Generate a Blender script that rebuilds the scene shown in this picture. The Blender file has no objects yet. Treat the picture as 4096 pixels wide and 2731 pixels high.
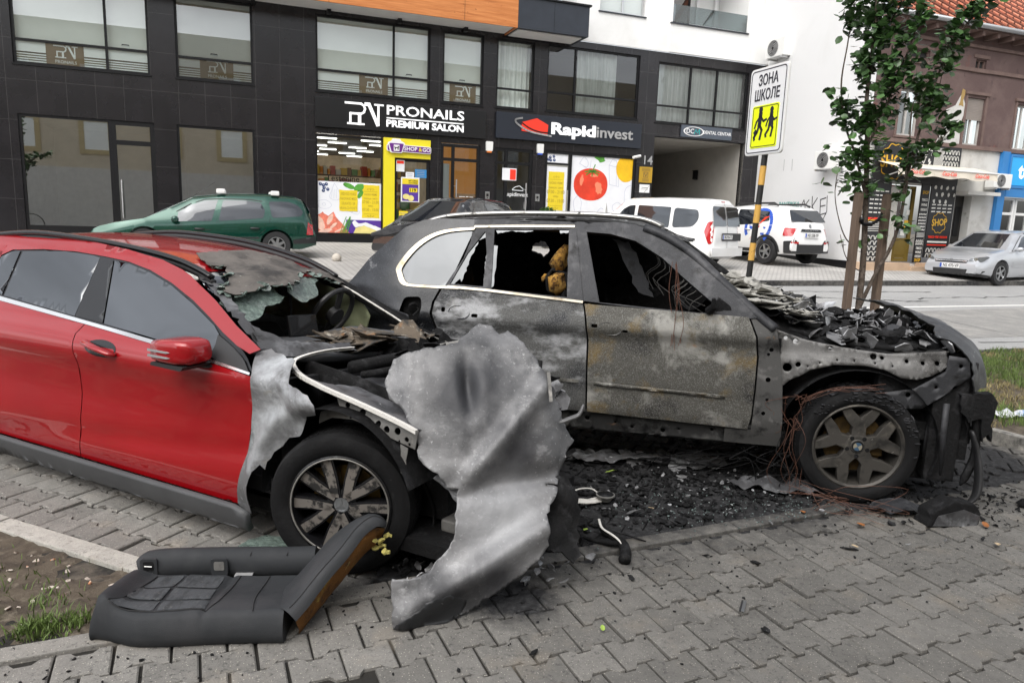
import bpy, bmesh, math, random
from mathutils import Vector, Matrix, noise
from mathutils.geometry import delaunay_2d_cdt
random.seed(7)
SC = bpy.context.scene
COL = SC.collection
R = math.radians
# ------------------------------------------------------------------ camera, sky, sun, exposure
cam_data = bpy.data.cameras.new('camera')
cam_data.sensor_width = 36.0
cam_data.lens = 25.10
cam_data.clip_end = 600
cam_data.clip_start = 0.05
cam = bpy.data.objects.new('camera', cam_data)
COL.objects.link(cam)
_p, _r = R(9.8), R(2.0)
_up0 = Vector((0, math.sin(_p), math.cos(_p)))
_right = Vector((math.cos(_r), 0, 0)) + _up0 * math.sin(_r)
_up = Vector((-math.sin(_r), 0, 0)) + _up0 * math.cos(_r)
_fwd = Vector((0, math.cos(_p), -math.sin(_p)))
m = Matrix.Identity(4)
for i, v in enumerate((_right, _up, -_fwd)):
 m[0][i], m[1][i], m[2][i] = v
m.translation = (0, 0, 1.69)
cam.matrix_world = m
SC.camera = cam
SUN_EL, SUN_AZ = R(52), R(-150)      # azimuth of the sun seen from the street (from behind left of the camera)
world = bpy.data.worlds.new('World')
SC.world = world
world.use_nodes = True
_n = world.node_tree.nodes
_l = world.node_tree.links
_sky = _n.new('ShaderNodeTexSky')
_sky.sky_type = 'NISHITA'
_sky.sun_disc = False
_sky.sun_elevation = SUN_EL
_sky.sun_rotation = R(200)
_sky.dust_density = 3.0
_hs = _n.new('ShaderNodeHueSaturation')
_hs.inputs['Saturation'].default_value = 0.22
_bg = _n['Background']
_tc = _n.new('ShaderNodeTexCoord')
_cl = _n.new('ShaderNodeTexNoise')
_cl.inputs['Scale'].default_value = 2.2
_cl.inputs['Detail'].default_value = 6
_cr = _n.new('ShaderNodeMapRange')
_cr.inputs['From Min'].default_value = 0.3
_cr.inputs['From Max'].default_value = 0.7
_cr.inputs['To Min'].default_value = 0.5
_cr.inputs['To Max'].default_value = 1.75
_mx = _n.new('ShaderNodeVectorMath')
_mx.operation = 'SCALE'
_mp = _n.new('ShaderNodeMapping')
_mp.inputs['Scale'].default_value = (1, 1, 2.5)
_l.new(_tc.outputs['Generated'], _mp.inputs['Vector'])
_l.new(_mp.outputs['Vector'], _cl.inputs['Vector'])
_l.new(_cl.outputs['Fac'], _cr.inputs['Value'])
_l.new(_sky.outputs['Color'], _hs.inputs['Color'])
_l.new(_hs.outputs['Color'], _mx.inputs[0])
_l.new(_cr.outputs['Result'], _mx.inputs['Scale'])
_l.new(_mx.outputs['Vector'], _bg.inputs['Color'])
_bg.inputs['Strength'].default_value = 0.15
sun_data = bpy.data.lights.new('sun', 'SUN')
sun_data.energy = 1.2
sun_data.angle = R(55)
sun_data.color = (1.0, 0.96, 0.9)
sun = bpy.data.objects.new('sun', sun_data)
COL.objects.link(sun)
_sd = Vector((-0.45 * math.cos(SUN_EL), -0.89 * math.cos(SUN_EL), math.sin(SUN_EL)))
sun.rotation_euler = _sd.to_track_quat('Z', 'Y').to_euler()
SC.view_settings.view_transform = 'Standard'
SC.view_settings.look = 'None'
SC.view_settings.exposure = 0.68
SC.view_settings.gamma = 1.0
SC.render.film_transparent = False
SC.cycles.max_bounces = 8
SC.cycles.transparent_max_bounces = 12
SC.cycles.caustics_reflective = False
SC.cycles.caustics_refractive = False
SC.cycles.use_denoising = True
# ------------------------------------------------------------------ helpers
def obj(name, me, parent=None, loc=None, rot=None):
 o = bpy.data.objects.new(name, me)
 COL.objects.link(o)
 if parent is not None: o.parent = parent
 if loc is not None: o.location = loc
 if rot is not None: o.rotation_euler = rot
 return o
def tag(o, label=None, cat=None, group=None, kind=None):
 if label: o['label'] = label
 if cat: o['category'] = cat
 if group: o['group'] = group
 if kind: o['kind'] = kind
 return o
def thing(name, label, cat, loc=(0, 0, 0), rz=0.0, group=None):
 o = obj(name, None, None, loc, (0, 0, rz))
 o.empty_display_size = 0.1
 return tag(o, label, cat, group)
def clean_tree(root, ref=None):
 return root
def dup(root, loc, rz, label, group=None):
 r = root.copy(); COL.objects.link(r); r.location = loc; r.rotation_euler = (root.rotation_euler[0], root.rotation_euler[1], rz)
 r['label'] = label
 if group: r['group'] = group
 for ch in list(root.children):
  c = ch.copy(); COL.objects.link(c); c.parent = r
  for g in list(ch.children):
   d = g.copy(); COL.objects.link(d); d.parent = c
 return r
class MB:
 """collects shapes in one bmesh, then links them as ONE mesh object"""
 def __init__(s): s.bm = bmesh.new(); s.mi = 0
 def verts(s, V): return [s.bm.verts.new(v) for v in V]
 def face(s, vs):
  try:
   f = s.bm.faces.new(vs); f.material_index = s.mi; return f
  except ValueError: return None
 def poly(s, V): return s.face(s.verts(V))
 def mesh(s, V, F):
  vs = s.verts(V)
  for f in F: s.face([vs[i] for i in f])
 def box(s, x0, x1, y0, y1, z0, z1, M=None):
  V = [Vector((x, y, z)) for x in (x0, x1) for y in (y0, y1) for z in (z0, z1)]
  if M is not None: V = [M @ v for v in V]
  s.mesh(V, [(0, 1, 3, 2), (4, 6, 7, 5), (0, 4, 5, 1), (2, 3, 7, 6), (0, 2, 6, 4), (1, 5, 7, 3)])
 def tube(s, P, r, n=8, caps=True, flat=None):
  P = [Vector(p) for p in P]
  rr = r if isinstance(r, (list, tuple)) else [r] * len(P)
  rings = []
  t0 = None; u = None
  for i, p in enumerate(P):
   t = (P[min(i + 1, len(P) - 1)] - P[max(i - 1, 0)])
   if t.length < 1e-9: t = Vector((0, 0, 1))
   t.normalize()
   if u is None:
    a = Vector((0, 0, 1)) if abs(t.z) < .9 else Vector((1, 0, 0))
    u = t.cross(a).normalized()
   else:
    u = (u - t * u.dot(t))
    u = u.normalized() if u.length > 1e-6 else t.orthogonal().normalized()
   w = t.cross(u)
   rings.append(s.verts([p + (u * math.cos(2 * math.pi * k / n) + w * math.sin(2 * math.pi * k / n) * (flat or 1)) * rr[i] for k in range(n)]))
  for a, b in zip(rings, rings[1:]):
   for k in range(n): s.face([a[k], a[(k + 1) % n], b[(k + 1) % n], b[k]])
  if caps: s.face(rings[0][::-1]); s.face(rings[-1])
 def lathe(s, prof, n=24, M=None, close=False, cap0=True):
  """prof: (r, h) pairs; axis is local z"""
  rings = []
  for r, h in prof:
   V = [Vector((r * math.cos(2 * math.pi * k / n), r * math.sin(2 * math.pi * k / n), h)) for k in range(n)]
   if M is not None: V = [M @ v for v in V]
   rings.append(s.verts(V))
  pr = list(zip(rings, rings[1:]))
  if close: pr.append((rings[-1], rings[0]))
  for a, b in pr:
   for k in range(n): s.face([a[k], a[(k + 1) % n], b[(k + 1) % n], b[k]])
  if not close:
   if cap0: s.face(rings[0][::-1])
   s.face(rings[-1])
 def prism(s, P2, h0, h1, M=None):
  """extruded 2D polygon; (x, y) outline, z from h0 to h1"""
  a = [Vector((x, y, h0)) for x, y in P2]; b = [Vector((x, y, h1)) for x, y in P2]
  if M is not None: a = [M @ v for v in a]; b = [M @ v for v in b]
  A = s.verts(a); B = s.verts(b); n = len(A)
  s.face(A[::-1]); s.face(B)
  for k in range(n): s.face([A[k], A[(k + 1) % n], B[(k + 1) % n], B[k]])
 def grid(s, rows):
  rr = [s.verts(r) for r in rows]
  for a, b in zip(rr, rr[1:]):
   for k in range(len(a) - 1): s.face([a[k], a[k + 1], b[k + 1], b[k]])
 def build(s, name, mat, parent=None, smooth=False, angle=None, bevel=0, segs=2, loc=None, rot=None, fix=True):
  if fix: bmesh.ops.recalc_face_normals(s.bm, faces=s.bm.faces[:])
  if bevel:
   ed = [e for e in s.bm.edges if len(e.link_faces) == 2 and e.calc_face_angle(0) > R(30)]
   bmesh.ops.bevel(s.bm, geom=ed, offset=bevel, segments=segs, profile=.6, affect='EDGES', clamp_overlap=True)
  me = bpy.data.meshes.new(name)
  if smooth:
   for f in s.bm.faces: f.smooth = True
   if angle:
    for e in s.bm.edges:
     if len(e.link_faces) == 2 and e.calc_face_angle(0) > R(angle): e.smooth = False
  s.bm.to_mesh(me); s.bm.free()
  for mm in (mat if isinstance(mat, (list, tuple)) else [mat]): me.materials.append(mm)
  return obj(name, me, parent, loc, rot)
def inside(p, poly):
 x, y = p; c = False; n = len(poly); j = n - 1
 for i in range(n):
  xi, yi = poly[i]; xj, yj = poly[j]
  if (yi > y) != (yj > y) and x < (xj - xi) * (y - yi) / (yj - yi) + xi: c = not c
  j = i
 return c
def resample(P, step, closed=True):
 out = []; n = len(P)
 for i in range(n if closed else n - 1):
  a = Vector(P[i]); b = Vector(P[(i + 1) % n]); L = (b - a).length; k = max(1, int(round(L / step)))
  for q in range(k): out.append(tuple(a + (b - a) * q / k))
 if not closed: out.append(tuple(P[-1]))
 return out
def smooth(P, n=4, closed=True):
 out = []; N = len(P)
 for i in range(N if closed else N - 1):
  if closed: p0, p1, p2, p3 = P[i - 1], P[i], P[(i + 1) % N], P[(i + 2) % N]
  else: p0, p1, p2, p3 = P[max(i - 1, 0)], P[i], P[i + 1], P[min(i + 2, N - 1)]
  for k in range(n):
   t = k / n
   out.append(tuple(.5 * ((2 * b) + (-a + c) * t + (2 * a - 5 * b + 4 * c - d) * t * t + (-a + 3 * b - 3 * c + d) * t ** 3) for a, b, c, d in zip(p0, p1, p2, p3)))
 if not closed: out.append(tuple(P[-1]))
 return out
def rounded(P, r, n=4):
 """polygon with rounded corners"""
 out = []; N = len(P)
 for i in range(N):
  a, b, c = Vector(P[i - 1]), Vector(P[i]), Vector(P[(i + 1) % N])
  u, v = (a - b), (c - b); d = min(r, u.length * .45, v.length * .45)
  p, q = b + u.normalized() * d, b + v.normalized() * d
  for k in range(n + 1):
   t = k / n
   out.append(tuple(p * (1 - t) ** 2 + b * 2 * t * (1 - t) + q * t * t))
 return out
def ragged(P, amp, step, seed=0, closed=True):
 rnd = random.Random(seed)
 Q = resample(P, step, closed)
 return [(x + rnd.uniform(-amp, amp), y + rnd.uniform(-amp, amp)) for x, y in Q]
def tri2d(outline, step, holes=(), edge=None):
 """triangulates a 2D outline with a fine interior; returns points, triangles"""
 e = edge or step
 V = []; E = []
 loops = [resample(outline, e)] + [resample(h, e) for h in holes]
 for L in loops:
  b = len(V)
  V += [Vector(p) for p in L]
  E += [(b + i, b + (i + 1) % len(L)) for i in range(len(L))]
 xs = [p[0] for p in outline]; ys = [p[1] for p in outline]
 y = min(ys) + step * .37; row = 0
 while y < max(ys):
  x = min(xs) + step * (.31 + .5 * (row % 2))
  while x < max(xs):
   if inside((x, y), outline) and not any(inside((x, y), h) for h in holes): V.append(Vector((x, y)))
   x += step
  y += step * .87; row += 1
 v, ed, f, *_ = delaunay_2d_cdt(V, E, [], 0, 1e-6)
 F = []
 for t in f:
  c = sum((v[i] for i in t), Vector((0, 0))) / len(t)
  if inside(c, outline) and not any(inside(c, h) for h in holes): F.append(tuple(t))
 return v, F
def panel(name, outline, fmap, mat, parent=None, step=.05, thick=.003, holes=(), edge=None, smooth_=True):
 v, F = tri2d(outline, step, holes, edge)
 b = MB()
 vs = b.verts([fmap(p[0], p[1]) for p in v])
 for t in F: b.face([vs[i] for i in t])
 bm = b.bm
 used = [q for q in bm.verts if not q.link_faces]
 bmesh.ops.delete(bm, geom=used, context='VERTS')
 bmesh.ops.recalc_face_normals(bm, faces=bm.faces[:])
 if thick:
  bm.normal_update(); bm.verts.index_update()
  base = bm.faces[:]; bd = [e for e in bm.edges if len(e.link_faces) == 1]
  cp = {w: bm.verts.new(w.co - w.normal * thick) for w in bm.verts[:]}
  bel = []
  for e in bd:
   l0 = e.link_loops[0]; bel.append((l0.vert, l0.link_loop_next.vert))
  for f in base: b.face([cp[w] for w in reversed(f.verts)])
  for p_, q_ in bel: b.face([q_, p_, cp[p_], cp[q_]])
 o = b.build(name, mat, parent, smooth_, 50, fix=not thick)
 return o
def text(name, body, size, mat, parent=None, loc=(0, 0, 0), rot=(math.pi / 2, 0, 0), ext=.002, bold=0., align='CENTER', sx=1., shear=0., space=1., fit=None):
 c = bpy.data.curves.new(name, 'FONT')
 c.body = body; c.size = size; c.extrude = ext; c.offset = bold * size; c.align_x = align; c.align_y = 'CENTER'; c.shear = shear; c.space_character = space
 c.resolution_u = 3
 t = bpy.data.objects.new(name, c)
 COL.objects.link(t)
 dg = bpy.context.evaluated_depsgraph_get()
 me = bpy.data.meshes.new_from_object(t.evaluated_get(dg))
 bpy.data.objects.remove(t); bpy.data.curves.remove(c)
 if fit:
  xs = [v.co.x for v in me.vertices]; sx = fit / max(1e-4, max(xs) - min(xs))
 me.transform(Matrix.Diagonal((sx, 1, 1, 1)))
 me.materials.clear(); me.materials.append(mat)
 return obj(name, me, parent, loc, rot)
def join_into(base, *others):
 """merges meshes that share base's parent space into base, removes the others"""
 bm = bmesh.new(); bm.from_mesh(base.data)
 for o in others:
  off = len(base.data.materials)
  b2 = o.data.copy(); b2.transform(base.matrix_basis.inverted() @ o.matrix_basis)
  for p in b2.polygons: p.material_index += off
  for mm in b2.materials: base.data.materials.append(mm)
  bm.from_mesh(b2); bpy.data.meshes.remove(b2)
  bpy.data.objects.remove(o)
 bm.to_mesh(base.data); bm.free()
 return base
def lerp(v, pts):
 if v <= pts[0][0]: return pts[0][1]
 for (a, b), (c, d) in zip(pts, pts[1:]):
  if v <= c: return b + (d - b) * (v - a) / (c - a) if c > a else d
 return pts[-1][1]
def sstep(a, b, x):
 t = min(1, max(0, (x - a) / (b - a))); return t * t * (3 - 2 * t)
def fbm(x, y, z, sc, o=4):
 return noise.fractal(Vector((x, y, z)) * sc, 1.0, 2.0, o)
def subsurf(o, lv=2):
 md = o.modifiers.new('subdivision', 'SUBSURF'); md.levels = lv; md.render_levels = lv
 dg = bpy.context.evaluated_depsgraph_get()
 me = bpy.data.meshes.new_from_object(o.evaluated_get(dg))
 o.modifiers.clear(); o.data = me
 return o
# ------------------------------------------------------------------ materials
def nmat(name):
 mt = bpy.data.materials.new(name); mt.use_nodes = True
 return mt, mt.node_tree.nodes, mt.node_tree.links, mt.node_tree.nodes['Principled BSDF']
def rgba(c): return (c[0], c[1], c[2], 1)
def pm(name, col, rough=.5, metal=0., coat=0., spec=.5, var=.0, vscale=3., bump=0., bscale=40., emit=None, estr=0., rvar=0., coat_rough=.03, island=0., aniso=None):
 mt, n, l, p = nmat(name)
 p.inputs['Base Color'].default_value = rgba(col)
 p.inputs['Roughness'].default_value = rough
 p.inputs['Metallic'].default_value = metal
 p.inputs['Coat Weight'].default_value = coat
 p.inputs['Coat Roughness'].default_value = coat_rough
 p.inputs['Specular IOR Level'].default_value = spec
 if emit: p.inputs['Emission Color'].default_value = rgba(emit); p.inputs['Emission Strength'].default_value = estr
 tc = n.new('ShaderNodeTexCoord')
 if var or rvar:
  nz = n.new('ShaderNodeTexNoise'); nz.inputs['Scale'].default_value = vscale; nz.inputs['Detail'].default_value = 6; nz.inputs['Roughness'].default_value = .6
  l.new(tc.outputs['Object'], nz.inputs['Vector'])
  if var:
   mr = n.new('ShaderNodeMapRange'); mr.inputs['From Min'].default_value = .3; mr.inputs['From Max'].default_value = .7
   mr.inputs['To Min'].default_value = 1 - var; mr.inputs['To Max'].default_value = 1 + var
   sc = n.new('ShaderNodeVectorMath'); sc.operation = 'SCALE'; sc.inputs[0].default_value = col[:3]
   l.new(nz.outputs['Fac'], mr.inputs['Value']); l.new(mr.outputs['Result'], sc.inputs['Scale'])
   last = sc.outputs['Vector']
   if island:
    g = n.new('ShaderNodeNewGeometry'); m2 = n.new('ShaderNodeMapRange'); m2.inputs['To Min'].default_value = 1 - island; m2.inputs['To Max'].default_value = 1 + island
    s2 = n.new('ShaderNodeVectorMath'); s2.operation = 'SCALE'
    l.new(g.outputs['Random Per Island'], m2.inputs['Value']); l.new(m2.outputs['Result'], s2.inputs['Scale']); l.new(last, s2.inputs[0]); last = s2.outputs['Vector']
   l.new(last, p.inputs['Base Color'])
  if rvar:
   mr = n.new('ShaderNodeMapRange'); mr.inputs['From Min'].default_value = .3; mr.inputs['From Max'].default_value = .7
   mr.inputs['To Min'].default_value = max(0, rough - rvar); mr.inputs['To Max'].default_value = min(1, rough + rvar)
   l.new(nz.outputs['Fac'], mr.inputs['Value']); l.new(mr.outputs['Result'], p.inputs['Roughness'])
 if bump:
  nb = n.new('ShaderNodeTexNoise'); nb.inputs['Scale'].default_value = bscale; nb.inputs['Detail'].default_value = 5
  bp = n.new('ShaderNodeBump'); bp.inputs['Strength'].default_value = bump; bp.inputs['Distance'].default_value = .01
  l.new(tc.outputs['Object'], nb.inputs['Vector']); l.new(nb.outputs['Fac'], bp.inputs['Height']); l.new(bp.outputs['Normal'], p.inputs['Normal'])
 return mt
def layered(name, base, layers, rough=.6, metal=0., bump=.0, bscale=30., spec=.4, seed=0., spots=()):
 """base colour under noise-shaped patches: layers = (colour, scale, lo, hi, detail, roughness or None, axis-stretch or None)"""
 mt, n, l, p = nmat(name)
 p.inputs['Metallic'].default_value = metal; p.inputs['Specular IOR Level'].default_value = spec
 tc = n.new('ShaderNodeTexCoord')
 col = n.new('ShaderNodeRGB'); col.outputs[0].default_value = rgba(base); cur = col.outputs[0]
 rv = n.new('ShaderNodeValue'); rv.outputs[0].default_value = rough; rcur = rv.outputs[0]
 for k, L in enumerate(layers):
  c, scale, lo, hi = L[:4]; det = L[4] if len(L) > 4 else 6; rg = L[5] if len(L) > 5 else None; st = L[6] if len(L) > 6 else None
  mp = n.new('ShaderNodeMapping'); mp.inputs['Location'].default_value = (seed + 3.7 * k, 1.3 * k + seed, 2.1 * k)
  if st: mp.inputs['Scale'].default_value = st
  nz = n.new('ShaderNodeTexNoise'); nz.inputs['Scale'].default_value = scale; nz.inputs['Detail'].default_value = det; nz.inputs['Roughness'].default_value = .65
  if st is None: nz.inputs['Distortion'].default_value = .3
  mr = n.new('ShaderNodeMapRange'); mr.inputs['From Min'].default_value = lo; mr.inputs['From Max'].default_value = hi
  mx = n.new('ShaderNodeMix'); mx.data_type = 'RGBA'
  mx.inputs['B'].default_value = rgba(c)
  l.new(tc.outputs['Object'], mp.inputs['Vector']); l.new(mp.outputs['Vector'], nz.inputs['Vector']); l.new(nz.outputs['Fac'], mr.inputs['Value'])
  l.new(mr.outputs['Result'], mx.inputs['Factor']); l.new(cur, mx.inputs['A']); cur = mx.outputs['Result']
  if rg is not None:
   m2 = n.new('ShaderNodeMix'); m2.data_type = 'FLOAT'; m2.inputs['B'].default_value = rg
   l.new(mr.outputs['Result'], m2.inputs['Factor']); l.new(rcur, m2.inputs['A']); rcur = m2.outputs['Result']
 for c, r0, r1, cc, amt in spots:                 # soot patches with a place of their own
  ds = n.new('ShaderNodeVectorMath'); ds.operation = 'DISTANCE'; ds.inputs[1].default_value = c; l.new(tc.outputs['Object'], ds.inputs[0])
  wv = n.new('ShaderNodeTexNoise'); wv.inputs['Scale'].default_value = 7; wv.inputs['Detail'].default_value = 8; l.new(tc.outputs['Object'], wv.inputs['Vector'])
  ad = n.new('ShaderNodeMath'); ad.operation = 'MULTIPLY_ADD'; ad.inputs[1].default_value = r1 * .9; l.new(wv.outputs['Fac'], ad.inputs[0]); l.new(ds.outputs['Value'], ad.inputs[2])
  mr = n.new('ShaderNodeMapRange'); mr.inputs['From Min'].default_value = r1 * 1.45; mr.inputs['From Max'].default_value = r0 + r1 * .45; mr.inputs['To Max'].default_value = amt; l.new(ad.outputs[0], mr.inputs['Value'])
  mx = n.new('ShaderNodeMix'); mx.data_type = 'RGBA'; mx.inputs['B'].default_value = rgba(cc); l.new(mr.outputs['Result'], mx.inputs['Factor']); l.new(cur, mx.inputs['A']); cur = mx.outputs['Result']
 l.new(cur, p.inputs['Base Color']); l.new(rcur, p.inputs['Roughness'])
 if bump:
  nb = n.new('ShaderNodeTexNoise'); nb.inputs['Scale'].default_value = bscale; nb.inputs['Detail'].default_value = 8; nb.inputs['Roughness'].default_value = .7
  bp = n.new('ShaderNodeBump'); bp.inputs['Strength'].default_value = bump; bp.inputs['Distance'].default_value = .01
  l.new(tc.outputs['Object'], nb.inputs['Vector']); l.new(nb.outputs['Fac'], bp.inputs['Height']); l.new(bp.outputs['Normal'], p.inputs['Normal'])
 return mt
def glass(name, tint=(1, 1, 1), refl=1.0, rough=.0, base=.06):
 """thin pane: lets light through, mirrors at grazing angles"""
 mt = bpy.data.materials.new(name); mt.use_nodes = True
 n, l = mt.node_tree.nodes, mt.node_tree.links
 n.remove(n['Principled BSDF'])
 tr = n.new('ShaderNodeBsdfTransparent'); tr.inputs['Color'].default_value = rgba(tint)
 gl = n.new('ShaderNodeBsdfGlossy'); gl.inputs['Roughness'].default_value = rough; gl.inputs['Color'].default_value = (refl, refl, refl, 1)
 lw = n.new('ShaderNodeFresnel'); lw.inputs['IOR'].default_value = 1.5
 ad = n.new('ShaderNodeMath'); ad.operation = 'ADD'; ad.inputs[1].default_value = base; ad.use_clamp = True
 mx = n.new('ShaderNodeMixShader')
 l.new(lw.outputs[0], ad.inputs[0]); l.new(ad.outputs[0], mx.inputs['Fac']); l.new(tr.outputs[0], mx.inputs[1]); l.new(gl.outputs[0], mx.inputs[2])
 l.new(mx.outputs[0], n['Material Output'].inputs['Surface'])
 return mt
def dark_mirror(name, f, col=(.012, .014, .018), tint=(.85, .9, .95)):
 """tinted, coated car glass seen from outside"""
 mt, n, l, p = nmat(name); p.inputs['Base Color'].default_value = rgba(col); p.inputs['Roughness'].default_value = .05
 gl = n.new('ShaderNodeBsdfGlossy'); gl.inputs['Roughness'].default_value = .0; gl.inputs['Color'].default_value = rgba(tint)
 fr = n.new('ShaderNodeFresnel'); fr.inputs['IOR'].default_value = 1.5
 ad = n.new('ShaderNodeMath'); ad.operation = 'ADD'; ad.inputs[1].default_value = f; ad.use_clamp = True
 mx = n.new('ShaderNodeMixShader'); l.new(fr.outputs[0], ad.inputs[0]); l.new(ad.outputs[0], mx.inputs['Fac']); l.new(p.outputs[0], mx.inputs[1]); l.new(gl.outputs[0], mx.inputs[2])
 l.new(mx.outputs[0], n['Material Output'].inputs['Surface'])
 return mt
# ------------------------------------------------------------------ the street's own axes: s along the facade, d away from the camera
A21 = R(21)
U = Vector((math.cos(A21), math.sin(A21), 0)); D = Vector((-math.sin(A21), math.cos(A21), 0))
def gz(d):
 """height of the ground: flat car park, road, then the pavement climbs to the shop fronts"""
 return lerp(d, [(7.5, 0.), (13.4, .33), (15.7, .56), (17.6, .62), (20.8, .82), (60, .9)])
def st(s, d, z=None):
 p = U * s + D * d; p.z = gz(d) if z is None else z; return p
# ------------------------------------------------------------------ ground
AB = R(23.9)      # direction of the flush kerb between car park and pavement
AA = R(-23.2)     # direction of the parking bays' kerb
B0 = Vector((-1.916, 2.479, 0)); BU = Vector((math.cos(AB), math.sin(AB), 0)); BV = Vector((-math.sin(AB), math.cos(AB), 0))
K0 = Vector((-2.690, 3.565, 0)); KU = Vector((math.cos(AA), math.sin(AA), 0)); KV = Vector((-math.sin(AA), math.cos(AA), 0))
def line_t(p0, u, q0, v):   # parameter along p0+t*u where it meets q0+..*v
 den = u.x * v.y - u.y * v.x; w = q0 - p0
 return (w.x * v.y - w.y * v.x) / den
KB = K0 + KU * line_t(K0, KU, B0, BU)    # corner where both kerbs meet
SOOT = [((1.25, 4.75), .95, 1.7), ((.25, 3.75), .45, 1.0), ((2.5, 5.3), 1.2, 2.0), ((2.9, 4.85), .0, .75), ((-.25, 3.3), .25, .65), ((.9, 3.9), .2, .8), ((1.9, 4.3), .1, .7)]
SOOT2 = [((.05, 2.98), .02, .40)]
def soot_mat(name, base, var, island, speck=True, rough=.85, SOOT=SOOT):
 mt, n, l, p = nmat(name)
 p.inputs['Specular IOR Level'].default_value = .35
 tc = n.new('ShaderNodeTexCoord')
 def noisef(scale, det=6, rgh=.6):
  z = n.new('ShaderNodeTexNoise'); z.inputs['Scale'].default_value = scale; z.inputs['Detail'].default_value = det; z.inputs['Roughness'].default_value = rgh
  l.new(tc.outputs['Object'], z.inputs['Vector']); return z.outputs['Fac']
 def mrange(v, a, b, c=0., d=1.):
  r = n.new('ShaderNodeMapRange'); r.inputs['From Min'].default_value = a; r.inputs['From Max'].default_value = b; r.inputs['To Min'].default_value = c; r.inputs['To Max'].default_value = d
  l.new(v, r.inputs['Value']); return r.outputs['Result']
 def mathn(op, a, b):
  q = n.new('ShaderNodeMath'); q.operation = op
  for i, v in enumerate((a, b)):
   if isinstance(v, (int, float)): q.inputs[i].default_value = v
   else: l.new(v, q.inputs[i])
  return q.outputs[0]
 def mix(f, a, b):
  x = n.new('ShaderNodeMix'); x.data_type = 'RGBA'
  l.new(f, x.inputs['Factor'])
  for k, v in (('A', a), ('B', b)):
   if isinstance(v, tuple): x.inputs[k].default_value = rgba(v)
   else: l.new(v, x.inputs[k])
  return x.outputs['Result']
 big, mid, fine = noisef(1.3), noisef(9), noisef(160, 3)
 scl = mathn('MULTIPLY', mrange(mid, .3, .7, 1 - var, 1 + var), mrange(fine, .3, .7, .86, 1.14))
 if island:
  g = n.new('ShaderNodeNewGeometry'); scl = mathn('MULTIPLY', scl, mrange(g.outputs['Random Per Island'], 0, 1, 1 - island, 1 + island))
 v = n.new('ShaderNodeVectorMath'); v.operation = 'SCALE'; v.inputs[0].default_value = base; l.new(scl, v.inputs['Scale'])
 col = v.outputs['Vector']
 col = mix(mrange(noisef(3.1), .55, .72, 0, .5), col, (.30, .255, .20))       # brownish dirt
 if speck:                                                                   # pale aggregate in the concrete
  vo = n.new('ShaderNodeTexVoronoi'); vo.inputs['Scale'].default_value = 75; l.new(tc.outputs['Object'], vo.inputs['Vector'])
  col = mix(mrange(vo.outputs['Distance'], .12, .17, .75, 0), col, (.60, .56, .48))
  v2 = n.new('ShaderNodeTexVoronoi'); v2.inputs['Scale'].default_value = 130; l.new(tc.outputs['Object'], v2.inputs['Vector'])
  col = mix(mrange(v2.outputs['Distance'], .10, .16, .6, 0), col, (.06, .06, .06))
 m = None
 for (x, y), r0, r1 in SOOT:
  ds = n.new('ShaderNodeVectorMath'); ds.operation = 'DISTANCE'; ds.inputs[1].default_value = (x, y, 0); l.new(tc.outputs['Object'], ds.inputs[0])
  k = mrange(ds.outputs['Value'], r0, r1, 1, 0)
  m = k if m is None else mathn('MAXIMUM', m, k)
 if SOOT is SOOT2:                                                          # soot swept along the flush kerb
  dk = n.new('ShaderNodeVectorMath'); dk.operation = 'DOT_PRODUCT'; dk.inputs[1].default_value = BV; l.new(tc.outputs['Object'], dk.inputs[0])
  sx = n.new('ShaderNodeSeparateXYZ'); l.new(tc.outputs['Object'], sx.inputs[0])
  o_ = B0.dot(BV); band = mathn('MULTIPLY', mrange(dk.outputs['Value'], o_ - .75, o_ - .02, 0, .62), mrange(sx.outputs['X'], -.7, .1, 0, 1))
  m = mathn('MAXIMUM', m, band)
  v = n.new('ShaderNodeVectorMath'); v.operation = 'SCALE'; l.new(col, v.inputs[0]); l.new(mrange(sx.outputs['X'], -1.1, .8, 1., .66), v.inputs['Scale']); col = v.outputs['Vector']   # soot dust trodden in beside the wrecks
 nz = mathn('ADD', mathn('MULTIPLY', big, .8), mathn('MULTIPLY', noisef(14, 8, .7), .9))
 m2 = mrange(mathn('ADD', m, mathn('SUBTRACT', nz, .85)), .30, .75)
 m2 = mathn('MULTIPLY', m2, mathn('GREATER_THAN', m, .001))
 sp = mathn('MULTIPLY', mrange(noisef(42, 8, .75), .54, .63), mrange(big, .35, .6, .3, 1.))    # loose specks of soot
 vv = mathn('MAXIMUM', m2, mathn('MULTIPLY', sp, .75))
 sootc = mix(mrange(noisef(30, 8, .7), .45, .7), (.012, .012, .013), (.05, .05, .052))
 col = mix(vv, col, sootc)
 l.new(col, p.inputs['Base Color'])
 p.inputs['Roughness'].default_value = rough
 bp = n.new('ShaderNodeBump'); bp.inputs['Strength'].default_value = .5; bp.inputs['Distance'].default_value = .006
 l.new(mathn('ADD', fine, noisef(45)), bp.inputs['Height']); l.new(bp.outputs['Normal'], p.inputs['Normal'])
 return mt
M_paver = soot_mat('paver_concrete', (.20, .191, .176), .14, .16)
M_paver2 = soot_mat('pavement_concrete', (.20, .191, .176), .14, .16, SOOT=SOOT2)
M_kerb = soot_mat('kerb_concrete', (.235, .224, .205), .14, 0, SOOT=SOOT2)
M_joint = soot_mat('joint_sand', (.022, .02, .017), .3, 0, False)
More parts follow.
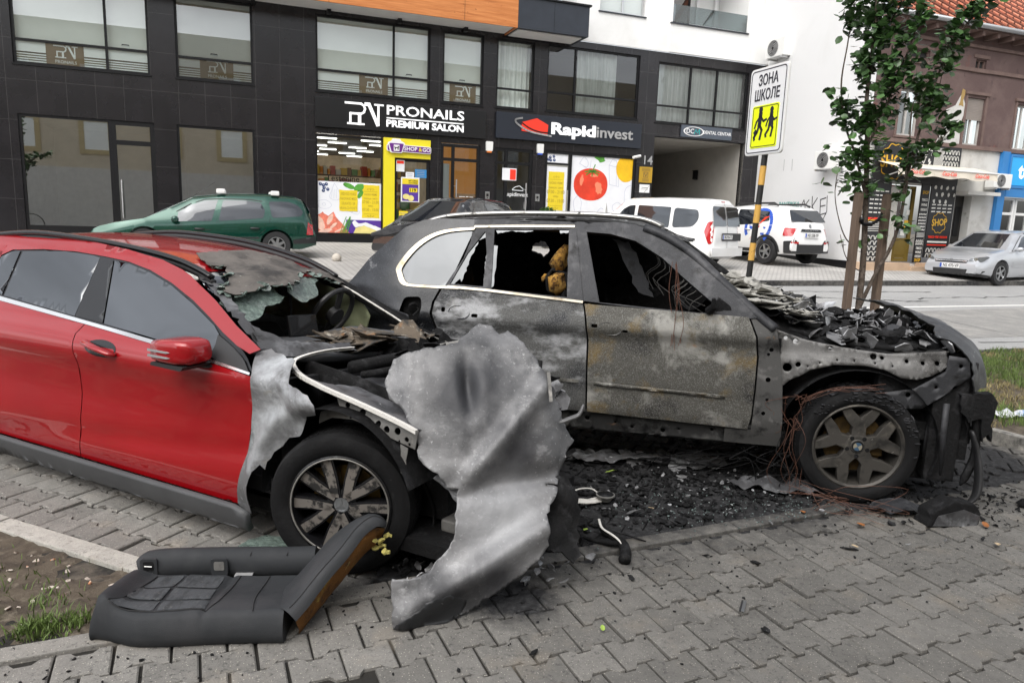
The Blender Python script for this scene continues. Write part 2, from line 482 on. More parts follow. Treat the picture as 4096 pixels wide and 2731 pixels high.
def sheet(name, mat, s0, s1, ds, d0, d1, dd, zf, bump=0., kind='structure'):
 rows = []; d = d0
 while True:
  rows.append([st(s, d, zf(d) + (bump * fbm(s, d, 0, .9) if bump else 0)) for s in [s0 + (s1 - s0) * i / ds for i in range(ds + 1)]])
  if d >= d1: break
  d = min(d1, d + dd)
 b = MB(); b.grid(rows)
 return tag(b.build(name, mat, None, True), kind=kind)
M_earth = pm('earth', (.11, .095, .075), .95, var=.3, vscale=5, bump=.5)
b = MB()
ds_ = [-140, -40, 3.5, 7.5, 10, 13.4, 15.7, 17.6, 20.8, 30, 60, 240]
b.grid([[st(s, d, gz(d) - .075) for s in (-200, -20, 0, 20, 60, 240)] for d in ds_])
tag(b.build('ground', M_earth), kind='structure')
b = MB()   # dark sand bed showing in the joints
b.poly([Vector(p) for p in ((-9, -3, -.016), (13, -3, -.016), (13, 9, -.016), (-9, 9, -.016))])
tag(b.build('joint_bed', M_joint), kind='structure')
def pavers(name, o, u, v, ok, i0, i1, j0, j1, seed, gap=.0068, mat=None):
 rnd = random.Random(seed)
 P, H, a = .2, .165, .0135
 sh = [(0, -a), (.195 * P, -a), (.305 * P, a), (.695 * P, a), (.805 * P, -a), (P, -a), (P, H + a), (.805 * P, H + a), (.695 * P, H - a), (.305 * P, H - a), (.195 * P, H + a), (0, H + a)]
 sgn = [(1, 1), (1, 1), (1, 1), (-1, 1), (-1, 1), (-1, 1), (-1, -1), (-1, -1), (-1, -1), (1, -1), (1, -1), (1, -1)]
 V = []; F = []
 for j in range(j0, j1):
  for i in range(i0, i1):
   x0 = (i + .5 * (j % 2)) * P; y0 = j * H
   c = o + u * (x0 + P / 2) + v * (y0 + H / 2)
   if not ok(c): continue
   h = rnd.gauss(0, .0022) - (.012 if rnd.random() < .012 else 0); tx, ty = rnd.gauss(0, .011), rnd.gauss(0, .011); jx, jy, ja = rnd.gauss(0, .0012), rnd.gauss(0, .0012), rnd.gauss(0, .008)
   b0 = len(V)
   for ring, (ins, z) in enumerate(((gap * .7, -.02), (gap * .8, h - .005), (gap + .0045, h))):
    for (x, y), (gx, gy) in zip(sh, sgn):
     px, py = x + gx * ins, y + gy * ins
     dx, dy = px - P / 2, py - H / 2
     q = o + u * (x0 + px + jx - dy * ja) + v * (y0 + py + jy + dx * ja)
     V.append((q.x, q.y, z + (dx * tx + dy * ty if ring else 0)))
   for r in (0, 12):
    for k in range(12): F.append((b0 + r + k, b0 + r + (k + 1) % 12, b0 + r + 12 + (k + 1) % 12, b0 + r + 12 + k))
   F.append(tuple(range(b0 + 24, b0 + 36)))
 me = bpy.data.meshes.new(name); me.from_pydata(V, [], F); me.materials.append(mat or M_paver); me.update()
 return tag(obj(name, me), kind='structure')
def cB(p): return (p - B0).dot(BV)
def cK(p): return (p - K0).dot(KV)
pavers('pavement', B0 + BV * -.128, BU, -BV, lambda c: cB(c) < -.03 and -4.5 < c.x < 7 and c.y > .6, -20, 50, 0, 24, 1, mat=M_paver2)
BED = [st(5.82, 3.95), st(5.9, 3.3), st(14, 3.1), st(14, 7.0), st(5.2, 7.0), st(5.3, 4.4)]
pavers('parking_bay', K0 + KV * .06, KU, KV, lambda c: cB(c) > .02 and cK(c) > .03 and c.x < 7.5 and c.x > -7.2 and not inside((c.x, c.y), [(p.x, p.y) for p in BED]) and c.dot(D) < 7.2, -25, 52, 0, 60, 2)
def kerb(name, P, w, z, off=0., mat=None):
 b = MB(); P = [Vector(p) for p in P]
 for a, c in zip(P, P[1:]):
  L = (c - a).length; t = (c - a).normalized(); nrm = Vector((-t.y, t.x, 0)); k = 0.0
  while k < L - .02:
   e = min(L, k + 1.0)
   q = [a + t * (k + .003), a + t * (e - .003)]
   M = Matrix.Translation(Vector((0, 0, 0)))
   vs = [q[0] + nrm * off, q[1] + nrm * off, q[1] + nrm * (off + w), q[0] + nrm * (off + w)]
   zz = z + random.gauss(0, .002)
   b.prism([(p.x, p.y) for p in vs], -.05, zz); k = e
 return tag(b.build(name, mat or M_kerb, None, False, None, .006), kind='structure')
kerb('kerb_strip', [B0 - BU * 3.5 + Vector((0, 0, 0)), B0 + BU * 4.35], .10, .007, -.10)
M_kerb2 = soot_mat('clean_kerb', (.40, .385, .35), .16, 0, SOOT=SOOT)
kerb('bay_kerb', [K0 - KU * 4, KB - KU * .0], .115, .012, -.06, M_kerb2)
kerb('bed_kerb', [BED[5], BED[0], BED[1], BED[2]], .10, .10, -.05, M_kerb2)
kerb('strip_kerb', [BED[4], BED[3]], .12, .045, -.02)
Q = [KB + Vector((-.02, 0, 0)), K0 - KU * 4, B0 - BU * 3.5]
def soil_z(x, y): return -.012 + .022 * fbm(x, y, 3, 3.) + .012 * fbm(x, y, 9, 14.)
M_soil = layered('soil', (.105, .085, .062), [((.055, .043, .032), 6, .45, .6), ((.17, .145, .11), 18, .55, .7), ((.07, .085, .03), 2.3, .6, .72)], .95, 0, .9, 60)
o = panel('soil_bed', [(p.x, p.y) for p in Q], lambda x, y: Vector((x, y, soil_z(x, y))), M_soil, None, .045, 0)
tag(o, kind='structure')
b = MB(); rows = []
o = panel('grass_bed', [(p.x, p.y) for p in BED], lambda x, y: Vector((x, y, .03 + .02 * fbm(x, y, 5, 2.))), M_soil, None, .15, 0)
tag(o, kind='structure')
M_grass = pm('grass_blades', (.10, .15, .035), .6, var=.35, vscale=2.5, island=.45)
M_dry = pm('dry_grass', (.24, .20, .09), .7, var=.3, vscale=2.5, island=.4)
def blades(name, pts, mat, h0, h1, seed, spread=.6):
 rnd = random.Random(seed); V = []; F = []
 for p in pts:
  h = rnd.uniform(h0, h1); a = rnd.uniform(0, 6.283); w = rnd.uniform(.0018, .0035) * (1 + h * 4); lean = rnd.uniform(.1, 1) * spread * h; la = rnd.uniform(0, 6.283)
  d = Vector((math.cos(a), math.sin(a), 0)) * w; L = Vector((math.cos(la), math.sin(la), 0)) * lean
  b0 = len(V); p = Vector(p)
  V += [p - d, p + d, p - d * .8 + L * .35 + Vector((0, 0, h * .55)), p + d * .8 + L * .35 + Vector((0, 0, h * .55)), p + L + Vector((0, 0, h))]
  F += [(b0, b0 + 1, b0 + 3, b0 + 2), (b0 + 2, b0 + 3, b0 + 4)]
 me = bpy.data.meshes.new(name); me.from_pydata(V, [], F)
 for mm in (mat if isinstance(mat, list) else [mat]): me.materials.append(mm)
 return tag(obj(name, me), kind='stuff')
rnd = random.Random(5)
pts = []; pts2 = []
BP = [(p.x, p.y) for p in BED]
while len(pts) < 26000:
 s, d = rnd.uniform(5.2, 12.5), rnd.uniform(3.1, 7.0); p = st(s, d, 0)
 if inside((p.x, p.y), BP):
  g = fbm(p.x, p.y, 1, .9) + .25 * fbm(p.x, p.y, 4, 5)
  z = .03 + .02 * fbm(p.x, p.y, 5, 2.)
  if d < 4.05 + .15 * fbm(s, d, 0, 3) and s < 7.5: continue
  if g > -.05: pts.append((p.x, p.y, z))
  elif g > -.45 or rnd.random() < .3: pts2.append((p.x, p.y, z))
  if len(pts2) > 16000: break
blades('grass', pts, M_grass, .03, .10, 1)
blades('dry_grass', pts2, M_dry, .02, .06, 2, 1.2)
pts = []
for (cx, cy, r, k) in ((-1.86, 2.62, .09, 420), (-1.76, 2.68, .06, 160), (-1.95, 2.82, .10, 60), (-1.70, 2.76, .05, 30), (-2.2, 3.0, .2, 60)):
 for _ in range(k):
  x, y = rnd.gauss(cx, r * .6), rnd.gauss(cy, r * .5); q = Vector((x, y, 0))
  if cB(q) > .01 and cK(q) < -.07: pts.append((x, y, soil_z(x, y)))
blades('weeds', pts, M_grass, .015, .06, 3, 1.1)
def road_mat():
 return layered('asphalt', (.32, .32, .316), [((.37, .368, .36), .35, .4, .65), ((.30, .30, .295), 1.1, .55, .75, 8, None, (.35, 1, 1)), ((.17, .17, .17), 60, .5, .75, 2), ((.45, .44, .42), 85, .6, .75, 2)], .88, 0, .35, 120)
M_road = road_mat()
sheet('road', M_road, -60, 90, 30, 7.05, 13.42, .8, lambda d: gz(d) + .004)
M_white = layered('road_paint', (.72, .71, .68), [((.4, .4, .39), 12, .58, .72, 8)], .7)
b = MB(); b.grid([[st(s, d, gz(d) + .009) for s in (-60, 10.2, 90)] for d in (10.58, 10.70)])
tag(b.build('road_line', M_white), kind='structure')
M_patch = layered('asphalt_patch', (.25, .245, .235), [((.33, .32, .30), 2.5, .45, .65), ((.16, .155, .15), 50, .5, .75, 3)], .9, 0, .5, 90)
b = MB(); b.poly([st(s, d, gz(d) + .008) for s, d in ((11.0, 8.0), (60, 7.6), (60, 10.3), (15, 10.35), (12.3, 10.2), (11.7, 9.5), (11.3, 8.8))])
b.poly([st(s, d, gz(d) + .010) for s, d in ((14.0, 8.95), (30, 8.8), (30, 9.4), (14.3, 9.5))])
tag(b.build('road_patch', M_patch), kind='structure')
M_tar = pm('crack_tar', (.045, .045, .045), .9)
b = MB(); rnd = random.Random(11)
for s0, s1, d0, d1 in ((9.5, 14.0, 12.2, 11.2), (10, 15.5, 12.7, 12.4), (11.4, 13.8, 11.9, 11.1), (7.6, 11.2, 8.2, 8.6), (14, 22, 11.6, 11.9), (12.0, 12.2, 10.3, 7.2), (10.8, 24, 7.7, 7.4)):
 n_ = 26; P = []
 for i in range(n_ + 1):
  t = i / n_; P.append((s0 + (s1 - s0) * t, d0 + (d1 - d0) * t + rnd.gauss(0, .05)))
 for (a, c), (e, f) in zip(P, P[1:]):
  w = rnd.uniform(.008, .03); b.poly([st(a, c - w, gz(c) + .012), st(e, f - w, gz(f) + .012), st(e, f + w, gz(f) + .012), st(a, c + w, gz(c) + .012)])
tag(b.build('road_cracks', M_tar), kind='structure')
def gp(d): return lerp(d, [(13.4, .45), (15.7, .60), (17.6, .66), (20.8, .85), (60, .95)])
def brick_mat(name, c1, c2, mort, sx, sy, rot=0., rough=.85, msize=.02, bump=.3):
 mt, n, l, p = nmat(name); p.inputs['Roughness'].default_value = rough
 tc = n.new('ShaderNodeTexCoord'); mp = n.new('ShaderNodeMapping'); mp.inputs['Rotation'].default_value = (0, 0, rot)
 br = n.new('ShaderNodeTexBrick'); br.inputs['Scale'].default_value = 1.0; br.inputs['Brick Width'].default_value = sx; br.inputs['Row Height'].default_value = sy
 br.inputs['Mortar Size'].default_value = msize; br.inputs['Color1'].default_value = rgba(c1); br.inputs['Color2'].default_value = rgba(c2); br.inputs['Mortar'].default_value = rgba(mort)
 nz = n.new('ShaderNodeTexNoise'); nz.inputs['Scale'].default_value = 1.1; nz.inputs['Detail'].default_value = 8
 mr = n.new('ShaderNodeMapRange'); mr.inputs['From Min'].default_value = .3; mr.inputs['From Max'].default_value = .7; mr.inputs['To Min'].default_value = .78; mr.inputs['To Max'].default_value = 1.15
 sc = n.new('ShaderNodeVectorMath'); sc.operation = 'SCALE'
 l.new(tc.outputs['Object'], mp.inputs['Vector']); l.new(mp.outputs['Vector'], br.inputs['Vector']); l.new(tc.outputs['Object'], nz.inputs['Vector'])
 l.new(nz.outputs['Fac'], mr.inputs['Value']); l.new(br.outputs['Color'], sc.inputs[0]); l.new(mr.outputs['Result'], sc.inputs['Scale']); l.new(sc.outputs['Vector'], p.inputs['Base Color'])
 bp = n.new('ShaderNodeBump'); bp.inputs['Strength'].default_value = bump; bp.inputs['Distance'].default_value = .01; bp.invert = True
 l.new(br.outputs['Fac'], bp.inputs['Height']); l.new(bp.outputs['Normal'], p.inputs['Normal'])
 return mt
M_far = brick_mat('far_paving', (.52, .505, .48), (.46, .445, .425), (.28, .27, .255), .2, .1, A21)
b = MB(); b.grid([[st(s, d, gp(d)) for s in (-60, -10, 10, 16.9, 90)] for d in (13.52, 15.7, 17.6, 20.9)])
b.grid([[st(s, d, gp(d)) for s in (12.6, 16.3)] for d in (20.9, 34)])
tag(b.build('far_pavement', M_far), kind='structure')
b = MB(); s = -30
while s < 40:
 a, c, e, f = st(s + .004, 13.4), st(s + .996, 13.4), st(s + .996, 13.52), st(s + .004, 13.52)
 b.prism([(q.x, q.y) for q in (a, c, e, f)], .2, .455); s += 1
tag(b.build('far_kerb', M_kerb, None, False, None, .01), kind='structure')
# ------------------------------------------------------------------ the dark commercial building across the street
FD = 20.81
FM = Matrix(((1, 0, 0, 0), (0, 0, -1, 0), (0, 1, 0, 0), (0, 0, 0, 1)))     # (x, z, out) -> facade axes
def facing(s, z, out=0.):      # world point on the facade plane
 p = U * s + D * (FD - out); p.z = z; return p
def tiles_mat(name, c1, c2, mort, w, h, rough, offx=0., offz=0., ms=.006, var=.25, spec=.5):
 mt, n, l, p = nmat(name); p.inputs['Roughness'].default_value = rough; p.inputs['Specular IOR Level'].default_value = spec
 tc = n.new('ShaderNodeTexCoord'); mp = n.new('ShaderNodeMapping'); mp.inputs['Rotation'].default_value = (-math.pi / 2, 0, 0); mp.inputs['Location'].default_value = (offx, offz, 0)
 br = n.new('ShaderNodeTexBrick'); br.inputs['Scale'].default_value = 1.0; br.offset = 0; br.inputs['Brick Width'].default_value = w; br.inputs['Row Height'].default_value = h
 br.inputs['Mortar Size'].default_value = ms; br.inputs['Color1'].default_value = rgba(c1); br.inputs['Color2'].default_value = rgba(c2); br.inputs['Mortar'].default_value = rgba(mort)
 nz = n.new('ShaderNodeTexNoise'); nz.inputs['Scale'].default_value = 1.6; nz.inputs['Detail'].default_value = 8
 mr = n.new('ShaderNodeMapRange'); mr.inputs['From Min'].default_value = .3; mr.inputs['From Max'].default_value = .7; mr.inputs['To Min'].default_value = 1 - var; mr.inputs['To Max'].default_value = 1 + var
 sc = n.new('ShaderNodeVectorMath'); sc.operation = 'SCALE'
 l.new(tc.outputs['Object'], mp.inputs['Vector']); l.new(mp.outputs['Vector'], br.inputs['Vector']); l.new(tc.outputs['Object'], nz.inputs['Vector'])
 l.new(nz.outputs['Fac'], mr.inputs['Value']); l.new(br.outputs['Color'], sc.inputs[0]); l.new(mr.outputs['Result'], sc.inputs['Scale']); l.new(sc.outputs['Vector'], p.inputs['Base Color'])
 return mt
M_tile = tiles_mat('dark_tiles', (.0125, .0115, .0135), (.0155, .014, .016), (.045, .043, .043), .62, .93, .24, .1, .12)
M_plaster = layered('white_plaster', (.80, .80, .79), [((.70, .70, .68), .5, .5, .75), ((.62, .61, .58), 2.5, .62, .8, 8, None, (1, 1, .25))], .85, 0, .15, 90)
M_wood = layered('orange_wood_panel', (.50, .17, .045), [((.62, .24, .075), 3, .42, .62, 8, None, (.3, 1, 6)), ((.33, .09, .02), 5, .55, .72, 8, None, (.25, 1, 7)), ((.16, .045, .012), 9, .66, .74, 4)], .5, 0, .1, 60)
M_navy = pm('navy_panel', (.022, .027, .037), .4, var=.15)
M_soffit = pm('soffit_white', (.74, .73, .71), .8, var=.06)
M_frame = pm('black_frame', (.008, .008, .009), .4, spec=.3)
M_glass = glass('window_glass', (.93, .97, .95), .9, 0, .07)
M_glass_m = glass('mirror_glass', (.88, .92, .90), .95, 0, .16)
M_glass_s = glass('street_glass', (.80, .86, .83), .95, 0, .42)
M_blind = pm('roller_blind', (.86, .90, .86), .9, var=.04, vscale=1.)
M_curtain = layered('curtain', (.86, .88, .86), [((.62, .65, .62), 5, .4, .62, 3, None, (3, 1, .06))], .9)
M_frost = pm('frosted_film', (.78, .82, .82), .8)
M_inside = pm('room_wall', (.55, .54, .49), .9, var=.1)
M_dark = pm('dark_room', (.03, .03, .03), .9)
M_brown = pm('brown_film', (.13, .085, .045), .6)
M_steel = pm('brushed_steel', (.62, .62, .62), .28, 1.0)
M_wtext = pm('white_letters', (.82, .82, .82), .4)
M_wlit = pm('lit_letters', (.85, .85, .85), .4, emit=(1, 1, 1), estr=.35)
M_amber = pm('amber_room', (.42, .22, .06), .8, emit=(1., .5, .12), estr=.10)
bld = thing('commercial_building', 'dark tiled commercial building with shop fronts below and pale blinds upstairs', 'building', D * FD, A21)
def part(name, b, mat, parent=bld, **k): return b.build(name, mat, parent, **k)
def wall_holes(b, s0, s1, z0, z1, holes, depth=.22, y=0.):
 xs = sorted({s0, s1} | {v for h in holes for v in h[:2] if s0 < v < s1}); zs = sorted({z0, z1} | {v for h in holes for v in h[2:] if z0 < v < z1})
 for x0, x1 in zip(xs, xs[1:]):
  for a, c in zip(zs, zs[1:]):
   mx, mz = (x0 + x1) / 2, (a + c) / 2
   if any(h[0] < mx < h[1] and h[2] < mz < h[3] for h in holes): continue
   b.poly([(x0, y, a), (x1, y, a), (x1, y, c), (x0, y, c)])
 for h in holes:
  a, c, e, f = h
  for q in ([(a, y, e), (a, y + depth, e), (a, y + depth, f), (a, y, f)], [(c, y, e), (c, y, f), (c, y + depth, f), (c, y + depth, e)], [(a, y, e), (c, y, e), (c, y + depth, e), (a, y + depth, e)], [(a, y, f), (a, y + depth, f), (c, y + depth, f), (c, y, f)]): b.poly(q)
WIN = dict(W1=(-4.88, -1.97, 4.90, 6.90), W2=(-1.37, .47, 4.90, 6.90), W3=(2.06, 5.21, 4.90, 6.87), W4=(5.58, 6.80, 4.90, 6.86), W5=(7.21, 8.40, 4.90, 6.84), W6=(8.83, 12.0, 4.93, 6.86), W7=(12.68, 16.2, 4.90, 6.76))
SHOP = dict(S1=(-4.88, -1.94, .86, 3.75), S2=(-1.42, .46, 1.2, 3.75), S3=(2.03, 5.25, .86, 3.8), D1=(5.57, 6.77, .86, 3.78), D2=(7.24, 8.46, .86, 3.75), S4=(8.87, 12.08, .86, 3.78), GATE=(12.7, 16.25, .86, 4.46))
b = MB(); wall_holes(b, -14, 16.95, .8, 7.05, list(WIN.values()) + list(SHOP.values()))
part('wall', b, M_tile)
b = MB()   # sills
for k, (a, c, e, f) in WIN.items(): b.box(a - .03, c + .03, -.035, .1, e - .035, e - .002)
part('sill', b, M_frame)
def frame_bars(b, a, c, e, f, mull=(), trans=(), w=.055, y0=.05, y1=.13):
 b.box(a, a + w, y0, y1, e, f); b.box(c - w, c, y0, y1, e, f); b.box(a + w, c - w, y0, y1, e, e + w); b.box(a + w, c - w, y0, y1, f - w, f)
 for x in mull: b.box(x - w / 2, x + w / 2, y0 + .003, y1 - .003, e + w, f - w)
 for z in trans: b.box(a + w, c - w, y0 + .006, y1 - .006, z - w / 2, z + w / 2)
def quad(b, a, c, e, f, y): b.poly([(a, y, e), (c, y, e), (c, y, f), (a, y, f)])
def window(key, mull, trans, kind):
 a, c, e, f = WIN[key]
 b = MB(); frame_bars(b, a, c, e, f, mull, trans); w = part('window', b, M_frame)
 b = MB(); quad(b, a + .05, c - .05, e + .05, f - .05, .09); b.build('pane', M_glass_m if kind == 'mirror' else M_glass, w)
 b = MB()   # room behind
 for q in ([(a, .15, e), (a, 1.4, e), (a, 1.4, f), (a, .15, f)], [(c, .15, e), (c, 1.4, e), (c, 1.4, f), (c, .15, f)], [(a, 1.4, e), (c, 1.4, e), (c, 1.4, f), (a, 1.4, f)], [(a, .15, e), (c, .15, e), (c, 1.4, e), (a, 1.4, e)], [(a, .15, f), (c, .15, f), (c, 1.4, f), (a, 1.4, f)]): b.poly(q)
 b.build('room', M_dark if kind == 'curtain' else M_brown, w)
 return w, (a, c, e, f)
def strokes(b, P, w, h0, h1, M=FM):
 for (x0, z0), (x1, z1) in zip(P, P[1:]):
  d = Vector((x1 - x0, z1 - z0)); L = d.length
  if L < 1e-6: continue
  d /= L; nn = Vector((-d.y, d.x)) * w / 2; e = d * w * .35
  a, c = Vector((x0, z0)) - e, Vector((x1, z1)) + e
  b.prism([tuple(a + nn), tuple(a - nn), tuple(c - nn), tuple(c + nn)], h0, h1, M)
def pn_logo(b, x, z, w, h, y, t=.004):
 sx, sz = w / 1.03, h / .6
 def S(P, k=.06): strokes(b, [(x + px * sx, z + pz * sz) for px, pz in P], k * sz, -y, -y + t)
 S([(0, .57), (.42, .57), (.50, .52), (.53, .44), (.50, .35), (.42, .30), (.13, .30), (.13, .05)], .055)
 S([(.06, .03), (.22, .03)], .05); S([(.26, .03), (.50, .03)], .05); S([(.38, .30), (.38, .03)], .085)
 S([(.55, .57), (.64, .57), (.88, .04)], .09); S([(.90, .57), (.90, .03)], .055); S([(.80, .575), (1.03, .575)], .045)
for key, mull, tr in (('W1', [-2.92], [5.46]), ('W2', [], [5.43]), ('W3', [4.18], [5.47]), ('W4', [], [5.48])):
 w, (a, c, e, f) = window(key, mull, tr, 'mirror')
 b = MB(); quad(b, a + .03, c - .03, e + .57, f, .19); b.build('blind', M_blind, w)
 b = MB()
 quad(b, a + .03, c - .03, e + .30, e + .57, .117)
 for k in range(4): quad(b, a + .03, c - .03, e + .07 + .055 * k, e + .10 + .055 * k, .117)
 lx = (a + c) / 2 - .25 if key != 'W3' else 3.35
 if key == 'W1': lx = -4.1
 b.build('frosted_film', M_frost, w)
 b = MB(); quad(b, lx - .12, lx + .68, e + .05, e + .56, .112); b.build('brown_film', M_brown, w)
 b = MB(); pn_logo(b, lx + .05, e + .22, .5, .29, .108); o = b.build('logo', M_frost, w)
 join_into(o, text('t', 'PRONAILS', .10, M_frost, w, (lx + .29, .106, e + .13)))
 b = MB(); b.tube([(mull[0] + .35 if mull else (a + c) / 2 - .1, .03, 5.55), (mull[0] + .35 if mull else (a + c) / 2 - .1, .01, 5.56), (mull[0] + .5 if mull else (a + c) / 2 + .05, .01, 5.56), (mull[0] + .5 if mull else (a + c) / 2 + .05, .03, 5.55)], .012, 6); b.build('window_handle', M_frame, w)
for key, mull, tr in (('W5', [], [5.46]), ('W6', [9.78], [5.5]), ('W7', [13.95, 14.98], [5.44])):
 w, (a, c, e, f) = window(key, mull, tr, 'curtain')
 x0 = 9.95 if key == 'W6' else a + .03; x1 = 11.3 if key == 'W6' else c - .03
 b = MB(); nseg = int((x1 - x0) / .03); rows = []
 for zz in (e + .02, f): rows.append([(x0 + (x1 - x0) * i / nseg, .3 + .03 * math.sin(i * 1.1) + .02 * math.sin(i * .37), zz) for i in range(nseg + 1)])
 b.grid(rows); b.build('curtain', M_curtain, w, True)
def room(b, a, c, e, f, y0, y1):
 for q in ([(a, y0, e), (a, y1, e), (a, y1, f), (a, y0, f)], [(c, y0, e), (c, y1, e), (c, y1, f), (c, y0, f)], [(a, y1, e), (c, y1, e), (c, y1, f), (a, y1, f)], [(a, y0, e), (c, y0, e), (c, y1, e), (a, y1, e)], [(a, y0, f), (c, y0, f), (c, y1, f), (a, y1, f)]): b.poly(q)
b = MB(); frame_bars(b, -4.88, -2.93, 1.06, 3.75, y0=.03, y1=.12); w = part('shop_window', b, M_frame)
b = MB(); quad(b, -4.83, -2.98, 1.1, 3.7, .08); b.build('pane', M_glass_s, w)
b = MB(); room(b, -4.86, -2.0, .9, 3.74, .2, 3.5); b.build('room', M_inside, w)
b = MB(); b.box(-4.88, -2.93, .03, .12, .86, 1.06); b.build('plinth', M_frame, w)
b = MB(); frame_bars(b, -2.93, -1.94, .86, 3.75, trans=[3.22], w=.11, y0=.033, y1=.123); w = part('door', b, M_frame)
b = MB(); quad(b, -2.82, -2.05, .97, 3.16, .08); quad(b, -2.82, -2.05, 3.28, 3.64, .08); b.build('pane', M_glass_s, w)
b = MB(); b.tube([(-2.74, -.03, 1.35), (-2.74, -.03, 2.3)], .02, 8); b.box(-2.75, -2.73, -.03, .05, 1.45, 1.47); b.box(-2.75, -2.73, -.03, .05, 2.18, 2.2); b.build('handle', M_steel, w)
b = MB(); frame_bars(b, -1.42, .46, 1.2, 3.75, y0=.03, y1=.12); w = part('shop_window', b, M_frame)
b = MB(); quad(b, -1.37, .41, 1.25, 3.7, .08); b.build('pane', M_glass_s, w)
b = MB(); room(b, -1.40, .44, 1.2, 3.74, .2, 3); b.build('room', M_inside, w)
M_ceil = pm('shop_ceiling', (.06, .06, .06), .8)
M_tube = pm('ceiling_lamp', (.9, .9, .9), .5, emit=(1, .98, .92), estr=3.)
M_shopwall = pm('shop_wall', (.60, .50, .38), .8, var=.3, vscale=2., emit=(.9, .7, .45), estr=.05)
b = MB(); frame_bars(b, 2.03, 3.88, 1.06, 3.77, y0=.03, y1=.12, w=.045); w = part('shop_window', b, M_frame)
b = MB(); quad(b, 2.07, 3.84, 1.1, 3.73, .08); b.build('pane', M_glass, w)
b = MB(); b.box(2.0, 3.88, -.02, .12, .86, 1.055); b.build('plinth', M_frame, w)
b = MB(); room(b, 2.0, 5.25, .88, 3.85, .2, 8); b.build('room', M_shopwall, w)
b = MB(); b.box(2.01, 5.24, .25, 7.9, 3.80, 3.83); b.build('ceiling', M_ceil, w)
rnd = random.Random(3)
for j in range(6):
 for i in range(2): b = MB(); x = 2.15 + i * 1.25 + (.45 if j % 2 else 0); b.box(x, x + .55, .8 + j * 1.25, .9 + j * 1.25, 3.74, 3.77); b.build('ceiling_lamp', M_tube, w)
GC = [pm('goods_%s' % nm, c, .6) for nm, c in (('yellow', (.75, .5, .05)), ('red', (.5, .06, .04)), ('green', (.1, .3, .06)), ('white', (.7, .7, .68)), ('brown', (.25, .12, .05)), ('orange', (.8, .3, .04)))]
b = MB()
for sh in range(5):
 b.mi = 4; b.box(2.1, 5.2, 3.2, 3.6, 1.15 + sh * .42, 1.18 + sh * .42)
 x = 2.12
 while x < 5.1:
  wd = rnd.uniform(.08, .2); b.mi = rnd.randrange(6); b.box(x, x + wd, 3.1, 3.5, 1.181 + sh * .42, 1.181 + sh * .42 + rnd.uniform(.15, .33)); x += wd + .02
for k in range(9):
 b.mi = rnd.choice((0, 0, 5, 2)); x = 4.3 + (k % 3) * .3; z = 1.0 + (k // 3) * .42; b.box(x, x + .27, 1.0, 1.4, z, z + .3)
b.build('shelves', GC, w)
o = text('aisle_sign', 'Testenine', .26, M_frame, w, (3.1, 2.6, 2.72), bold=.01)
M_yel = pm('yellow_panel', (.78, .66, .02), .45, var=.03)
b = MB(); b.box(3.885, 4.2, -.07, .1, .87, 3.8); b.box(4.2, 5.24, -.07, .1, 3.27, 3.8); w = part('door_surround', b, M_yel, bevel=.004)
b = MB(); frame_bars(b, 4.2, 5.24, .86, 3.26, w=.08, y0=.03, y1=.11); dr = part('door', b, M_frame)
b = MB(); quad(b, 4.27, 5.17, .94, 3.2, .08); b.build('pane', M_glass, dr)
for (a, c, mat, lit) in ((5.57, 6.77, M_amber, True), (7.24, 8.46, M_dark, False)):
 b = MB(); frame_bars(b, a, c, .86, 3.76, mull=[a + .38], trans=[3.32], w=.085, y0=.03, y1=.12); dr = part('door', b, M_frame)
 b = MB(); quad(b, a + .07, c - .07, .94, 3.7, .08); b.build('pane', M_glass, dr)
 b = MB(); room(b, a, c, .87, 3.75, .2, 1.6); b.build('room', mat, dr)
 b = MB(); x = a + (.47 if lit else 1.02); b.tube([(x, -.04, 1.3), (x, -.04, 2.75)], .02, 8); b.box(x - .01, x + .01, -.04, .05, 1.5, 1.52); b.box(x - .06, x + .01, -.03, .05, 2.55, 2.57); b.build('handle', M_steel, dr)
 if lit:
  b = MB(); quad(b, a + .46, c - .1, 1.9, 2.35, .072); b.build('brown_film', M_brown, dr)
  b = MB(); pn_logo(b, a + .6, 2.0, .42, .27, .066); b.build('logo', M_frost, dr)
  b = MB(); quad(b, a + .1, a + .3, .95, 3.2, .16); b.build('blind', M_frost, dr)
 else:
  b = MB()
  for k in range(7): quad(b, a + .46, c - .1, 1.0 + k * .085, 1.035 + k * .085, .072)
  strokes(b, [(7.85, 2.55), (7.95, 2.63), (8.08, 2.66), (8.2, 2.58), (8.2, 2.52), (7.85, 2.53)], .02, -.07, -.065)
  o = b.build('frosted_film', M_frost, dr)
  join_into(o, text('t', 'Rapidinvest', .17, M_wtext, dr, (7.98, .07, 2.4), bold=.012))
b = MB(); frame_bars(b, 8.87, 12.08, .86, 3.78, mull=[9.76], trans=[], w=.09, y0=.03, y1=.12); b.box(8.96, 9.70, .035, .11, 3.36, 3.42); w = part('shop_window', b, M_frame)
b = MB(); quad(b, 8.93, 12.0, .94, 3.7, .10); b.build('pane', M_glass_m, w)
b = MB(); b.tube([(9.66, -.03, 1.3), (9.66, -.03, 2.6)], .018, 8); b.build('handle', M_steel, w)
M_gatewall = pm('gate_plaster', (.40, .38, .345), .9, var=.08)
M_mural = pm('mural_grey', (.20, .195, .185), .7); M_mural2 = pm('mural_dark', (.13, .13, .125), .7)
b = MB(); room(b, 12.7, 16.25, .8, 4.46, .0, 9.); gt = part('gateway', b, M_gatewall)
b = MB(); b.box(12.75, 16.2, 7.4, 7.42, 1.6, 4.0); b.build('mural', M_mural2, gt)
b = MB()
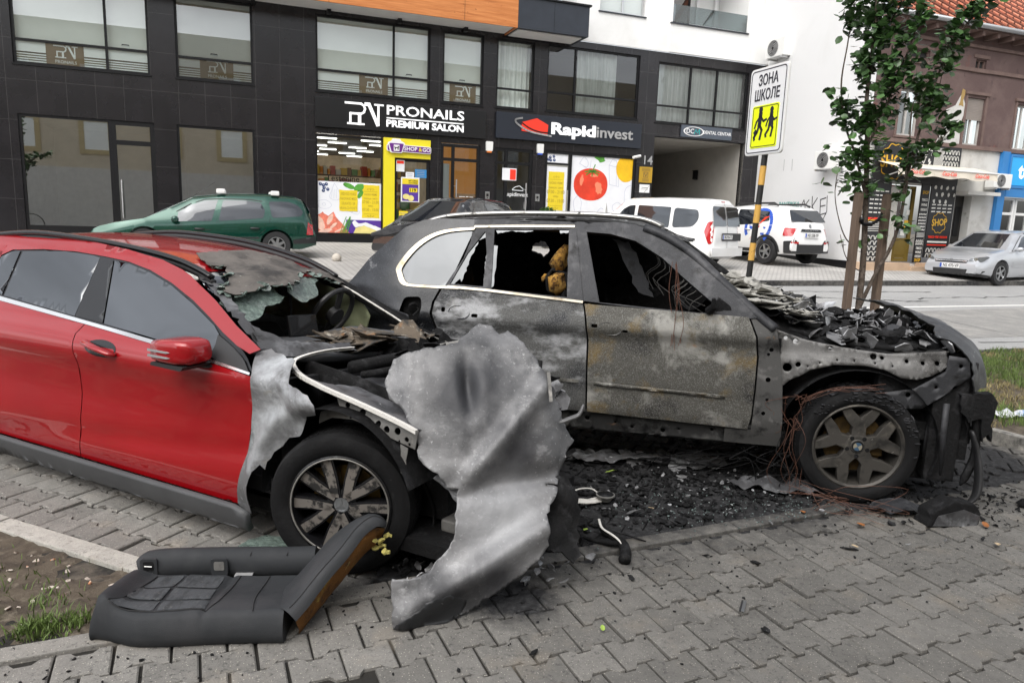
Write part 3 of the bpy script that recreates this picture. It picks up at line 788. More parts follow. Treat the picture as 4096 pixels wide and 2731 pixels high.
for P in ([(12.9, 3.9), (13.9, 3.9), (13.4, 2.9)], [(13.2, 2.9), (14.4, 2.1), (12.9, 1.9)], [(14.5, 2.3), (15.4, 3.0), (15.9, 1.9)], [(13.6, 2.9), (15.9, 3.9), (16.0, 2.7)]): b.prism(P, -7.39, -7.385, FM)
o = b.build('mural_facets', M_mural, gt)
text('mural_letters', 'Rapidinvest', .55, M_dark, gt, (14.6, 7.35, 3.1), bold=.012, ext=.02)
b = MB(); b.box(-14, 7.45, -1.0, -.96, 6.93, 9.5); b.box(7.41, 7.45, -.957, -.02, 6.93, 7.0)
for x in range(-13, 8, 3): pass
ov = part('timber_cladding', b, M_wood)
b = MB()
for x in (-8.5, -4.9, -1.3, 2.3, 5.9): b.box(x - .004, x + .004, -1.003, -.99, 6.93, 9.5)
b.box(-14, 7.45, -1.003, -.99, 7.75, 7.757); b.build('panel_joint', M_frame, ov)
b = MB(); b.box(-14, 7.45, -.957, -.0, 6.975, 9.4); part('soffit', b, M_soffit)
for x in (-1.4, .5, 2.4, 4.3, 6.2): b = MB(); b.box(x - .05, x + .05, -.2, -.02, 6.86, 6.972); part('soffit_bracket', b, M_frame)
b = MB(); b.box(7.455, 9.65, -1.0, -.0, 6.93, 7.75); nv = part('balcony_parapet', b, M_navy)
b = MB(); b.box(8.55, 8.558, -1.003, -.99, 6.93, 7.75); b.box(7.45, 9.70, -1.05, .0, 7.752, 7.80); b.build('coping', M_frame, nv)
b = MB(); b.box(7.5, 9.5, -.85, -.1, 6.90, 6.928); b.build('soffit_panel', M_soffit, nv)
WW = (10.45, 12.02, 7.99, 9.6); BA = (13.0, 15.85, 7.95, 10.2)
b = MB(); wall_holes(b, 9.65, 16.5, 7.06, 12.5, [WW], .2, -.06); b2 = None
xs = [BA]
b.bm.free(); b = MB(); wall_holes(b, 9.65, 12.95, 7.06, 12.5, [WW], .2, -.06); wall_holes(b, 12.95, 16.95, 7.06, 12.5, [BA], .001, -.12)
b.poly([(9.65, -.06, 7.06), (12.95, -.06, 7.06), (12.95, .0, 7.06), (9.65, .0, 7.06)]); b.poly([(12.95, -.12, 7.06), (16.95, -.12, 7.06), (16.95, 0, 7.06), (12.95, 0, 7.06)]); b.poly([(12.95, -.06, 7.06), (12.95, -.12, 7.06), (12.95, -.12, 12.5), (12.95, -.06, 12.5)])
b.poly([(9.65, -.06, 7.06), (9.65, -.06, 12.5), (9.65, 1, 12.5), (9.65, 1, 7.06)])
b.poly([(-14, -.3, 9.4), (9.65, -.3, 9.4), (9.65, -.3, 12.5), (-14, -.3, 12.5)])
part('upper_wall', b, M_plaster)
b = MB(); room(b, 13.0, 15.85, 7.95, 10.2, -.12, 1.5); lg = part('loggia', b, M_plaster)
b = MB(); frame_bars(b, 13.02, 14.6, 7.97, 10.0, mull=[13.8], y0=1.38, y1=1.45); b.build('window_frame', M_frame, lg)
b = MB(); quad(b, 13.05, 14.57, 8.0, 9.9, 1.41); b.build('pane', M_glass_m, lg)
b = MB(); quad(b, 13.02, 14.6, 7.97, 10.0, 1.47); b.build('room', M_dark, lg)
b = MB(); frame_bars(b, 14.85, 15.7, 7.97, 9.9, y0=1.36, y1=1.45, w=.1); b.build('door_frame', M_wtext, lg)
M_rail = glass('rail_glass', (.45, .52, .53), .9, 0, .1)
b = MB(); b.box(13.0, 15.85, -.10, -.085, 7.98, 8.5); b.build('railing', M_rail, lg)
b = MB(); b.box(12.93, 15.92, -.17, -.09, 7.91, 7.948); b.build('sill', M_navy, lg)
b = MB(); frame_bars(b, *WW, mull=[11.28], y0=.03, y1=.1, w=.05); w = part('window', b, M_steel)
b = MB(); quad(b, 10.48, 12.0, 8.02, 9.57, .06); b.build('pane', M_glass, w)
b = MB()
for k in range(40): b.box(10.46, 12.0, .11, .13, 8.0 + k * .04, 8.034 + k * .04)
b.build('shutter', M_wtext, w)
b = MB(); b.box(10.4, 12.07, -.1, .03, 7.955, 7.987); b.build('sill', M_navy, w)
# --- things fixed to the front -------------------------------------------------
def ft(name, label, cat, s, z, out=0., group=None): return thing(name, label, cat, facing(s, z, out), A21, group)
M_black = pm('sign_black', (.008, .008, .009), .3)
M_signnavy = pm('sign_navy', (.016, .02, .03), .35)
t = ft('shop_sign', 'wide black salon sign with white lettering above the grocery window', 'sign', 4.45, 4.36, .02)
b = MB(); b.box(-2.43, 2.43, -.10, 0, -.40, .38); b.build('board', M_black, t, bevel=.006)
b = MB(); pn_logo(b, -1.63, -.29, 1.03, .6, -.104, .025); b.build('emblem', M_wlit, t)
text('lettering', 'PRONAILS', .365, M_wlit, t, (.62, -.12, .165), ext=.014, bold=.012, fit=2.25)
b = MB(); b.box(-.5, 1.74, -.13, -.104, -.05, -.022); b.build('underline', M_wlit, t)
text('lettering', 'PREMIUM SALON', .255, M_wlit, t, (.62, -.12, -.19), ext=.014, bold=.03, fit=2.25)
t = ft('shop_sign', 'dark blue office sign with a red house emblem above the tomato window', 'sign', 9.67, 4.40, .02)
b = MB(); b.box(-2.46, 2.46, -.10, 0, -.38, .37); b.build('board', M_signnavy, t, bevel=.006)
M_red = pm('sign_red', (.72, .035, .015), .4, emit=(.8, .04, .02), estr=.15); M_grey = pm('sign_grey', (.42, .42, .42), .35, .3)
b = MB(); b.prism([(-1.66, -.13), (-1.66, .12), (-1.18, .27), (-.80, .10), (-.82, -.19)], .104, .12, FM); b.build('emblem', M_red, t)
b = MB(); strokes(b, smooth([(-1.66, .24), (-1.86, .18), (-1.80, .06), (-1.4, -.13), (-.7, -.22)], 6, False), .05, .121, .13, FM); b.build('emblem_swoosh', M_grey, t)
b = MB(); strokes(b, smooth([(-1.66, .10), (-1.4, -.04), (-1.1, -.12), (-.8, -.13)], 6, False), .035, .122, .131, FM); b.build('emblem_swoosh', M_black, t)
text('lettering', 'Rapid', .46, M_wlit, t, (-.72, -.12, -.0), ext=.014, bold=.035, align='LEFT', fit=1.5)
text('lettering', 'invest', .46, M_grey, t, (.82, -.12, -.0), ext=.014, bold=.018, align='LEFT', fit=1.30)
t = ft('shop_sign', 'small grey dental sign with an oval emblem above the gateway', 'sign', 14.65, 4.70, .01)
b = MB(); b.box(-1.0, 1.0, -.05, 0, -.19, .19); b.build('board', pm('sign_slate', (.07, .085, .11), .4), t, bevel=.004)
b = MB(); b.lathe([(.40, 0), (.40, .01), (.35, .01), (.35, 0)], 40, Matrix.Translation((-.52, -.052, 0)) @ FM @ Matrix.Diagonal((1, .38, 1, 1)), True); b.build('emblem', M_wtext, t)
text('lettering', 'DC', .21, M_wtext, t, (-.66, -.052, 0), bold=.01); text('lettering', 'DENTAL CENTAR', .15, M_wtext, t, (.40, -.052, 0), bold=.012, sx=.95)
b = MB(); strokes(b, smooth([(-.50, -.08), (-.44, .06), (-.38, -.03), (-.30, .08), (-.30, -.08)], 4, False), .025, .051, .056); b.build('tooth_mark', pm('teal', (.03, .4, .4), .5), t)
t = ft('house_number', 'pale metal house number 14 on the dark pillar', 'house number', 12.47, 3.67, .005)
text('digits', '14', .40, M_steel, t, (0, -.01, 0), ext=.01, bold=.01)
t = ft('wall_plaque', 'golden yellow plaque below the house number', 'plaque', 12.44, 3.22, .005)
b = MB(); b.box(-.24, .24, -.02, 0, -.25, .25); b.build('plate', pm('gold_plate', (.55, .33, .03), .4, .3), t, bevel=.004)
b = MB(); strokes(b, [(-.08, .08), (.08, .08), (.08, -.08), (-.08, -.08), (-.08, .08)], .015, .021, .024); strokes(b, [(-.05, .05), (0, -.05), (.05, .05)], .02, .021, .024)
for k in range(4): strokes(b, [(-.15, .20 - k * .025), (.15, .20 - k * .025)], .008, .021, .023); strokes(b, [(-.12, -.13 - k * .025), (.12, -.13 - k * .025)], .008, .021, .023)
b.build('engraving', M_brown, t)
t = ft('wall_plaque', 'small white notice below the golden plaque', 'plaque', 12.43, 2.78, .005)
b = MB(); b.box(-.19, .19, -.015, 0, -.13, .13); b.build('plate', M_wtext, t, bevel=.003)
b = MB(); strokes(b, [(-.1, .03), (.1, .03)], .012, .016, .018); strokes(b, [(-.12, -.02), (.12, -.02)], .008, .016, .018); b.build('engraving', M_frame, t)
M_alarm = pm('alarm_white', (.78, .78, .76), .4)
for s, z, lab, c in ((7.03, 3.76, 'white alarm box with an orange base above the intercom between the two doors', (.8, .2, .02)), (8.67, 3.80, 'white alarm box with a blue base right of the office door', (.05, .12, .6))):
 t = ft('alarm_box', lab, 'alarm box', s, z, .004, 'alarm boxes')
 b = MB(); b.prism(rounded([(-.10, -.14), (.10, -.14), (.11, .14), (-.11, .14)], .03), 0, .09, FM); b.build('housing', M_alarm, t, bevel=.01)
 b = MB(); b.box(-.07, .07, -.085, -.01, -.18, -.142); b.build('strobe', pm('strobe', c, .3), t)
for s, lab in ((7.02, 'steel intercom on the pillar between salon and office doors'), (8.65, 'steel intercom on the pillar left of the papered glass door')):
 t = ft('intercom', lab, 'intercom', s, 2.33, .004, 'intercoms')
 b = MB(); b.box(-.07, .07, -.03, 0, -.11, .11); b.build('plate', M_steel, t, bevel=.006)
 b = MB(); b.box(-.035, .035, -.038, -.031, -.03, .05); b.lathe([(.015, .03), (.015, .04)], 12, Matrix.Translation((0, 0, -.07)) @ FM); b.build('lens', M_black, t)
t = ft('security_camera', 'white security camera beside the house number', 'camera', 11.98, 3.75, .01)
b = MB(); b.tube([(.16, 0, .06), (.1, -.12, .03)], .02, 8); b.build('bracket', M_alarm, t); b = MB(); b.tube([(.14, -.14, .04), (-.16, -.22, -.03)], .045, 12); b.build('housing', M_alarm, t, True, 40)
t = ft('wall_lamp', 'small black lantern on the gateway wall', 'lamp', 16.2, 3.5, -2.6)
b = MB(); b.prism([(-.1, -.13), (.0, -.16), (.0, .16), (-.1, .16)], -.1, .1, FM); b.box(-.12, 0, -.1, .1, .161, .19); b.build('housing', M_frame, t)
M_purple = pm('sign_purple', (.14, .02, .22), .4)
t = ft('shop_sign', 'purple grocery sign with a basket emblem on the yellow surround', 'sign', 4.58, 3.53, .08)
b = MB(); b.prism(rounded([(-.62, -.10), (.66, -.12), (.66, .08), (-.62, .10)], .06), 0, .06, FM); b.prism(rounded([(-.52, -.14), (-.18, -.14), (-.10, .14), (-.22, .19), (-.24, .25), (-.46, .25), (-.48, .19), (-.60, .14)], .05), 0, .07, FM); b.build('outline', M_wtext, t, bevel=.004)
b = MB(); b.prism(rounded([(-.60, -.08), (.64, -.10), (.64, .06), (-.60, .08)], .05), .061, .066, FM); b.prism(rounded([(-.49, -.115), (-.21, -.115), (-.14, .12), (-.56, .12)], .04), .071, .08, FM); b.build('face', M_purple, t)
b = MB(); b.box(-.43, -.27, -.09, -.081, -.09, .08); b.build('emblem', M_wtext, t)
b = MB(); strokes(b, [(-.39, -.05), (-.39, .0), (-.31, .0), (-.31, -.05)], .025, .091, .095); strokes(b, [(-.31, .0), (-.295, .035)], .03, .091, .095); strokes(b, [(-.40, .0), (-.41, .04)], .012, .091, .095); b.build('lion', M_black, t)
text('lettering', 'SHOP', .15, M_wtext, t, (-.13, -.068, -.012), bold=.02, align='LEFT'); text('lettering', '&', .15, M_yel, t, (.29, -.068, -.015), bold=.02, align='LEFT'); text('lettering', 'GO', .15, M_wtext, t, (.40, -.068, -.018), bold=.02, align='LEFT')
M_paper = pm('poster_white', (.80, .81, .84), .55, var=.04, vscale=2.5); M_py = pm('poster_yellow', (.78, .60, .02), .5); M_ink = pm('poster_ink', (.42, .30, .02), .6); M_line = pm('poster_pencil', (.50, .52, .62), .6)
M_leafp = pm('poster_green', (.09, .33, .04), .5, var=.25, vscale=6); M_ham = pm('poster_ham', (.75, .20, .13), .45, var=.35, vscale=7); M_ham2 = pm('poster_fat', (.80, .52, .42), .45, var=.2, vscale=9)
M_cheese = pm('poster_cheese', (.76, .66, .24), .45, var=.1, vscale=5); M_blue = pm('poster_blueberry', (.035, .06, .16), .4, var=.3, vscale=9); M_pp = pm('poster_purple', (.085, .03, .30), .5)
M_tom = pm('poster_tomato', (.72, .055, .025), .3, var=.18, vscale=3); M_tom2 = pm('poster_tomato_light', (.85, .25, .14), .3); M_jug = pm('poster_orange', (.85, .50, .01), .4, var=.12, vscale=4)
def blob(b, cx, cz, rx, rz, h0, h1, n=20, seed=0, amp=.0, rot=0.):
 rnd = random.Random(seed); P = []
 for k in range(n):
  a = 2 * math.pi * k / n; r = 1 + rnd.uniform(-amp, amp); x, z = rx * r * math.cos(a), rz * r * math.sin(a)
  P.append((cx + x * math.cos(rot) - z * math.sin(rot), cz + x * math.sin(rot) + z * math.cos(rot)))
 b.prism(P, h0, h1, FM)
def hours(t, x, z, w, h, o, first=True):
 b = MB(); b.prism(ragged([(x, z), (x + w, z), (x + w, z + h), (x, z + h)], .006, .1, 4), o, o + .003, FM); b.build('yellow_note', M_py, t)
 c = x + w / 2; k = h / .95
 b = MB()
 for zz in (.12, .80): strokes(b, [(x + .06, z + zz * h), (x + w - .06, z + zz * h)], .007, o + .004, o + .006)
 for sg, zz in ((1, .86), (-1, .07)):
  strokes(b, [(c, z + zz * h - .03 * sg), (c, z + zz * h + .05 * sg)], .008, o + .004, o + .006)
  for q in (-1, 1): strokes(b, smooth([(c, z + zz * h), (c + q * .06, z + zz * h + .03 * sg), (c + q * .10, z + zz * h), (c + q * .05, z + zz * h - .02)], 3, False), .007, o + .004, o + .006)
 ob = b.build('ornament', M_ink, t)
 for s_, zz, sz in (('RADNO VREME', .71, .085), ('PONEDELJAK - SUBOTA', .585, .06), ('07:00 - 21:00', .475, .115), ('NEDELJA', .36, .06), ('07:30 - 15:00', .245, .115)):
  text('lettering', s_, sz * k, M_ink, t, (c, -o - .004, z + zz * h), ext=.001, bold=.008, sx=.62 if sz < .1 else .8)
def berries(t, L, o):
 b = MB()
 for x, z in L: blob(b, x, z, .045, .045, o, o + .004)
 ob = b.build('blueberries', M_blue, t)
 b = MB()
 for x, z in L: blob(b, x + .005, z + .012, .014, .014, o + .0045, o + .006, 8)
 b.build('blueberry_tips', M_line, t)
t = ft('window_poster', 'white grocery poster with ham, cheese and opening hours on the lower shop window', 'poster', 2.95, 1.06, .0)
O = -.068
b = MB(); b.box(-.92, .92, .068, .075, 0, 1.46); b.build('sheet', M_paper, t)
berries(t, [(-.80, 1.38), (-.72, 1.35), (-.64, 1.38), (-.70, 1.28), (-.60, 1.24), (-.72, 1.20)], O)
b = MB(); strokes(b, smooth([(-.42, 1.42), (-.50, 1.20), (-.55, 1.02), (-.40, .95), (-.28, 1.0), (-.30, 1.2), (-.42, 1.42)], 4, False), .008, O, O + .003)
for q in (-.05, 0, .05): strokes(b, [(-.42 + q, 1.25), (-.44 + q * 1.5, 1.0)], .006, O, O + .003)
strokes(b, smooth([(-.86, .92), (-.66, .95), (-.5, .82), (-.6, .72), (-.8, .72), (-.88, .82), (-.86, .92)], 4, False), .008, O, O + .003); strokes(b, smooth([(-.76, .84), (-.70, .87), (-.66, .82), (-.72, .79), (-.76, .84)], 3, False), .007, O, O + .003)
strokes(b, smooth([(.05, .62), (.15, .70), (.28, .66), (.22, .58), (.05, .62)], 4, False), .007, O, O + .003)
b.build('drawings', M_line, t)
b = MB(); blob(b, -.02, 1.36, .17, .07, O, O + .004, 18, 1, .05, -.35); blob(b, .26, 1.32, .15, .10, O + .0005, O + .0045, 18, 2, .06, .6); blob(b, .30, 1.14, .13, .06, O + .001, O + .005, 16, 3, .05, 1.0); b.build('basil', M_leafp, t)
b = MB(); b.prism(ragged([(-.29, .66), (.22, .66), (.22, 1.24), (-.29, 1.24)], .007, .1, 2), O + .006, O + .009, FM); b.build('yellow_note', M_py, t)
for k, s_ in enumerate(('SVEŽE VOĆE I POVRĆE', 'PAKOVANO MESO', 'DELIKATES I SIR', 'HRANA ZA PONETI')): text('lettering', s_, .105, M_ink, t, (-.035, -O - .0095, 1.13 - k * .13), ext=.001, bold=.006, sx=.40 if k == 0 else .52)
hours(t, .34, .49, .50, .92, O)
b = MB(); b.prism([(-.10, .0), (.92, .0), (.92, .42), (-.10, .42)], O, O + .002, FM); b.build('purple_band', M_pp, t)
b = MB(); rnd = random.Random(8)
for P in ([(-.92, .0), (-.92, .5), (-.75, .62), (-.6, .5), (-.45, .62), (-.35, .44), (-.22, .32), (-.1, .15), (.0, .02), (-.3, .0)],): b.prism(ragged(P, .01, .06, 3), O + .003, O + .006, FM)
b.build('ham', M_ham, t)
b = MB()
for k, (x, z, rx, rz, rt) in enumerate(((-.82, .30, .10, .22, .3), (-.70, .08, .22, .06, .3), (-.55, .42, .06, .16, -.5), (-.45, .25, .12, .04, .7), (-.30, .12, .14, .03, .5))): blob(b, x, z, rx, rz, O + .0065 + k * .0002, O + .008 + k * .0002, 18, k, .15, rt)
b.build('ham_slices', M_ham2, t)
b = MB()
for k in range(7): strokes(b, [(-.28 + k * .035, .02), (-.10 + k * .02 + (k % 3) * .03, .50 - (k % 2) * .08)], .016, O + .009, O + .011)
b.build('rosemary', M_leafp, t)
b = MB(); b.prism(ragged([(.10, .0), (.90, .0), (.90, .15), (.5, .30), (.16, .20)], .008, .06, 5), O + .003, O + .006, FM); b.build('cheese', M_cheese, t)
b = MB(); b.prism(ragged([(.06, .34), (.16, .20), (.40, .27), (.90, .08), (.88, .20), (.62, .30), (.45, .36), (.25, .32), (.14, .42)], .008, .06, 6), O + .0065, O + .009, FM); b.build('cheese_paper', M_paper, t)
t = ft('window_poster', 'large white poster with a ripe tomato and food drawings', 'poster', 10.93, .95, .0)
b = MB(); b.box(-1.12, 1.12, .068, .085, 0, 2.80); b.build('sheet', M_paper, t)
cx, cz = -.42, 1.87
b = MB(); b.prism([(cx + .60 * math.copysign(abs(math.cos(a)) ** .92, math.cos(a)), cz + .50 * math.copysign(abs(math.sin(a)) ** .9, math.sin(a))) for a in [2 * math.pi * k / 40 for k in range(40)]], O, O + .004, FM); b.build('tomato', M_tom, t)
b = MB(); blob(b, cx + .28, cz - .1, .12, .2, O + .0045, O + .0055, 18, 1, .2, .3); blob(b, cx - .33, cz + .12, .06, .16, O + .0045, O + .0055, 18, 2, .2, -.2); blob(b, cx + .1, cz + .28, .14, .04, O + .0045, O + .0055, 18, 3, .2); b.build('tomato_shine', M_tom2, t)
b = MB()
for k in range(7): a = k * .9 + .2; strokes(b, smooth([(cx + .03, cz + .40), (cx + .03 + .12 * math.cos(a), cz + .40 + .05 * math.sin(a)), (cx + .03 + .26 * math.cos(a), cz + .36 + .10 * math.sin(a))], 3, False), .035, O + .006, O + .009)
strokes(b, [(cx + .03, cz + .40), (cx + .12, cz + .62)], .03, O + .006, O + .009); b.build('tomato_stalk', M_leafp, t)
b = MB(); blob(b, .82, 2.42, .36, .42, O, O + .004, 28); b.build('orange_jug', M_jug, t)
b = MB(); blob(b, -.14, 2.72, .2, .12, O, O + .004, 20, 4, .35); b.build('parsley', M_leafp, t)
b = MB(); W_ = .012
def S(P, sm=True): strokes(b, smooth(P, 4, False) if sm else P, W_, O, O + .003)
S([(.25, 1.9), (.20, 2.5), (.30, 2.68), (.46, 2.66), (.52, 2.45), (.58, 1.85), (.25, 1.9)], False); S([(.20, 2.5), (.52, 2.45)], False); S([(.46, 2.5), (.50, 1.86)], False)
S([(.85, 1.1), (.82, 1.7), (.95, 1.88), (1.08, 1.85), (1.1, 1.3), (.85, 1.1)]); S([(.40, 1.25), (.60, 1.35), (.80, 1.15), (.60, 1.02), (.42, 1.1), (.40, 1.25)]); S([(.45, 1.05), (.7, .95), (.85, 1.05)])
S([(-.9, .9), (-1.0, 1.3), (-.85, 1.5), (-.72, 1.3), (-.78, .95), (-.9, .9)]); S([(-.2, .95), (0, 1.15), (.2, .95), (0, .8), (-.2, .95)]); S([(-.85, 2.5), (-.7, 2.7), (-.55, 2.55), (-.6, 2.4), (-.85, 2.5)]); S([(-.75, 2.45), (-.5, 2.35), (-.45, 2.6)])
for q in range(5): S([(.88 + q * .03, 1.25 + q * .05), (1.0 + q * .02, 1.3 + q * .06)], False)
b.build('drawings', M_line, t)
t = ft('window_poster', 'narrow white poster with yellow opening hours on the glass door', 'poster', 9.29, .95, .0)
b = MB(); b.box(-.34, .38, .068, .085, 0, 2.36); b.box(-.34, .38, .068, .085, 2.46, 2.75); b.build('sheet', M_paper, t)
berries(t, [(-.22, 2.63), (-.10, 2.66), (-.2, 2.54), (-.08, 2.55), (-.28, 2.56)], O)
hours(t, -.25, 1.02, .53, 1.18, O)
b = MB(); b.prism(ragged([(-.25, .1), (.28, .1), (.28, .9), (-.25, .9)], .006, .1, 9), O, O + .003, FM); b.build('yellow_note', M_py, t)
for k, s_ in enumerate(('SVEŽE VOĆE I POVRĆE', 'PAKOVANO MESO', 'DELIKATES I SIR', 'HRANA ZA PONETI')): text('lettering', s_, .105, M_ink, t, (.015, -O - .004, .78 - k * .15), ext=.001, bold=.006, sx=.40 if k == 0 else .52)
t = ft('window_poster', 'framed purple and yellow lemon offer poster hanging in the grocery door', 'poster', 4.66, 2.04, .02)
b = MB(); b.box(-.27, .27, -.02, 0, 0, .70); b.build('frame', M_alarm, t, bevel=.004)
b = MB(); b.box(-.235, .235, -.025, -.021, .03, .66); b.build('sheet', M_pp, t); b = MB(); b.box(-.235, .235, -.029, -.0255, .50, .66); b.box(-.03, .21, -.029, -.0255, .28, .40); b.build('price_panel', M_py, t)
text('lettering', '119', .13, M_frame, t, (.07, -.031, .335), ext=.001, bold=.02); text('lettering', 'HIT CENA', .06, M_frame, t, (.08, -.031, .60), ext=.001, bold=.02); text('lettering', 'ZA KOMŠIJE', .05, M_frame, t, (.08, -.031, .54), ext=.001, bold=.01)
b = MB(); blob(b, -.12, .15, .10, .08, .026, .029, 18); blob(b, .02, .11, .09, .085, .0295, .031, 18); b.build('lemons', M_cheese, t)
for nm, lab, s, z, w_, h_, mt in (('notice', 'red and white notice at the top left of the grocery door', 4.38, 3.05, .24, .32, M_paper), ('notice', 'small white sheet in the middle of the grocery door', 4.66, 2.77, .24, .24, M_paper), ('notice', 'blue security sticker on the right of the grocery door', 4.98, 2.86, .34, .24, pm('sticker_blue', (.03, .22, .50), .5)), ('notice', 'yellow leaflet low on the grocery door', 4.48, 1.62, .26, .32, M_py), ('notice', 'white notice with a red half on the office door', 7.72, 2.99, .46, .36, M_paper)):
 t = ft(nm, lab, 'notice', s, z, .0)
 b = MB(); b.box(-w_ / 2, w_ / 2, .02, .026, -h_ / 2, h_ / 2); b.build('sheet', mt, t)
 b = MB()
 if 'red' in lab: b.box(-w_ / 2 + .02, w_ / 2 - .02, .016, .019, h_ / 2 - .1, h_ / 2 - .02) if 'top' in lab else b.box(.02, w_ / 2 - .02, .016, .019, -h_ / 2 + .02, h_ / 2 - .03)
 else:
  for k in range(4): strokes(b, [(-w_ * .35, h_ * .3 - k * h_ * .2), (w_ * .3, h_ * .3 - k * h_ * .2)], .012, -.019, -.016)
 b.build('print', M_red if 'red' in lab else M_grey, t)
# ------------------------------------------------------------------ white gable wall, brown house, things on them
HD = 15.7
M_gable = layered('white_gable', (.80, .80, .80), [((.72, .72, .71), .35, .5, .75), ((.60, .59, .57), 1.5, .64, .8, 8, None, (1, 1, .2))], .9, 0, .1, 60)
hs = thing('brown_house', 'old brown house with a red tiled roof and shops on the ground floor', 'house', D * HD, A21)
def hpart(name, b, mat, **k): return b.build(name, mat, hs, **k)
S0 = 16.42; S1 = 34.0
M_brownp = layered('brown_plaster', (.125, .083, .078), [((.165, .115, .105), .9, .45, .65), ((.20, .085, .07), 1.3, .62, .72), ((.085, .057, .054), 4, .6, .72), ((.30, .27, .24), 2.2, .72, .76)], .92, 0, .2, 40)
M_trim = pm('brown_trim', (.17, .115, .10), .9, var=.2)
M_gplast = layered('stained_plaster', (.62, .61, .58), [((.45, .43, .40), 1.2, .5, .7), ((.30, .28, .25), 4, .62, .75)], .9, 0, .2, 40)
WA = [(17.38, 18.2, 4.37, 5.64), (20.0, 20.76, 4.28, 5.62), (22.12, 22.9, 4.28, 5.6), (24.4, 25.2, 4.28, 5.6)]
WS = [(17.62, 18.32, 6.47, 6.70), (20.14, 20.58, 6.42, 6.69), (22.4, 22.9, 6.42, 6.69)]
b = MB(); wall_holes(b, S0, S1, 4.2, 7.45, WA + WS, .16); hpart('upper_wall', b, M_brownp)
SHP = (16.62, 19.95, .75, 3.0); DR = (20.0, 20.55, .55, 2.85)
b = MB(); wall_holes(b, S0, S1, .3, 4.2, [(16.6, 20.0, .76, 3.05), (20.06, 20.75, .55, 2.82), (22.05, 24.6, .58, 2.9)], .35); hpart('lower_wall', b, M_gplast)
b = MB(); b.box(S0, S1, -.09, .0, 4.16, 4.27); b.box(S0, S1, -.05, 0, 6.33, 6.43); b.box(S0, S1, -.06, 0, 6.98, 7.06); hpart('cornice', b, M_trim)
b = MB(); b.prism([(18.95, 4.27), (19.9, 4.27), (19.85, 4.9), (20.0, 5.3), (19.75, 5.7), (19.55, 5.35), (19.2, 5.2), (19.3, 4.8)], .001, .006, FM); hpart('fallen_plaster_patch', b, M_gplast)
b = MB(); b.prism(ragged([(19.68, 5.35), (19.86, 5.36), (19.84, 5.8), (19.74, 5.85)], .03, .1, 3), .007, .010, FM); hpart('yellow_plaster_patch', b, pm('old_yellow', (.36, .24, .09), .9, var=.2))
M_wood_d = pm('window_wood', (.52, .50, .47), .7, var=.15); M_shutter = pm('roller_shutter', (.27, .235, .21), .7, var=.1)
for k, (a, c, e, f) in enumerate(WA):
 b = MB(); frame_bars(b, a, c, e, f, mull=[(a + c) / 2], trans=[], w=.06, y0=.1, y1=.15); w = hpart('window', b, M_wood_d)
 b = MB(); quad(b, a, c, e, f, .14); b.build('pane', M_glass_m, w)
 b = MB(); quad(b, a, c, e, f, .5); b.build('room', M_dark, w)
 b = MB(); b.box(a - .1, c + .1, -.07, 0, e - .07, e - .01); b.box(a - .12, c + .12, -.06, -.001, f + .08, f + .16); b.box(a - .08, a, -.025, -.001, e, f + .08); b.box(c, c + .08, -.025, -.001, e, f + .08); b.build('surround', M_trim, w)
 if k in (1,):
  b = MB()
  for q in range(14): b.box(a + .01, c - .01, .05, .075, f - .62 + q * .044, f - .58 + q * .044)
  b.build('shutter', M_shutter, w)
 if k == 0:
  b = MB(); quad(b, a + .05, c - .05, e + .05, e + .7, .2); b.build('curtain', M_curtain, w)
for a, c, e, f in WS:
 b = MB(); frame_bars(b, a, c, e, f, mull=[(a + c) / 2], w=.04, y0=.06, y1=.12); w = hpart('attic_vent', b, M_trim)
 b = MB(); quad(b, a, c, e, f, .11); b.build('pane', M_dark, w); b = MB(); b.box(a - .1, c + .1, -.03, -.001, f + .03, f + .12); b.box(a - .1, c + .1, -.045, -.001, e - .1, e - .02); b.build('surround', M_trim, w)
def tile_mat():
 mt, n, l, p = nmat('roof_tiles'); p.inputs['Roughness'].default_value = .85
 tc = n.new('ShaderNodeTexCoord'); br = n.new('ShaderNodeTexBrick'); br.inputs['Scale'].default_value = 1; br.inputs['Brick Width'].default_value = .2; br.inputs['Row Height'].default_value = .25; br.offset = 0
 br.inputs['Color1'].default_value = (.50, .17, .10, 1); br.inputs['Color2'].default_value = (.58, .25, .16, 1); br.inputs['Mortar'].default_value = (.16, .055, .035, 1); br.inputs['Mortar Size'].default_value = .03; br.inputs['Mortar Smooth'].default_value = .6
 l.new(tc.outputs['Object'], br.inputs['Vector']); l.new(br.outputs['Color'], p.inputs['Base Color'])
 bp = n.new('ShaderNodeBump'); bp.inputs['Strength'].default_value = .8; bp.inputs['Distance'].default_value = .04; bp.invert = True; l.new(br.outputs['Fac'], bp.inputs['Height']); l.new(bp.outputs['Normal'], p.inputs['Normal'])
 return mt
b = MB(); b.grid([[(S0 - .02, -.45, 7.47), (S1, -.45, 7.47)], [(S0 - .02, 4.5, 10.9), (S1, 4.5, 10.9)]])
rf = hpart('roof', b, tile_mat())
b = MB()
for k in range(0, 60):
 x = S0 + k * .3
 if x < 28: b.tube([(x, -.45, 7.50), (x, 4.5, 10.93)], .035, 6)
b.build('tile_ridges', rf.data.materials[0], rf, True)
b = MB(); b.tube([(S0, -.52, 7.42), (S1, -.52, 7.42)], .07, 10); b.build('gutter', pm('zinc', (.33, .34, .35), .45, .6), rf, True)
b = MB(); b.box(S0, S1, -.44, 0, 7.33, 7.455)
for k in range(30): b.box(S0 + .3 + k * .6, S0 + .4 + k * .6, -.42, 0, 7.2, 7.33)
hpart('eaves', b, M_trim)
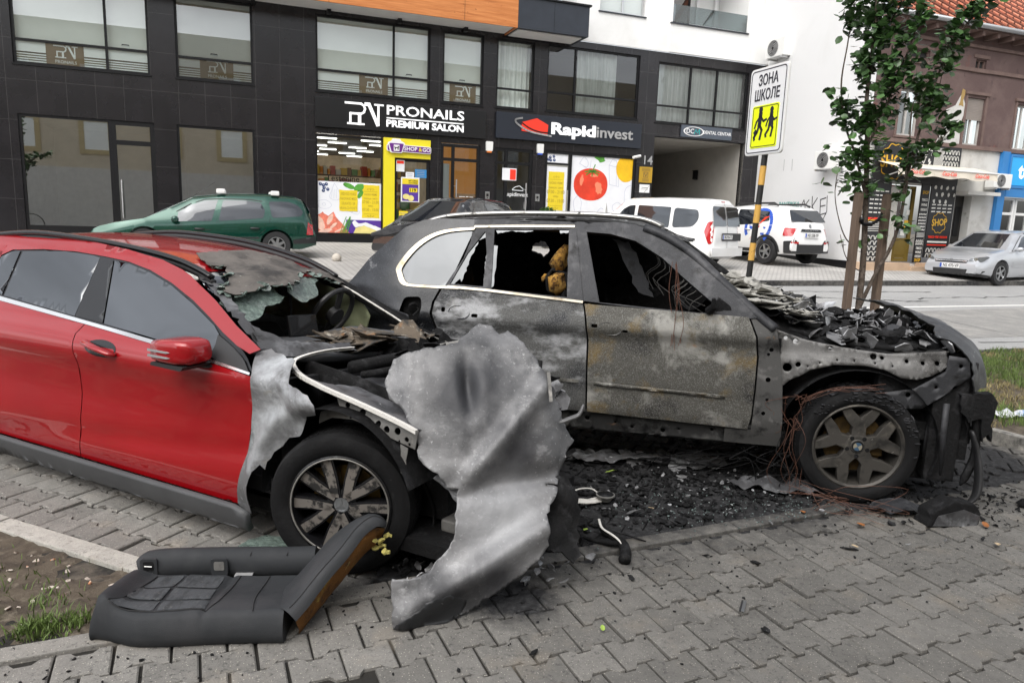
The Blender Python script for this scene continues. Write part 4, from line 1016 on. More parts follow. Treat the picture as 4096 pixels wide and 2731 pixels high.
b = MB(); b.poly([(S0, 0, .3), (S0, 5.1, .3), (S0, 5.1, 13.), (S0, 0.0, 13.)]) if False else None
b = MB(); wall = [(0.0, .5), (5.2, .5), (5.2, 13.), (4.0, 13.), (2.6, 12.3), (.02, 7.42), (0, 7.3)]
b.prism([(0, .5), (5.2, .5), (5.2, 14), (3.2, 14), (.9, 13.0), (.15, 10.5), (0, 7.3)], 0, .25, Matrix(((.14, 0, 1, S0 - .26), (1, 0, 0, 0), (0, 1, 0, 0), (0, 0, 0, 1))))
hpart('gable_wall', b, M_gable)
b = MB(); b.box(-.03, -.002, .0, 5.1, .4, .82, Matrix(((1, .14, 0, S0 - .26), (0, 1, 0, 0), (0, 0, 1, 0), (0, 0, 0, 1)))); hpart('gable_plinth', b, M_frame)
GM = Matrix(((.14, 0, -1, S0 - .26), (1, 0, 0, 0), (0, 1, 0, 0), (0, 0, 0, 1)))
def gst(b, P, w): strokes(b, [(p[0] - HD - .75, p[1]) for p in P], w, .003, .006, GM)
b = MB()
gst(b, [(19.0, 2.15), (18.75, 2.55), (18.55, 2.1)], .03); gst(b, [(18.95, 2.25), (18.6, 2.3)], .03); gst(b, [(18.5, 2.55), (18.65, 2.4), (18.4, 2.35), (18.55, 2.15)], .03); gst(b, [(18.35, 2.65), (18.3, 2.1)], .03); gst(b, [(18.1, 2.6), (18.32, 2.35), (18.05, 2.1)], .03); gst(b, [(17.7, 2.6), (17.95, 2.55), (17.9, 2.1), (17.65, 2.15)], .03); gst(b, [(17.9, 2.35), (17.7, 2.38)], .03); gst(b, [(19.0, 2.12), (18.6, 2.0), (18.3, 2.05), (17.8, 1.85), (17.6, 2.2), (17.65, 2.65)], .025)
gt_ = hpart('graffiti', b, pm('graffiti_black', (.02, .02, .02), .7))
o = text('graffiti', 'BANTIKKA', .22, pm('graffiti_teal', (.05, .35, .30), .7), hs, (S0 - .267 + .14 * 3.0, 18.75 - HD, 2.42), (math.pi / 2, 0, -math.pi / 2 - .139), fit=1.1)
for P in ([(20.0, 3.86), (19.99, 3.51)], [(19.56, 3.84), (19.54, 3.49)]): b = MB(); gst(b, P, .02); hpart('wall_slot', b, M_grey)
def ac_unit(label, loc, rz, w=.82, h=.55, d=.3):
 t = thing('air_conditioner', label, 'air conditioner', loc, rz, 'air conditioners on the walls')
 b = MB(); b.box(-w / 2, w / 2, 0, d, 0, h); b.build('casing', M_alarm, t, bevel=.02)
 b = MB(); c = Matrix.Translation((-w * .12, -.004, h / 2)) @ FM
 for r in (.23, .19, .15, .11, .07): b.lathe([(r * h / .55, 0), (r * h / .55, .012), ((r - .012) * h / .55, .012), ((r - .012) * h / .55, 0)], 28, c, True)
 b.build('fan_grille', M_grey, t)
 b = MB(); b.lathe([(.235 * h / .55, 0.0), (.235 * h / .55, .003)], 28, c); b.build('fan_opening', M_frame, t)
 b = MB(); b.box(-w * .4, -w * .34, -.02, d + .1, -.05, -.003); b.box(w * .34, w * .4, -.02, d + .1, -.05, -.003); b.build('bracket', M_steel, t)
 return t
def gp3(d, z, out=0.): q = U * (S0 - .262 - out + .14 * (d - HD)) + D * d; q.z = z; return q
ac_unit('white air conditioner high on the white gable near the balcony corner', gp3(19.9, 7.12, .34), A21 - math.pi / 2, .85, .58)
ac_unit('white air conditioner low on the white gable beside the tree', gp3(16.75, 3.40, .34), A21 - math.pi / 2, .9, .52)
def hp(s, z, out=0.): q = U * s + D * (HD - out); q.z = z; return q
ac_unit('beige window air conditioner between the shop and the blue shop front', hp(21.5, 3.08, .36), A21, .75, .42)
M_board = pm('board_black', (.018, .018, .02), .5); M_gold = pm('gold_paint', (.70, .40, .03), .5); M_bw = pm('board_white', (.75, .74, .70), .6); M_ol = pm('olive_door', (.16, .11, .02), .5, var=.15)
def arches(b, x, z, cols, rows, dx, dz, o):
 for i in range(cols):
  for j in range(rows): strokes(b, smooth([(x + i * dx, z + j * dz), (x + i * dx + .02, z + j * dz + dz * .5), (x + (i + .42) * dx, z + j * dz + dz * .62), (x + (i + .8) * dx - .02, z + j * dz + dz * .5), (x + (i + .8) * dx, z + j * dz)], 3, False), .03, o, o + .003)
def badge(t, cx, cz, r, o, word=True):
 b = MB(); P = [(cx + r * (1 + .06 * math.cos(10 * a)) * math.cos(a), cz + r * (1 + .06 * math.cos(10 * a)) * math.sin(a)) for a in [2 * math.pi * k / 60 for k in range(61)]]
 strokes(b, P, r * .06, o + .001, o + .004); ob = b.build('badge', M_gold, t)
 b = MB(); b.prism(rounded([(cx - r * 1.12, cz - r * .42), (cx + r * 1.12, cz - r * .28), (cx + r * 1.12, cz + r * .48), (cx - r * 1.12, cz + r * .34)], r * .1), o + .004, o + .006, FM); b.build('badge_field', M_board, t)
 text('lettering', 'SHOP', r * .95, M_gold, t, (cx, -o - .008, cz + r * .02), (math.pi / 2, -.06, 0), bold=.02, fit=r * 2.1)
t = thing('shop_sign', 'black painted fascia with a round golden badge above the awning', 'sign', D * (HD - .03), A21)
b = MB(); b.box(16.64, 19.96, -.05, 0, 3.08, 4.15); b.build('board', M_board, t)
badge(t, 17.35, 3.62, .48, .052)
b = MB()
for k in range(9): strokes(b, [(18.9 + k * .04, 3.62), (18.9 + k * .04, 4.1)], .018, .051, .054)
arches(b, 19.25, 3.64, 5, 3, .13, .16, .051)
rnd = random.Random(4)
for k in range(26): x, z = 18.2 + rnd.uniform(0, .62), 3.6 + rnd.uniform(0, .5); strokes(b, [(x, z), (x + .02, z + .07)], .03, .051, .054)
b.build('pattern', M_bw, t)
t = thing('painted_billboard', 'tall black painted panel with white dots and a golden badge right of the shop door', 'panel', D * (HD - .02), A21)
b = MB(); b.box(18.98, 19.97, -.04, 0, .95, 3.2); b.build('board', M_board, t)
badge(t, 19.45, 1.98, .29, .042)
b = MB()
for k in range(11): x, z = 19.12 + (k % 4) * .24 + (.08 if (k // 4) % 2 else 0), 3.0 - (k // 4) * .2; blob(b, x, z, .05, .06, .041, .044, 7, k, .3)
for k in range(12): x, z = 19.08 + (k % 4) * .22, 2.5 - (k // 4) * .1; strokes(b, [(x, z), (x + .13, z + .005)], .035, .041, .044)
strokes(b, [(19.08, 1.42), (19.85, 1.42)], .05, .041, .044); arches(b, 19.06, .98, 6, 2, .15, .15, .041); b.build('pattern', M_bw, t)
b = MB(); strokes(b, [(19.08, 1.33), (19.85, 1.33)], .03, .041, .044); b.build('red_line', M_red, t)
text('lettering', 'TOBACCO • WINE • CHOCOLATE', .09, M_red, t, (19.46, -.045, 1.56), bold=.02, fit=.78)
t = thing('painted_billboard', 'narrow black panel with golden words between the shop door and the badge panel', 'panel', D * (HD - .02), A21)
b = MB(); b.box(18.62, 18.94, -.02, .02, .8, 3.1); b.build('board', M_board, t)
for z, s_, m_ in ((2.83, 'SHOP', M_gold), (2.62, 'TOBACCO', M_bw), (2.48, 'WINE', M_bw), (2.34, 'CHOCOLATE', M_bw), (1.22, 'TOBACCO', M_bw), (1.10, 'WINE', M_bw), (.98, 'CHOCOLATE', M_bw), (.87, 'SHOP', M_gold)): text('lettering', s_, .13 if m_ is M_gold else .10, m_, t, (18.78, -.025, z), bold=.02, fit=.24)
b = MB()
for k in range(30): x, z = 18.64 + (k % 5) * .06, 2.2 - (k // 5) * .09; strokes(b, [(x, z), (x + .025, z + .02)], .03, .021, .024)
for k in range(4): strokes(b, [(18.64, 1.66 - k * .035), (18.92, 1.665 - k * .035)], .014, .021, .024)
arches(b, 18.64, 1.33, 4, 2, .07, .08, .021); b.build('pattern', M_bw, t)
t = thing('painted_billboard', 'wide black painted panel with stripes left of the shop door, behind the tree', 'panel', D * (HD - .02), A21)
b = MB(); b.box(16.62, 17.42, -.03, .02, .82, 3.06); b.build('board', M_board, t)
b = MB(); arches(b, 16.68, .85, 4, 5, .18, .15, .031)
for k in range(6): strokes(b, [(16.66, 1.68 + k * .05), (17.38, 1.69 + k * .05 + .02 * math.sin(k))], .016, .031, .034)
for k in range(24): x, z = 16.68 + (k % 4) * .18, 2.2 + (k // 4) * .12; strokes(b, [(x, z), (x + .11, z)], .035, .031, .034)
b.build('pattern', M_bw, t)
b = MB(); strokes(b, [(16.66, 2.03), (17.38, 2.04)], .05, .031, .034); b.build('red_line', M_red, t)
b = MB(); strokes(b, [(16.66, 1.98), (17.38, 1.99)], .03, .0345, .037); b.build('yellow_line', M_gold, t)
b = MB(); frame_bars(b, 17.8, 18.58, .82, 3.0, w=.09, y0=.12, y1=.2); b.box(17.89, 18.49, .13, .19, .92, 1.5); dr = hpart('shop_door', b, M_ol)
b = MB(); quad(b, 17.88, 18.5, 1.5, 2.92, .16); b.build('pane', M_glass_m, dr)
b = MB(); quad(b, 17.5, 18.6, .8, 3.04, .6); b.build('room', pm('shop_red', (.25, .05, .05), .8, var=.5, vscale=4), dr)
b = MB(); b.box(17.98, 18.4, .115, .129, 1.0, 1.42); b.build('door_panel', M_ol, dr, bevel=.01)
for x, z, w_, h_, m_ in ((17.98, 1.75, .12, .35, M_bw), (18.14, 1.82, .13, .2, M_bw), (18.3, 1.82, .17, .28, M_gold), (18.2, 1.56, .15, .13, M_bw), (18.35, 2.18, .14, .16, M_bw)): pass
b = MB(); b.mi = 0
for x, z, w_, h_ in ((17.98, 1.72, .12, .38), (18.14, 1.82, .13, .2), (18.2, 1.58, .15, .13), (18.35, 2.18, .12, .14)): quad(b, x, x + w_, z, z + h_, .152)
b.mi = 1; quad(b, 18.3, 18.46, 1.74, 2.02, .150); b.build('door_notices', [M_bw, M_gold], dr)
b = MB()
for k in range(8): b.box(17.46 + k * .04, 17.472 + k * .04, -.02, -.005, .82, 2.95)
b.box(17.44, 17.78, -.022, -.003, 2.0, 2.03); hpart('door_grille', b, M_bw)
M_step = pm('step_tile', (.50, .36, .25), .6, var=.15)
b = MB(); b.box(16.45, 18.15, -.35, -.001, .4, .80); b.box(18.75, 19.6, -.35, -.001, .4, .80); b.box(18.15, 18.75, -.4, -.001, .4, .70); hpart('doorstep', b, M_step, bevel=.01)
b = MB(); b.box(20.06, 20.75, .25, .3, .55, 2.82); dr = hpart('house_door', b, pm('dark_door', (.025, .022, .02), .5))
b = MB(); b.box(20.14, 20.36, .235, .249, 1.6, 2.5); b.box(20.44, 20.66, .235, .249, 1.6, 2.5); b.box(20.14, 20.36, .235, .249, .8, 1.4); b.box(20.44, 20.66, .235, .249, .8, 1.4); b.build('door_panel', M_frame, dr, bevel=.01)
b = MB(); b.box(19.98, 21.35, -.45, -.001, 2.83, 2.93); hpart('door_canopy', b, M_gplast)
M_awn = layered('awning_cloth', (.72, .66, .56), [((.55, .48, .38), 2.5, .55, .72)], .85)
t = thing('shop_awning', 'cream awning with red script stretched over the shop door', 'awning', D * HD, A21)
b = MB(); n_ = 40; rows = []
for k, (y, z) in enumerate(((-.06, 3.62), (-.45, 3.52), (-.82, 3.42))): rows.append([(16.72 + 3.85 * i / n_, y, z - .03 * math.sin(math.pi * ((i * 3.0 / n_) % 1)) * (k / 2)) for i in range(n_ + 1)])
b.grid(rows); b.grid([rows[2], [(16.72 + 3.85 * i / n_, -.84 + .015 * math.sin(i * .9), 3.20 + .025 * math.sin(i * .55)) for i in range(n_ + 1)]])
b.build('cloth', M_awn, t, True, 40)
b = MB(); b.tube([(16.7, -.83, 3.42), (20.6, -.83, 3.42)], .025, 8); b.tube([(17.1, -.02, 3.2), (17.1, -.8, 3.40)], .018, 6); b.tube([(20.2, -.02, 3.2), (20.2, -.8, 3.40)], .018, 6); b.build('arm', M_alarm, t)
for x in (17.4, 18.6, 19.9): text('lettering', 'Coca-Cola', .16, M_red, t, (x, -.87, 3.31), (math.pi / 2, 0, 0), shear=.35, fit=.55, bold=.008)
M_sky = pm('shop_blue', (.03, .20, .50), .4); M_sky2 = pm('shop_sign_blue', (.02, .36, .75), .3, emit=(.02, .36, .75), estr=.1)
t = thing('shop_sign', 'bright blue lit sign box with white letters at the right edge', 'sign', D * (HD - .02), A21)
b = MB(); b.box(22.05, 26.0, -.12, 0, 3.2, 4.05); b.build('box', M_sky2, t, bevel=.01)
b = MB(); frame_bars(b, 21.98, 26.05, 3.12, 4.12, w=.07, y0=-.14, y1=0.); b.build('frame', M_sky, t)
text('lettering', 'top', .62, M_wlit, t, (22.42, -.125, 3.62), bold=.03, align='LEFT')
t = thing('storefront', 'blue framed shop front with white doors at the right edge', 'shop front', D * (HD - .01), A21)
b = MB(); b.box(21.68, 21.98, -.12, 0, .55, 4.18); b.box(21.98, 26.0, -.13, 0, 2.85, 3.11); b.build('frame', M_sky, t)
for x in (22.06, 22.75, 23.45):
 b = MB(); frame_bars(b, x, x + .66, .6, 2.84, trans=[2.35], w=.08, y0=.05, y1=.12); o = b.build('door', M_alarm, t)
 b = MB(); quad(b, x + .06, x + .6, .68, 2.8, .09); b.build('pane', M_glass_m, o)
 b = MB(); quad(b, x + .15, x + .45, 1.2, 1.7, .085); b.build('notice', M_bw, o)
b = MB(); quad(b, 22.0, 26, .55, 2.85, .6); b.build('room', M_dark, t)
M_cream = pm('cream_plaster', (.62, .55, .42), .9, var=.08, vscale=1.); M_yelt = pm('yellow_trim', (.52, .43, .24), .9); M_lowg = pm('grey_render', (.62, .61, .57), .9, var=.1)
ob = thing('apartment_building', 'cream building with yellow window surrounds mirrored in the dark shop windows', 'building', D * -14, A21)
WO = [(-22 + k * 4.2, -20.6 + k * 4.2, z, z + 1.8) for k in range(11) for z in (5.2, 8.8)]
b = MB(); b.poly([(-30, 0, 4), (-30, 0, 13.2), (32, 0, 13.2), (32, 0, 4)]); b.build('wall', M_cream, ob)
b = MB(); b.poly([(-30, 0.02, 0), (-30, 0.02, 4), (32, 0.02, 4), (32, 0.02, 0)]); b.build('ground_floor_wall', M_lowg, ob)
for a, c, e, f in WO:
 b = MB(); frame_bars(b, a - .3, c + .3, e - .3, f + .3, w=.3, y0=.01, y1=.06); w = b.build('window', M_yelt, ob)
 b = MB(); b.box(a, c, .01, .03, e, f); b.build('pane', M_blind, w)
for k in range(0):
 b = MB(); a = -20 + k * 5.5; b.prism([(a, .3), (a + 3, .3), (a + 3, 2.6)] + [(a + 1.5 + 1.5 * math.cos(q), 2.6 + 1.2 * math.sin(q)) for q in [math.pi * i / 10 for i in range(1, 10)]] + [(a, 2.6)], -.08, -.05, FM); b.build('arch_opening', M_mural, ob)
# ------------------------------------------------------------------ tree with stakes, sign post, ball, shrubs
M_leaf = pm('leaf_dark', (.055, .118, .035), .38, var=.35, vscale=3, island=.5, spec=.5)
M_leaf2 = pm('leaf_fresh', (.10, .24, .03), .4, var=.3, vscale=3, island=.3)
M_bark = layered('bark', (.085, .065, .05), [((.16, .13, .11), 12, .5, .65), ((.04, .03, .025), 25, .5, .65)], .9, 0, .8, 70)
def leaf_faces(b, p, d, up, L, W):
 d = d.normalized(); sd = d.cross(up)
 sd = sd.normalized() if sd.length > 1e-4 else d.orthogonal().normalized()
 n_ = sd.cross(d)
 P = [p, p + d * L * .22 + sd * W * .45 - n_ * L * .03, p + d * L * .45 + sd * W * .5, p + d * L * .72 + sd * W * .42 + n_ * L * .03, p + d * L, p + d * L * .72 - sd * W * .42 + n_ * L * .03, p + d * L * .45 - sd * W * .5, p + d * L * .22 - sd * W * .45 - n_ * L * .03]
 m = p + d * L * .5 - n_ * L * .07
 V = b.verts(P); c = b.bm.verts.new(m)
 for i in range(8): b.face([V[i], V[(i + 1) % 8], c])
def make_tree(name, label, base, limbs, nleaf, Lr, seed, spread, stakes=False, fresh=None, group=None):
 rnd = random.Random(seed)
 t = thing(name, label, 'tree', base, 0, group)
 b = MB(); sub = []
 for P, r0, r1 in limbs:
  Q = smooth([tuple(p) for p in P], 6, False); n_ = len(Q)
  b.tube(Q, [r0 + (r1 - r0) * i / (n_ - 1) for i in range(n_)], 8)
 o = b.build('trunk', M_bark, t, True)
 b = MB()
 for P, r0, r1 in limbs:
  Q = [Vector(q) for q in smooth([tuple(p) for p in P], 10, False)]
  Ln = sum((c - a).length for a, c in zip(Q, Q[1:]))
  k = int(nleaf * Ln)
  for _ in range(k):
   f = rnd.uniform(0, 1); i = min(len(Q) - 2, int(f * (len(Q) - 1))); p = Q[i].lerp(Q[i + 1], rnd.random())
   if p.z < 1.4 + rnd.uniform(0, .5) or rnd.random() > .25 + .75 * sstep(1.7, 3.0, p.z): continue
   if fbm(p.x, p.y, p.z, 2.6, 2) < -.22: continue
   a = rnd.uniform(0, 6.283); rr = spread * (1.1 - .45 * f) * rnd.random() ** .6
   off = Vector((math.cos(a) * rr, math.sin(a) * rr, rnd.uniform(-.02, .12)))
   e = p + off
   if rnd.random() < .3: b.mi = 1; b.tube([p, p + off * .5 + Vector((0, 0, .02)), e], [.004, .003, .0015], 4, False); b.mi = 0
   for _q in range(rnd.randint(2, 4)):
    d = Vector((rnd.gauss(0, 1), rnd.gauss(0, 1), rnd.gauss(-.25, .6))); L = rnd.uniform(*Lr)
    leaf_faces(b, e + Vector((rnd.gauss(0, .025), rnd.gauss(0, .025), rnd.gauss(0, .03))), d, Vector((rnd.gauss(0, .5), rnd.gauss(0, .5), 1)), L, L * rnd.uniform(.75, .95))
 cr = b.build('crown', [M_leaf, M_bark], t, False, fix=False)
 if fresh:
  b = MB()
  for (p, d, k) in fresh:
   for i in range(k):
    q = Vector(p) + Vector(d) * (i / k) + Vector((rnd.gauss(0, .03), rnd.gauss(0, .03), 0)); L = rnd.uniform(.05, .085)
    leaf_faces(b, q, Vector((rnd.gauss(0, 1), rnd.gauss(0, 1), .2)), Vector((0, 0, 1)), L, L * .7)
  b.build('fresh_shoot', M_leaf2, t, fix=False)
 return t
TB = st(6.15, 5.55, .02)
limbs = [([(-.15, 0, 0), (-.16, .01, .6), (-.17, 0, .86), (-.18, 0, 1.4), (-.22, .02, 2.02), (-.26, .03, 2.53), (-.32, .02, 2.92), (-.33, 0, 3.6), (-.35, 0, 4.3), (-.33, .02, 5.0)], .042, .010),
   ([(-.17, 0, .86), (-.13, -.03, 1.02), (-.06, -.06, 1.25), (.04, -.08, 1.5), (.10, -.08, 1.75), (.13, -.06, 2.05), (.16, -.04, 2.34), (.27, -.02, 2.94), (.42, 0, 3.44), (.62, .02, 3.75), (.84, .03, 3.95), (1.0, .05, 4.2)], .022, .006),
   ([(-.22, .02, 2.0), (-.33, .1, 2.41), (-.45, .15, 2.72), (-.52, .18, 3.11), (-.50, .18, 3.5), (-.48, .16, 4.0)], .014, .005),
   ([(-.26, .03, 2.5), (-.19, -.1, 2.81), (-.15, -.16, 3.13), (-.05, -.2, 3.48), (.0, -.2, 4.1)], .014, .005),
   ([(.11, -.07, 2.0), (.08, -.12, 2.54), (.05, -.15, 2.85), (.10, -.15, 3.05)], .009, .003),
   ([(-.19, 0, 1.5), (-.33, .05, 1.55), (-.43, .08, 1.75), (-.50, .1, 2.05), (-.48, .1, 2.4)], .008, .003),
   ([(-.18, 0, 1.25), (-.30, -.05, 1.3), (-.40, -.06, 1.42), (-.47, -.06, 1.62)], .007, .003),
   ([(.16, -.04, 2.34), (.34, -.1, 2.5), (.48, -.12, 2.7)], .008, .003), ([(-.32, .02, 3.2), (-.2, .2, 3.6), (-.12, .25, 4.2)], .01, .004), ([(-.3, .02, 3.5), (-.1, -.1, 3.9), (.02, -.15, 4.4)], .01, .004),
   ([(.22, -.02, 2.8), (.4, .1, 3.0), (.45, .12, 3.25)], .008, .003)]
make_tree('young_tree', 'slender young tree with dark green leaves between two wooden stakes', TB, limbs, 100, (.06, .10), 3, .16, fresh=[((-.29, -.1, 2.2), (.11, -.02, .47), 60)])
M_stake = layered('stake_wood', (.14, .10, .075), [((.08, .06, .045), 4, .5, .65, 8, None, (3, 3, .4)), ((.30, .22, .15), 9, .6, .75, 8, None, (4, 4, .3))], .85, 0, .3, 50)
for x0, x1, lab in ((-.32, -.33, 'weathered wooden stake left of the young tree'), (.02, -.0, 'weathered wooden stake right of the young tree')):
 t = thing('tree_stake', lab, 'stake', TB + Vector((x0, -.06 if x0 < -.2 else .03, 0)), .3, 'stakes beside the young tree')
 b = MB(); h = 2.04; b.box(-.034, .034, -.034, .034, -.1, h - .02, Matrix.Shear('XY', 4, (0, 0)) if False else Matrix(((1, 0, (x1 - x0) / h, 0), (0, 1, 0, 0), (0, 0, 1, 0), (0, 0, 0, 1)))); b.build('post', M_stake, t, bevel=.006)
 b = MB(); b.box(-.03, .03, -.03, .03, h - .02, h, Matrix.Translation((x1 - x0, 0, 0))); b.build('top', M_stake, t)
t = thing('tree_tie', 'dark strap tying the young tree to its stakes', 'strap', TB + Vector((-.2, 0, 1.75)), 0)
b = MB(); b.tube([(-.14, -.07, .04), (-.05, -.07, -.02), (.03, -.06, -.02), (.12, -.02, .03), (.17, .03, .09)], .018, 8); b.build('strap', M_frame, t, True)
b = MB(); b.tube([(-.09, -.1, .0), (-.09, -.1, .05)], .022, 8); b.build('knot', M_frame, t, True)
for (x, y, sd) in ((-9.5, -7.5, 5), (7.5, -9.5, 9)):
 L = [([(0, 0, 0), (.1, 0, 1.5), (0, .1, 3.2)], .14, .11)]; rnd = random.Random(sd)
 for k in range(9):
  a = k * .7 + rnd.random(); r = rnd.uniform(1.2, 2.6); L.append(([(0, .1, 2.4 + .1 * k), (r * .4 * math.cos(a), r * .4 * math.sin(a), 3.4 + .2 * k), (r * math.cos(a), r * math.sin(a), 4.2 + .45 * k)], .06, .015))
 make_tree('street_tree', {5: 'leafy street tree mirrored in the windows at the far left', 9: 'leafy street tree mirrored in the office windows', 12: 'leafy street tree mirrored in the salon windows'}[sd], Vector((x, y, 0)), L, 42, (.16, .26), sd, .75, group='trees on the near side of the street')
M_signw = pm('sign_white', (.78, .79, .80), .35); M_signy = pm('sign_fluorescent', (.72, .80, .01), .4, emit=(.75, .85, .0), estr=.12); M_signk = pm('sign_ink', (.015, .018, .03), .4)
M_postY = layered('post_yellow', (.62, .36, .08), [((.2, .1, .04), 14, .62, .72)], .6); M_postK = layered('post_black', (.02, .02, .02), [((.2, .18, .16), 16, .66, .74)], .5)
sp = thing('traffic_sign', 'white school zone sign on a leaning yellow and black post', 'sign', (2.44, 7.5, 0), R(-71))
lean = lambda z: Matrix.Rotation(R(71), 4, 'Z') @ Vector(((z - 1.5) * .042, 0, 0))
def seg(b, z0, z1, r=.031):
 P = [lean(z) + Vector((0, .035, z)) for z in (z0, z1)]; b.tube(P, r, 14)
b = MB(); seg(b, 0, 3.25); b.build('post', M_postK, sp, True, 40)
for z0, z1 in ((2.11, 2.30), (1.725, 1.91), (1.34, 1.52), (.9, 1.12), (.45, .68)):
 b = MB(); seg(b, z0, z1, .0325); b.build('yellow_band', M_postY, sp, True, 40)
zc = 2.84; off = lean(zc)
b = MB(); b.prism(rounded([(-.29, -.43), (.29, -.43), (.29, .43), (-.29, .43)], .05), 0, .022, FM); o = b.build('board', M_alarm, sp, bevel=.003, loc=off + Vector((0, 0, zc)))
def sg(name, bb, m): return bb.build(name, m, sp, loc=off + Vector((0, 0, zc)))
b = MB(); b.prism(rounded([(-.28, -.42), (.28, -.42), (.28, .42), (-.28, .42)], .045), .023, .025, FM); sg('face', b, M_signw)
def ring2(b, P, w, h0, h1): strokes(b, list(P) + [P[0]], w, h0, h1)
b = MB(); ring2(b, rounded([(-.262, -.402), (.262, -.402), (.262, .402), (-.262, .402)], .04), .009, .025, .0275); sg('border', b, M_signk)
b = MB(); b.prism(rounded([(-.205, -.36), (.205, -.36), (.205, .06), (-.205, .06)], .025), .025, .028, FM); sg('yellow_field', b, M_signy)
b = MB(); ring2(b, rounded([(-.19, -.345), (.19, -.345), (.19, .045), (-.19, .045)], .02), .007, .028, .0305); sg('field_border', b, M_signk)
for s_, z, w in (('ЗОНА', .30, .30), ('ШКОЛЕ', .155, .38)): text('lettering', s_, .145, M_signk, sp, off + Vector((0, -.028, zc + z)), ext=.0015, bold=.012, fit=w)
b = MB()
def fig(x, z, k, sgn):
 def F(P, w): strokes(b, [(x + sgn * p * k, z + q * k) for p, q in P], w * k, .028, .031)
 blob(b, x, z + .30 * k, .04 * k, .045 * k, .028, .031, 14)
 F([(0, .24), (-.01, .10)], .075); F([(-.01, .10), (.05, .02), (.02, -.10)], .04); F([(-.01, .10), (-.05, .0), (-.11, -.07), (-.10, -.1)], .04); F([(.0, .22), (.07, .14), (.13, .16)], .03); F([(.0, .22), (-.08, .14), (-.11, .06)], .03)
fig(-.07, -.20, .72, 1); fig(.10, -.19, .64, 1)
b.prism([(-.165, -.20), (-.13, -.17), (-.10, -.21), (-.135, -.245)], .028, .031, FM); b.prism([(.06, -.16), (.14, -.16), (.13, -.07), (.08, -.07)], .028, .0315, FM); sg('running_children', b, M_signk)
t = obj('stone_ball', None) if False else None
b = MB(); pz = []
for k in range(17): a = -math.pi / 2 + math.pi * k / 16; pz.append((max(.0005, .105 * math.cos(a)), .1 + .105 * math.sin(a)))
b.lathe(pz, 28)
q = ( -3.93 * 1.0, 15.77)
o = b.build('bollard_ball', layered('ball_stone', (.50, .46, .40), [((.33, .30, .26), 8, .5, .7)], .8, 0, .3, 60), None, True)
o.location = (-3.94, 15.85, .585 - .0); tag(o, 'round pale concrete ball bollard on the far pavement', 'bollard')
M_bush = pm('bush_leaf', (.05, .12, .015), .5, var=.3, vscale=8, island=.5)
for s, d, r, lab in ((7.1, 20.2, .30, 'small round clipped bush between the salon and office doors'), (8.75, 20.2, .34, 'small round clipped bush left of the papered glass door')):
 t = thing('clipped_bush', lab, 'bush', st(s, d, .85), 0, 'clipped bushes by the doors'); rnd = random.Random(int(s))
 b = MB(); pt = [(.13, .0), (.17, .42), (.185, .42), (.185, .46), (.15, .46), (.12, .40)]; b.lathe(pt, 20); b.build('planter', M_frame, t, True, 40)
 b = MB()
 for _ in range(1500):
  v = Vector((rnd.gauss(0, 1), rnd.gauss(0, 1), rnd.gauss(0, 1))).normalized(); p = v * r * rnd.uniform(.82, 1.03) + Vector((0, 0, .58 + r * .75)); leaf_faces(b, p, v + Vector((rnd.gauss(0, .6), rnd.gauss(0, .6), rnd.gauss(0, .6))), Vector((0, 0, 1)), .05, .035)
 b.build('crown', M_bush, t, fix=False)
# ------------------------------------------------------------------ parked cars across the street
M_rubber = pm('tyre_rubber', (.018, .018, .019), .75, bump=.2, bscale=60)
M_plas = pm('black_plastic', (.02, .02, .021), .5)
M_chrome = pm('chrome', (.75, .75, .76), .12, 1.0)
M_alloy = pm('alloy_rim', (.45, .46, .47), .3, .9)
M_cglass = glass('car_glass', (.30, .36, .34), .9, 0, .12)
M_cab = pm('cabin_dark', (.02, .02, .022), .8)
M_redlamp = pm('tail_lamp_red', (.45, .012, .015), .12, coat=1.)
M_orange = pm('indicator_orange', (.85, .30, .02), .15, coat=1.)
M_clear = pm('lamp_clear', (.55, .57, .58), .08, .5, coat=1.)
M_plate = pm('plate_white', (.78, .78, .77), .4); M_plateblue = pm('plate_blue', (.02, .08, .45), .4)
M_lampd = pm('headlamp_glass', (.16, .17, .18), .08, .3, coat=1.)
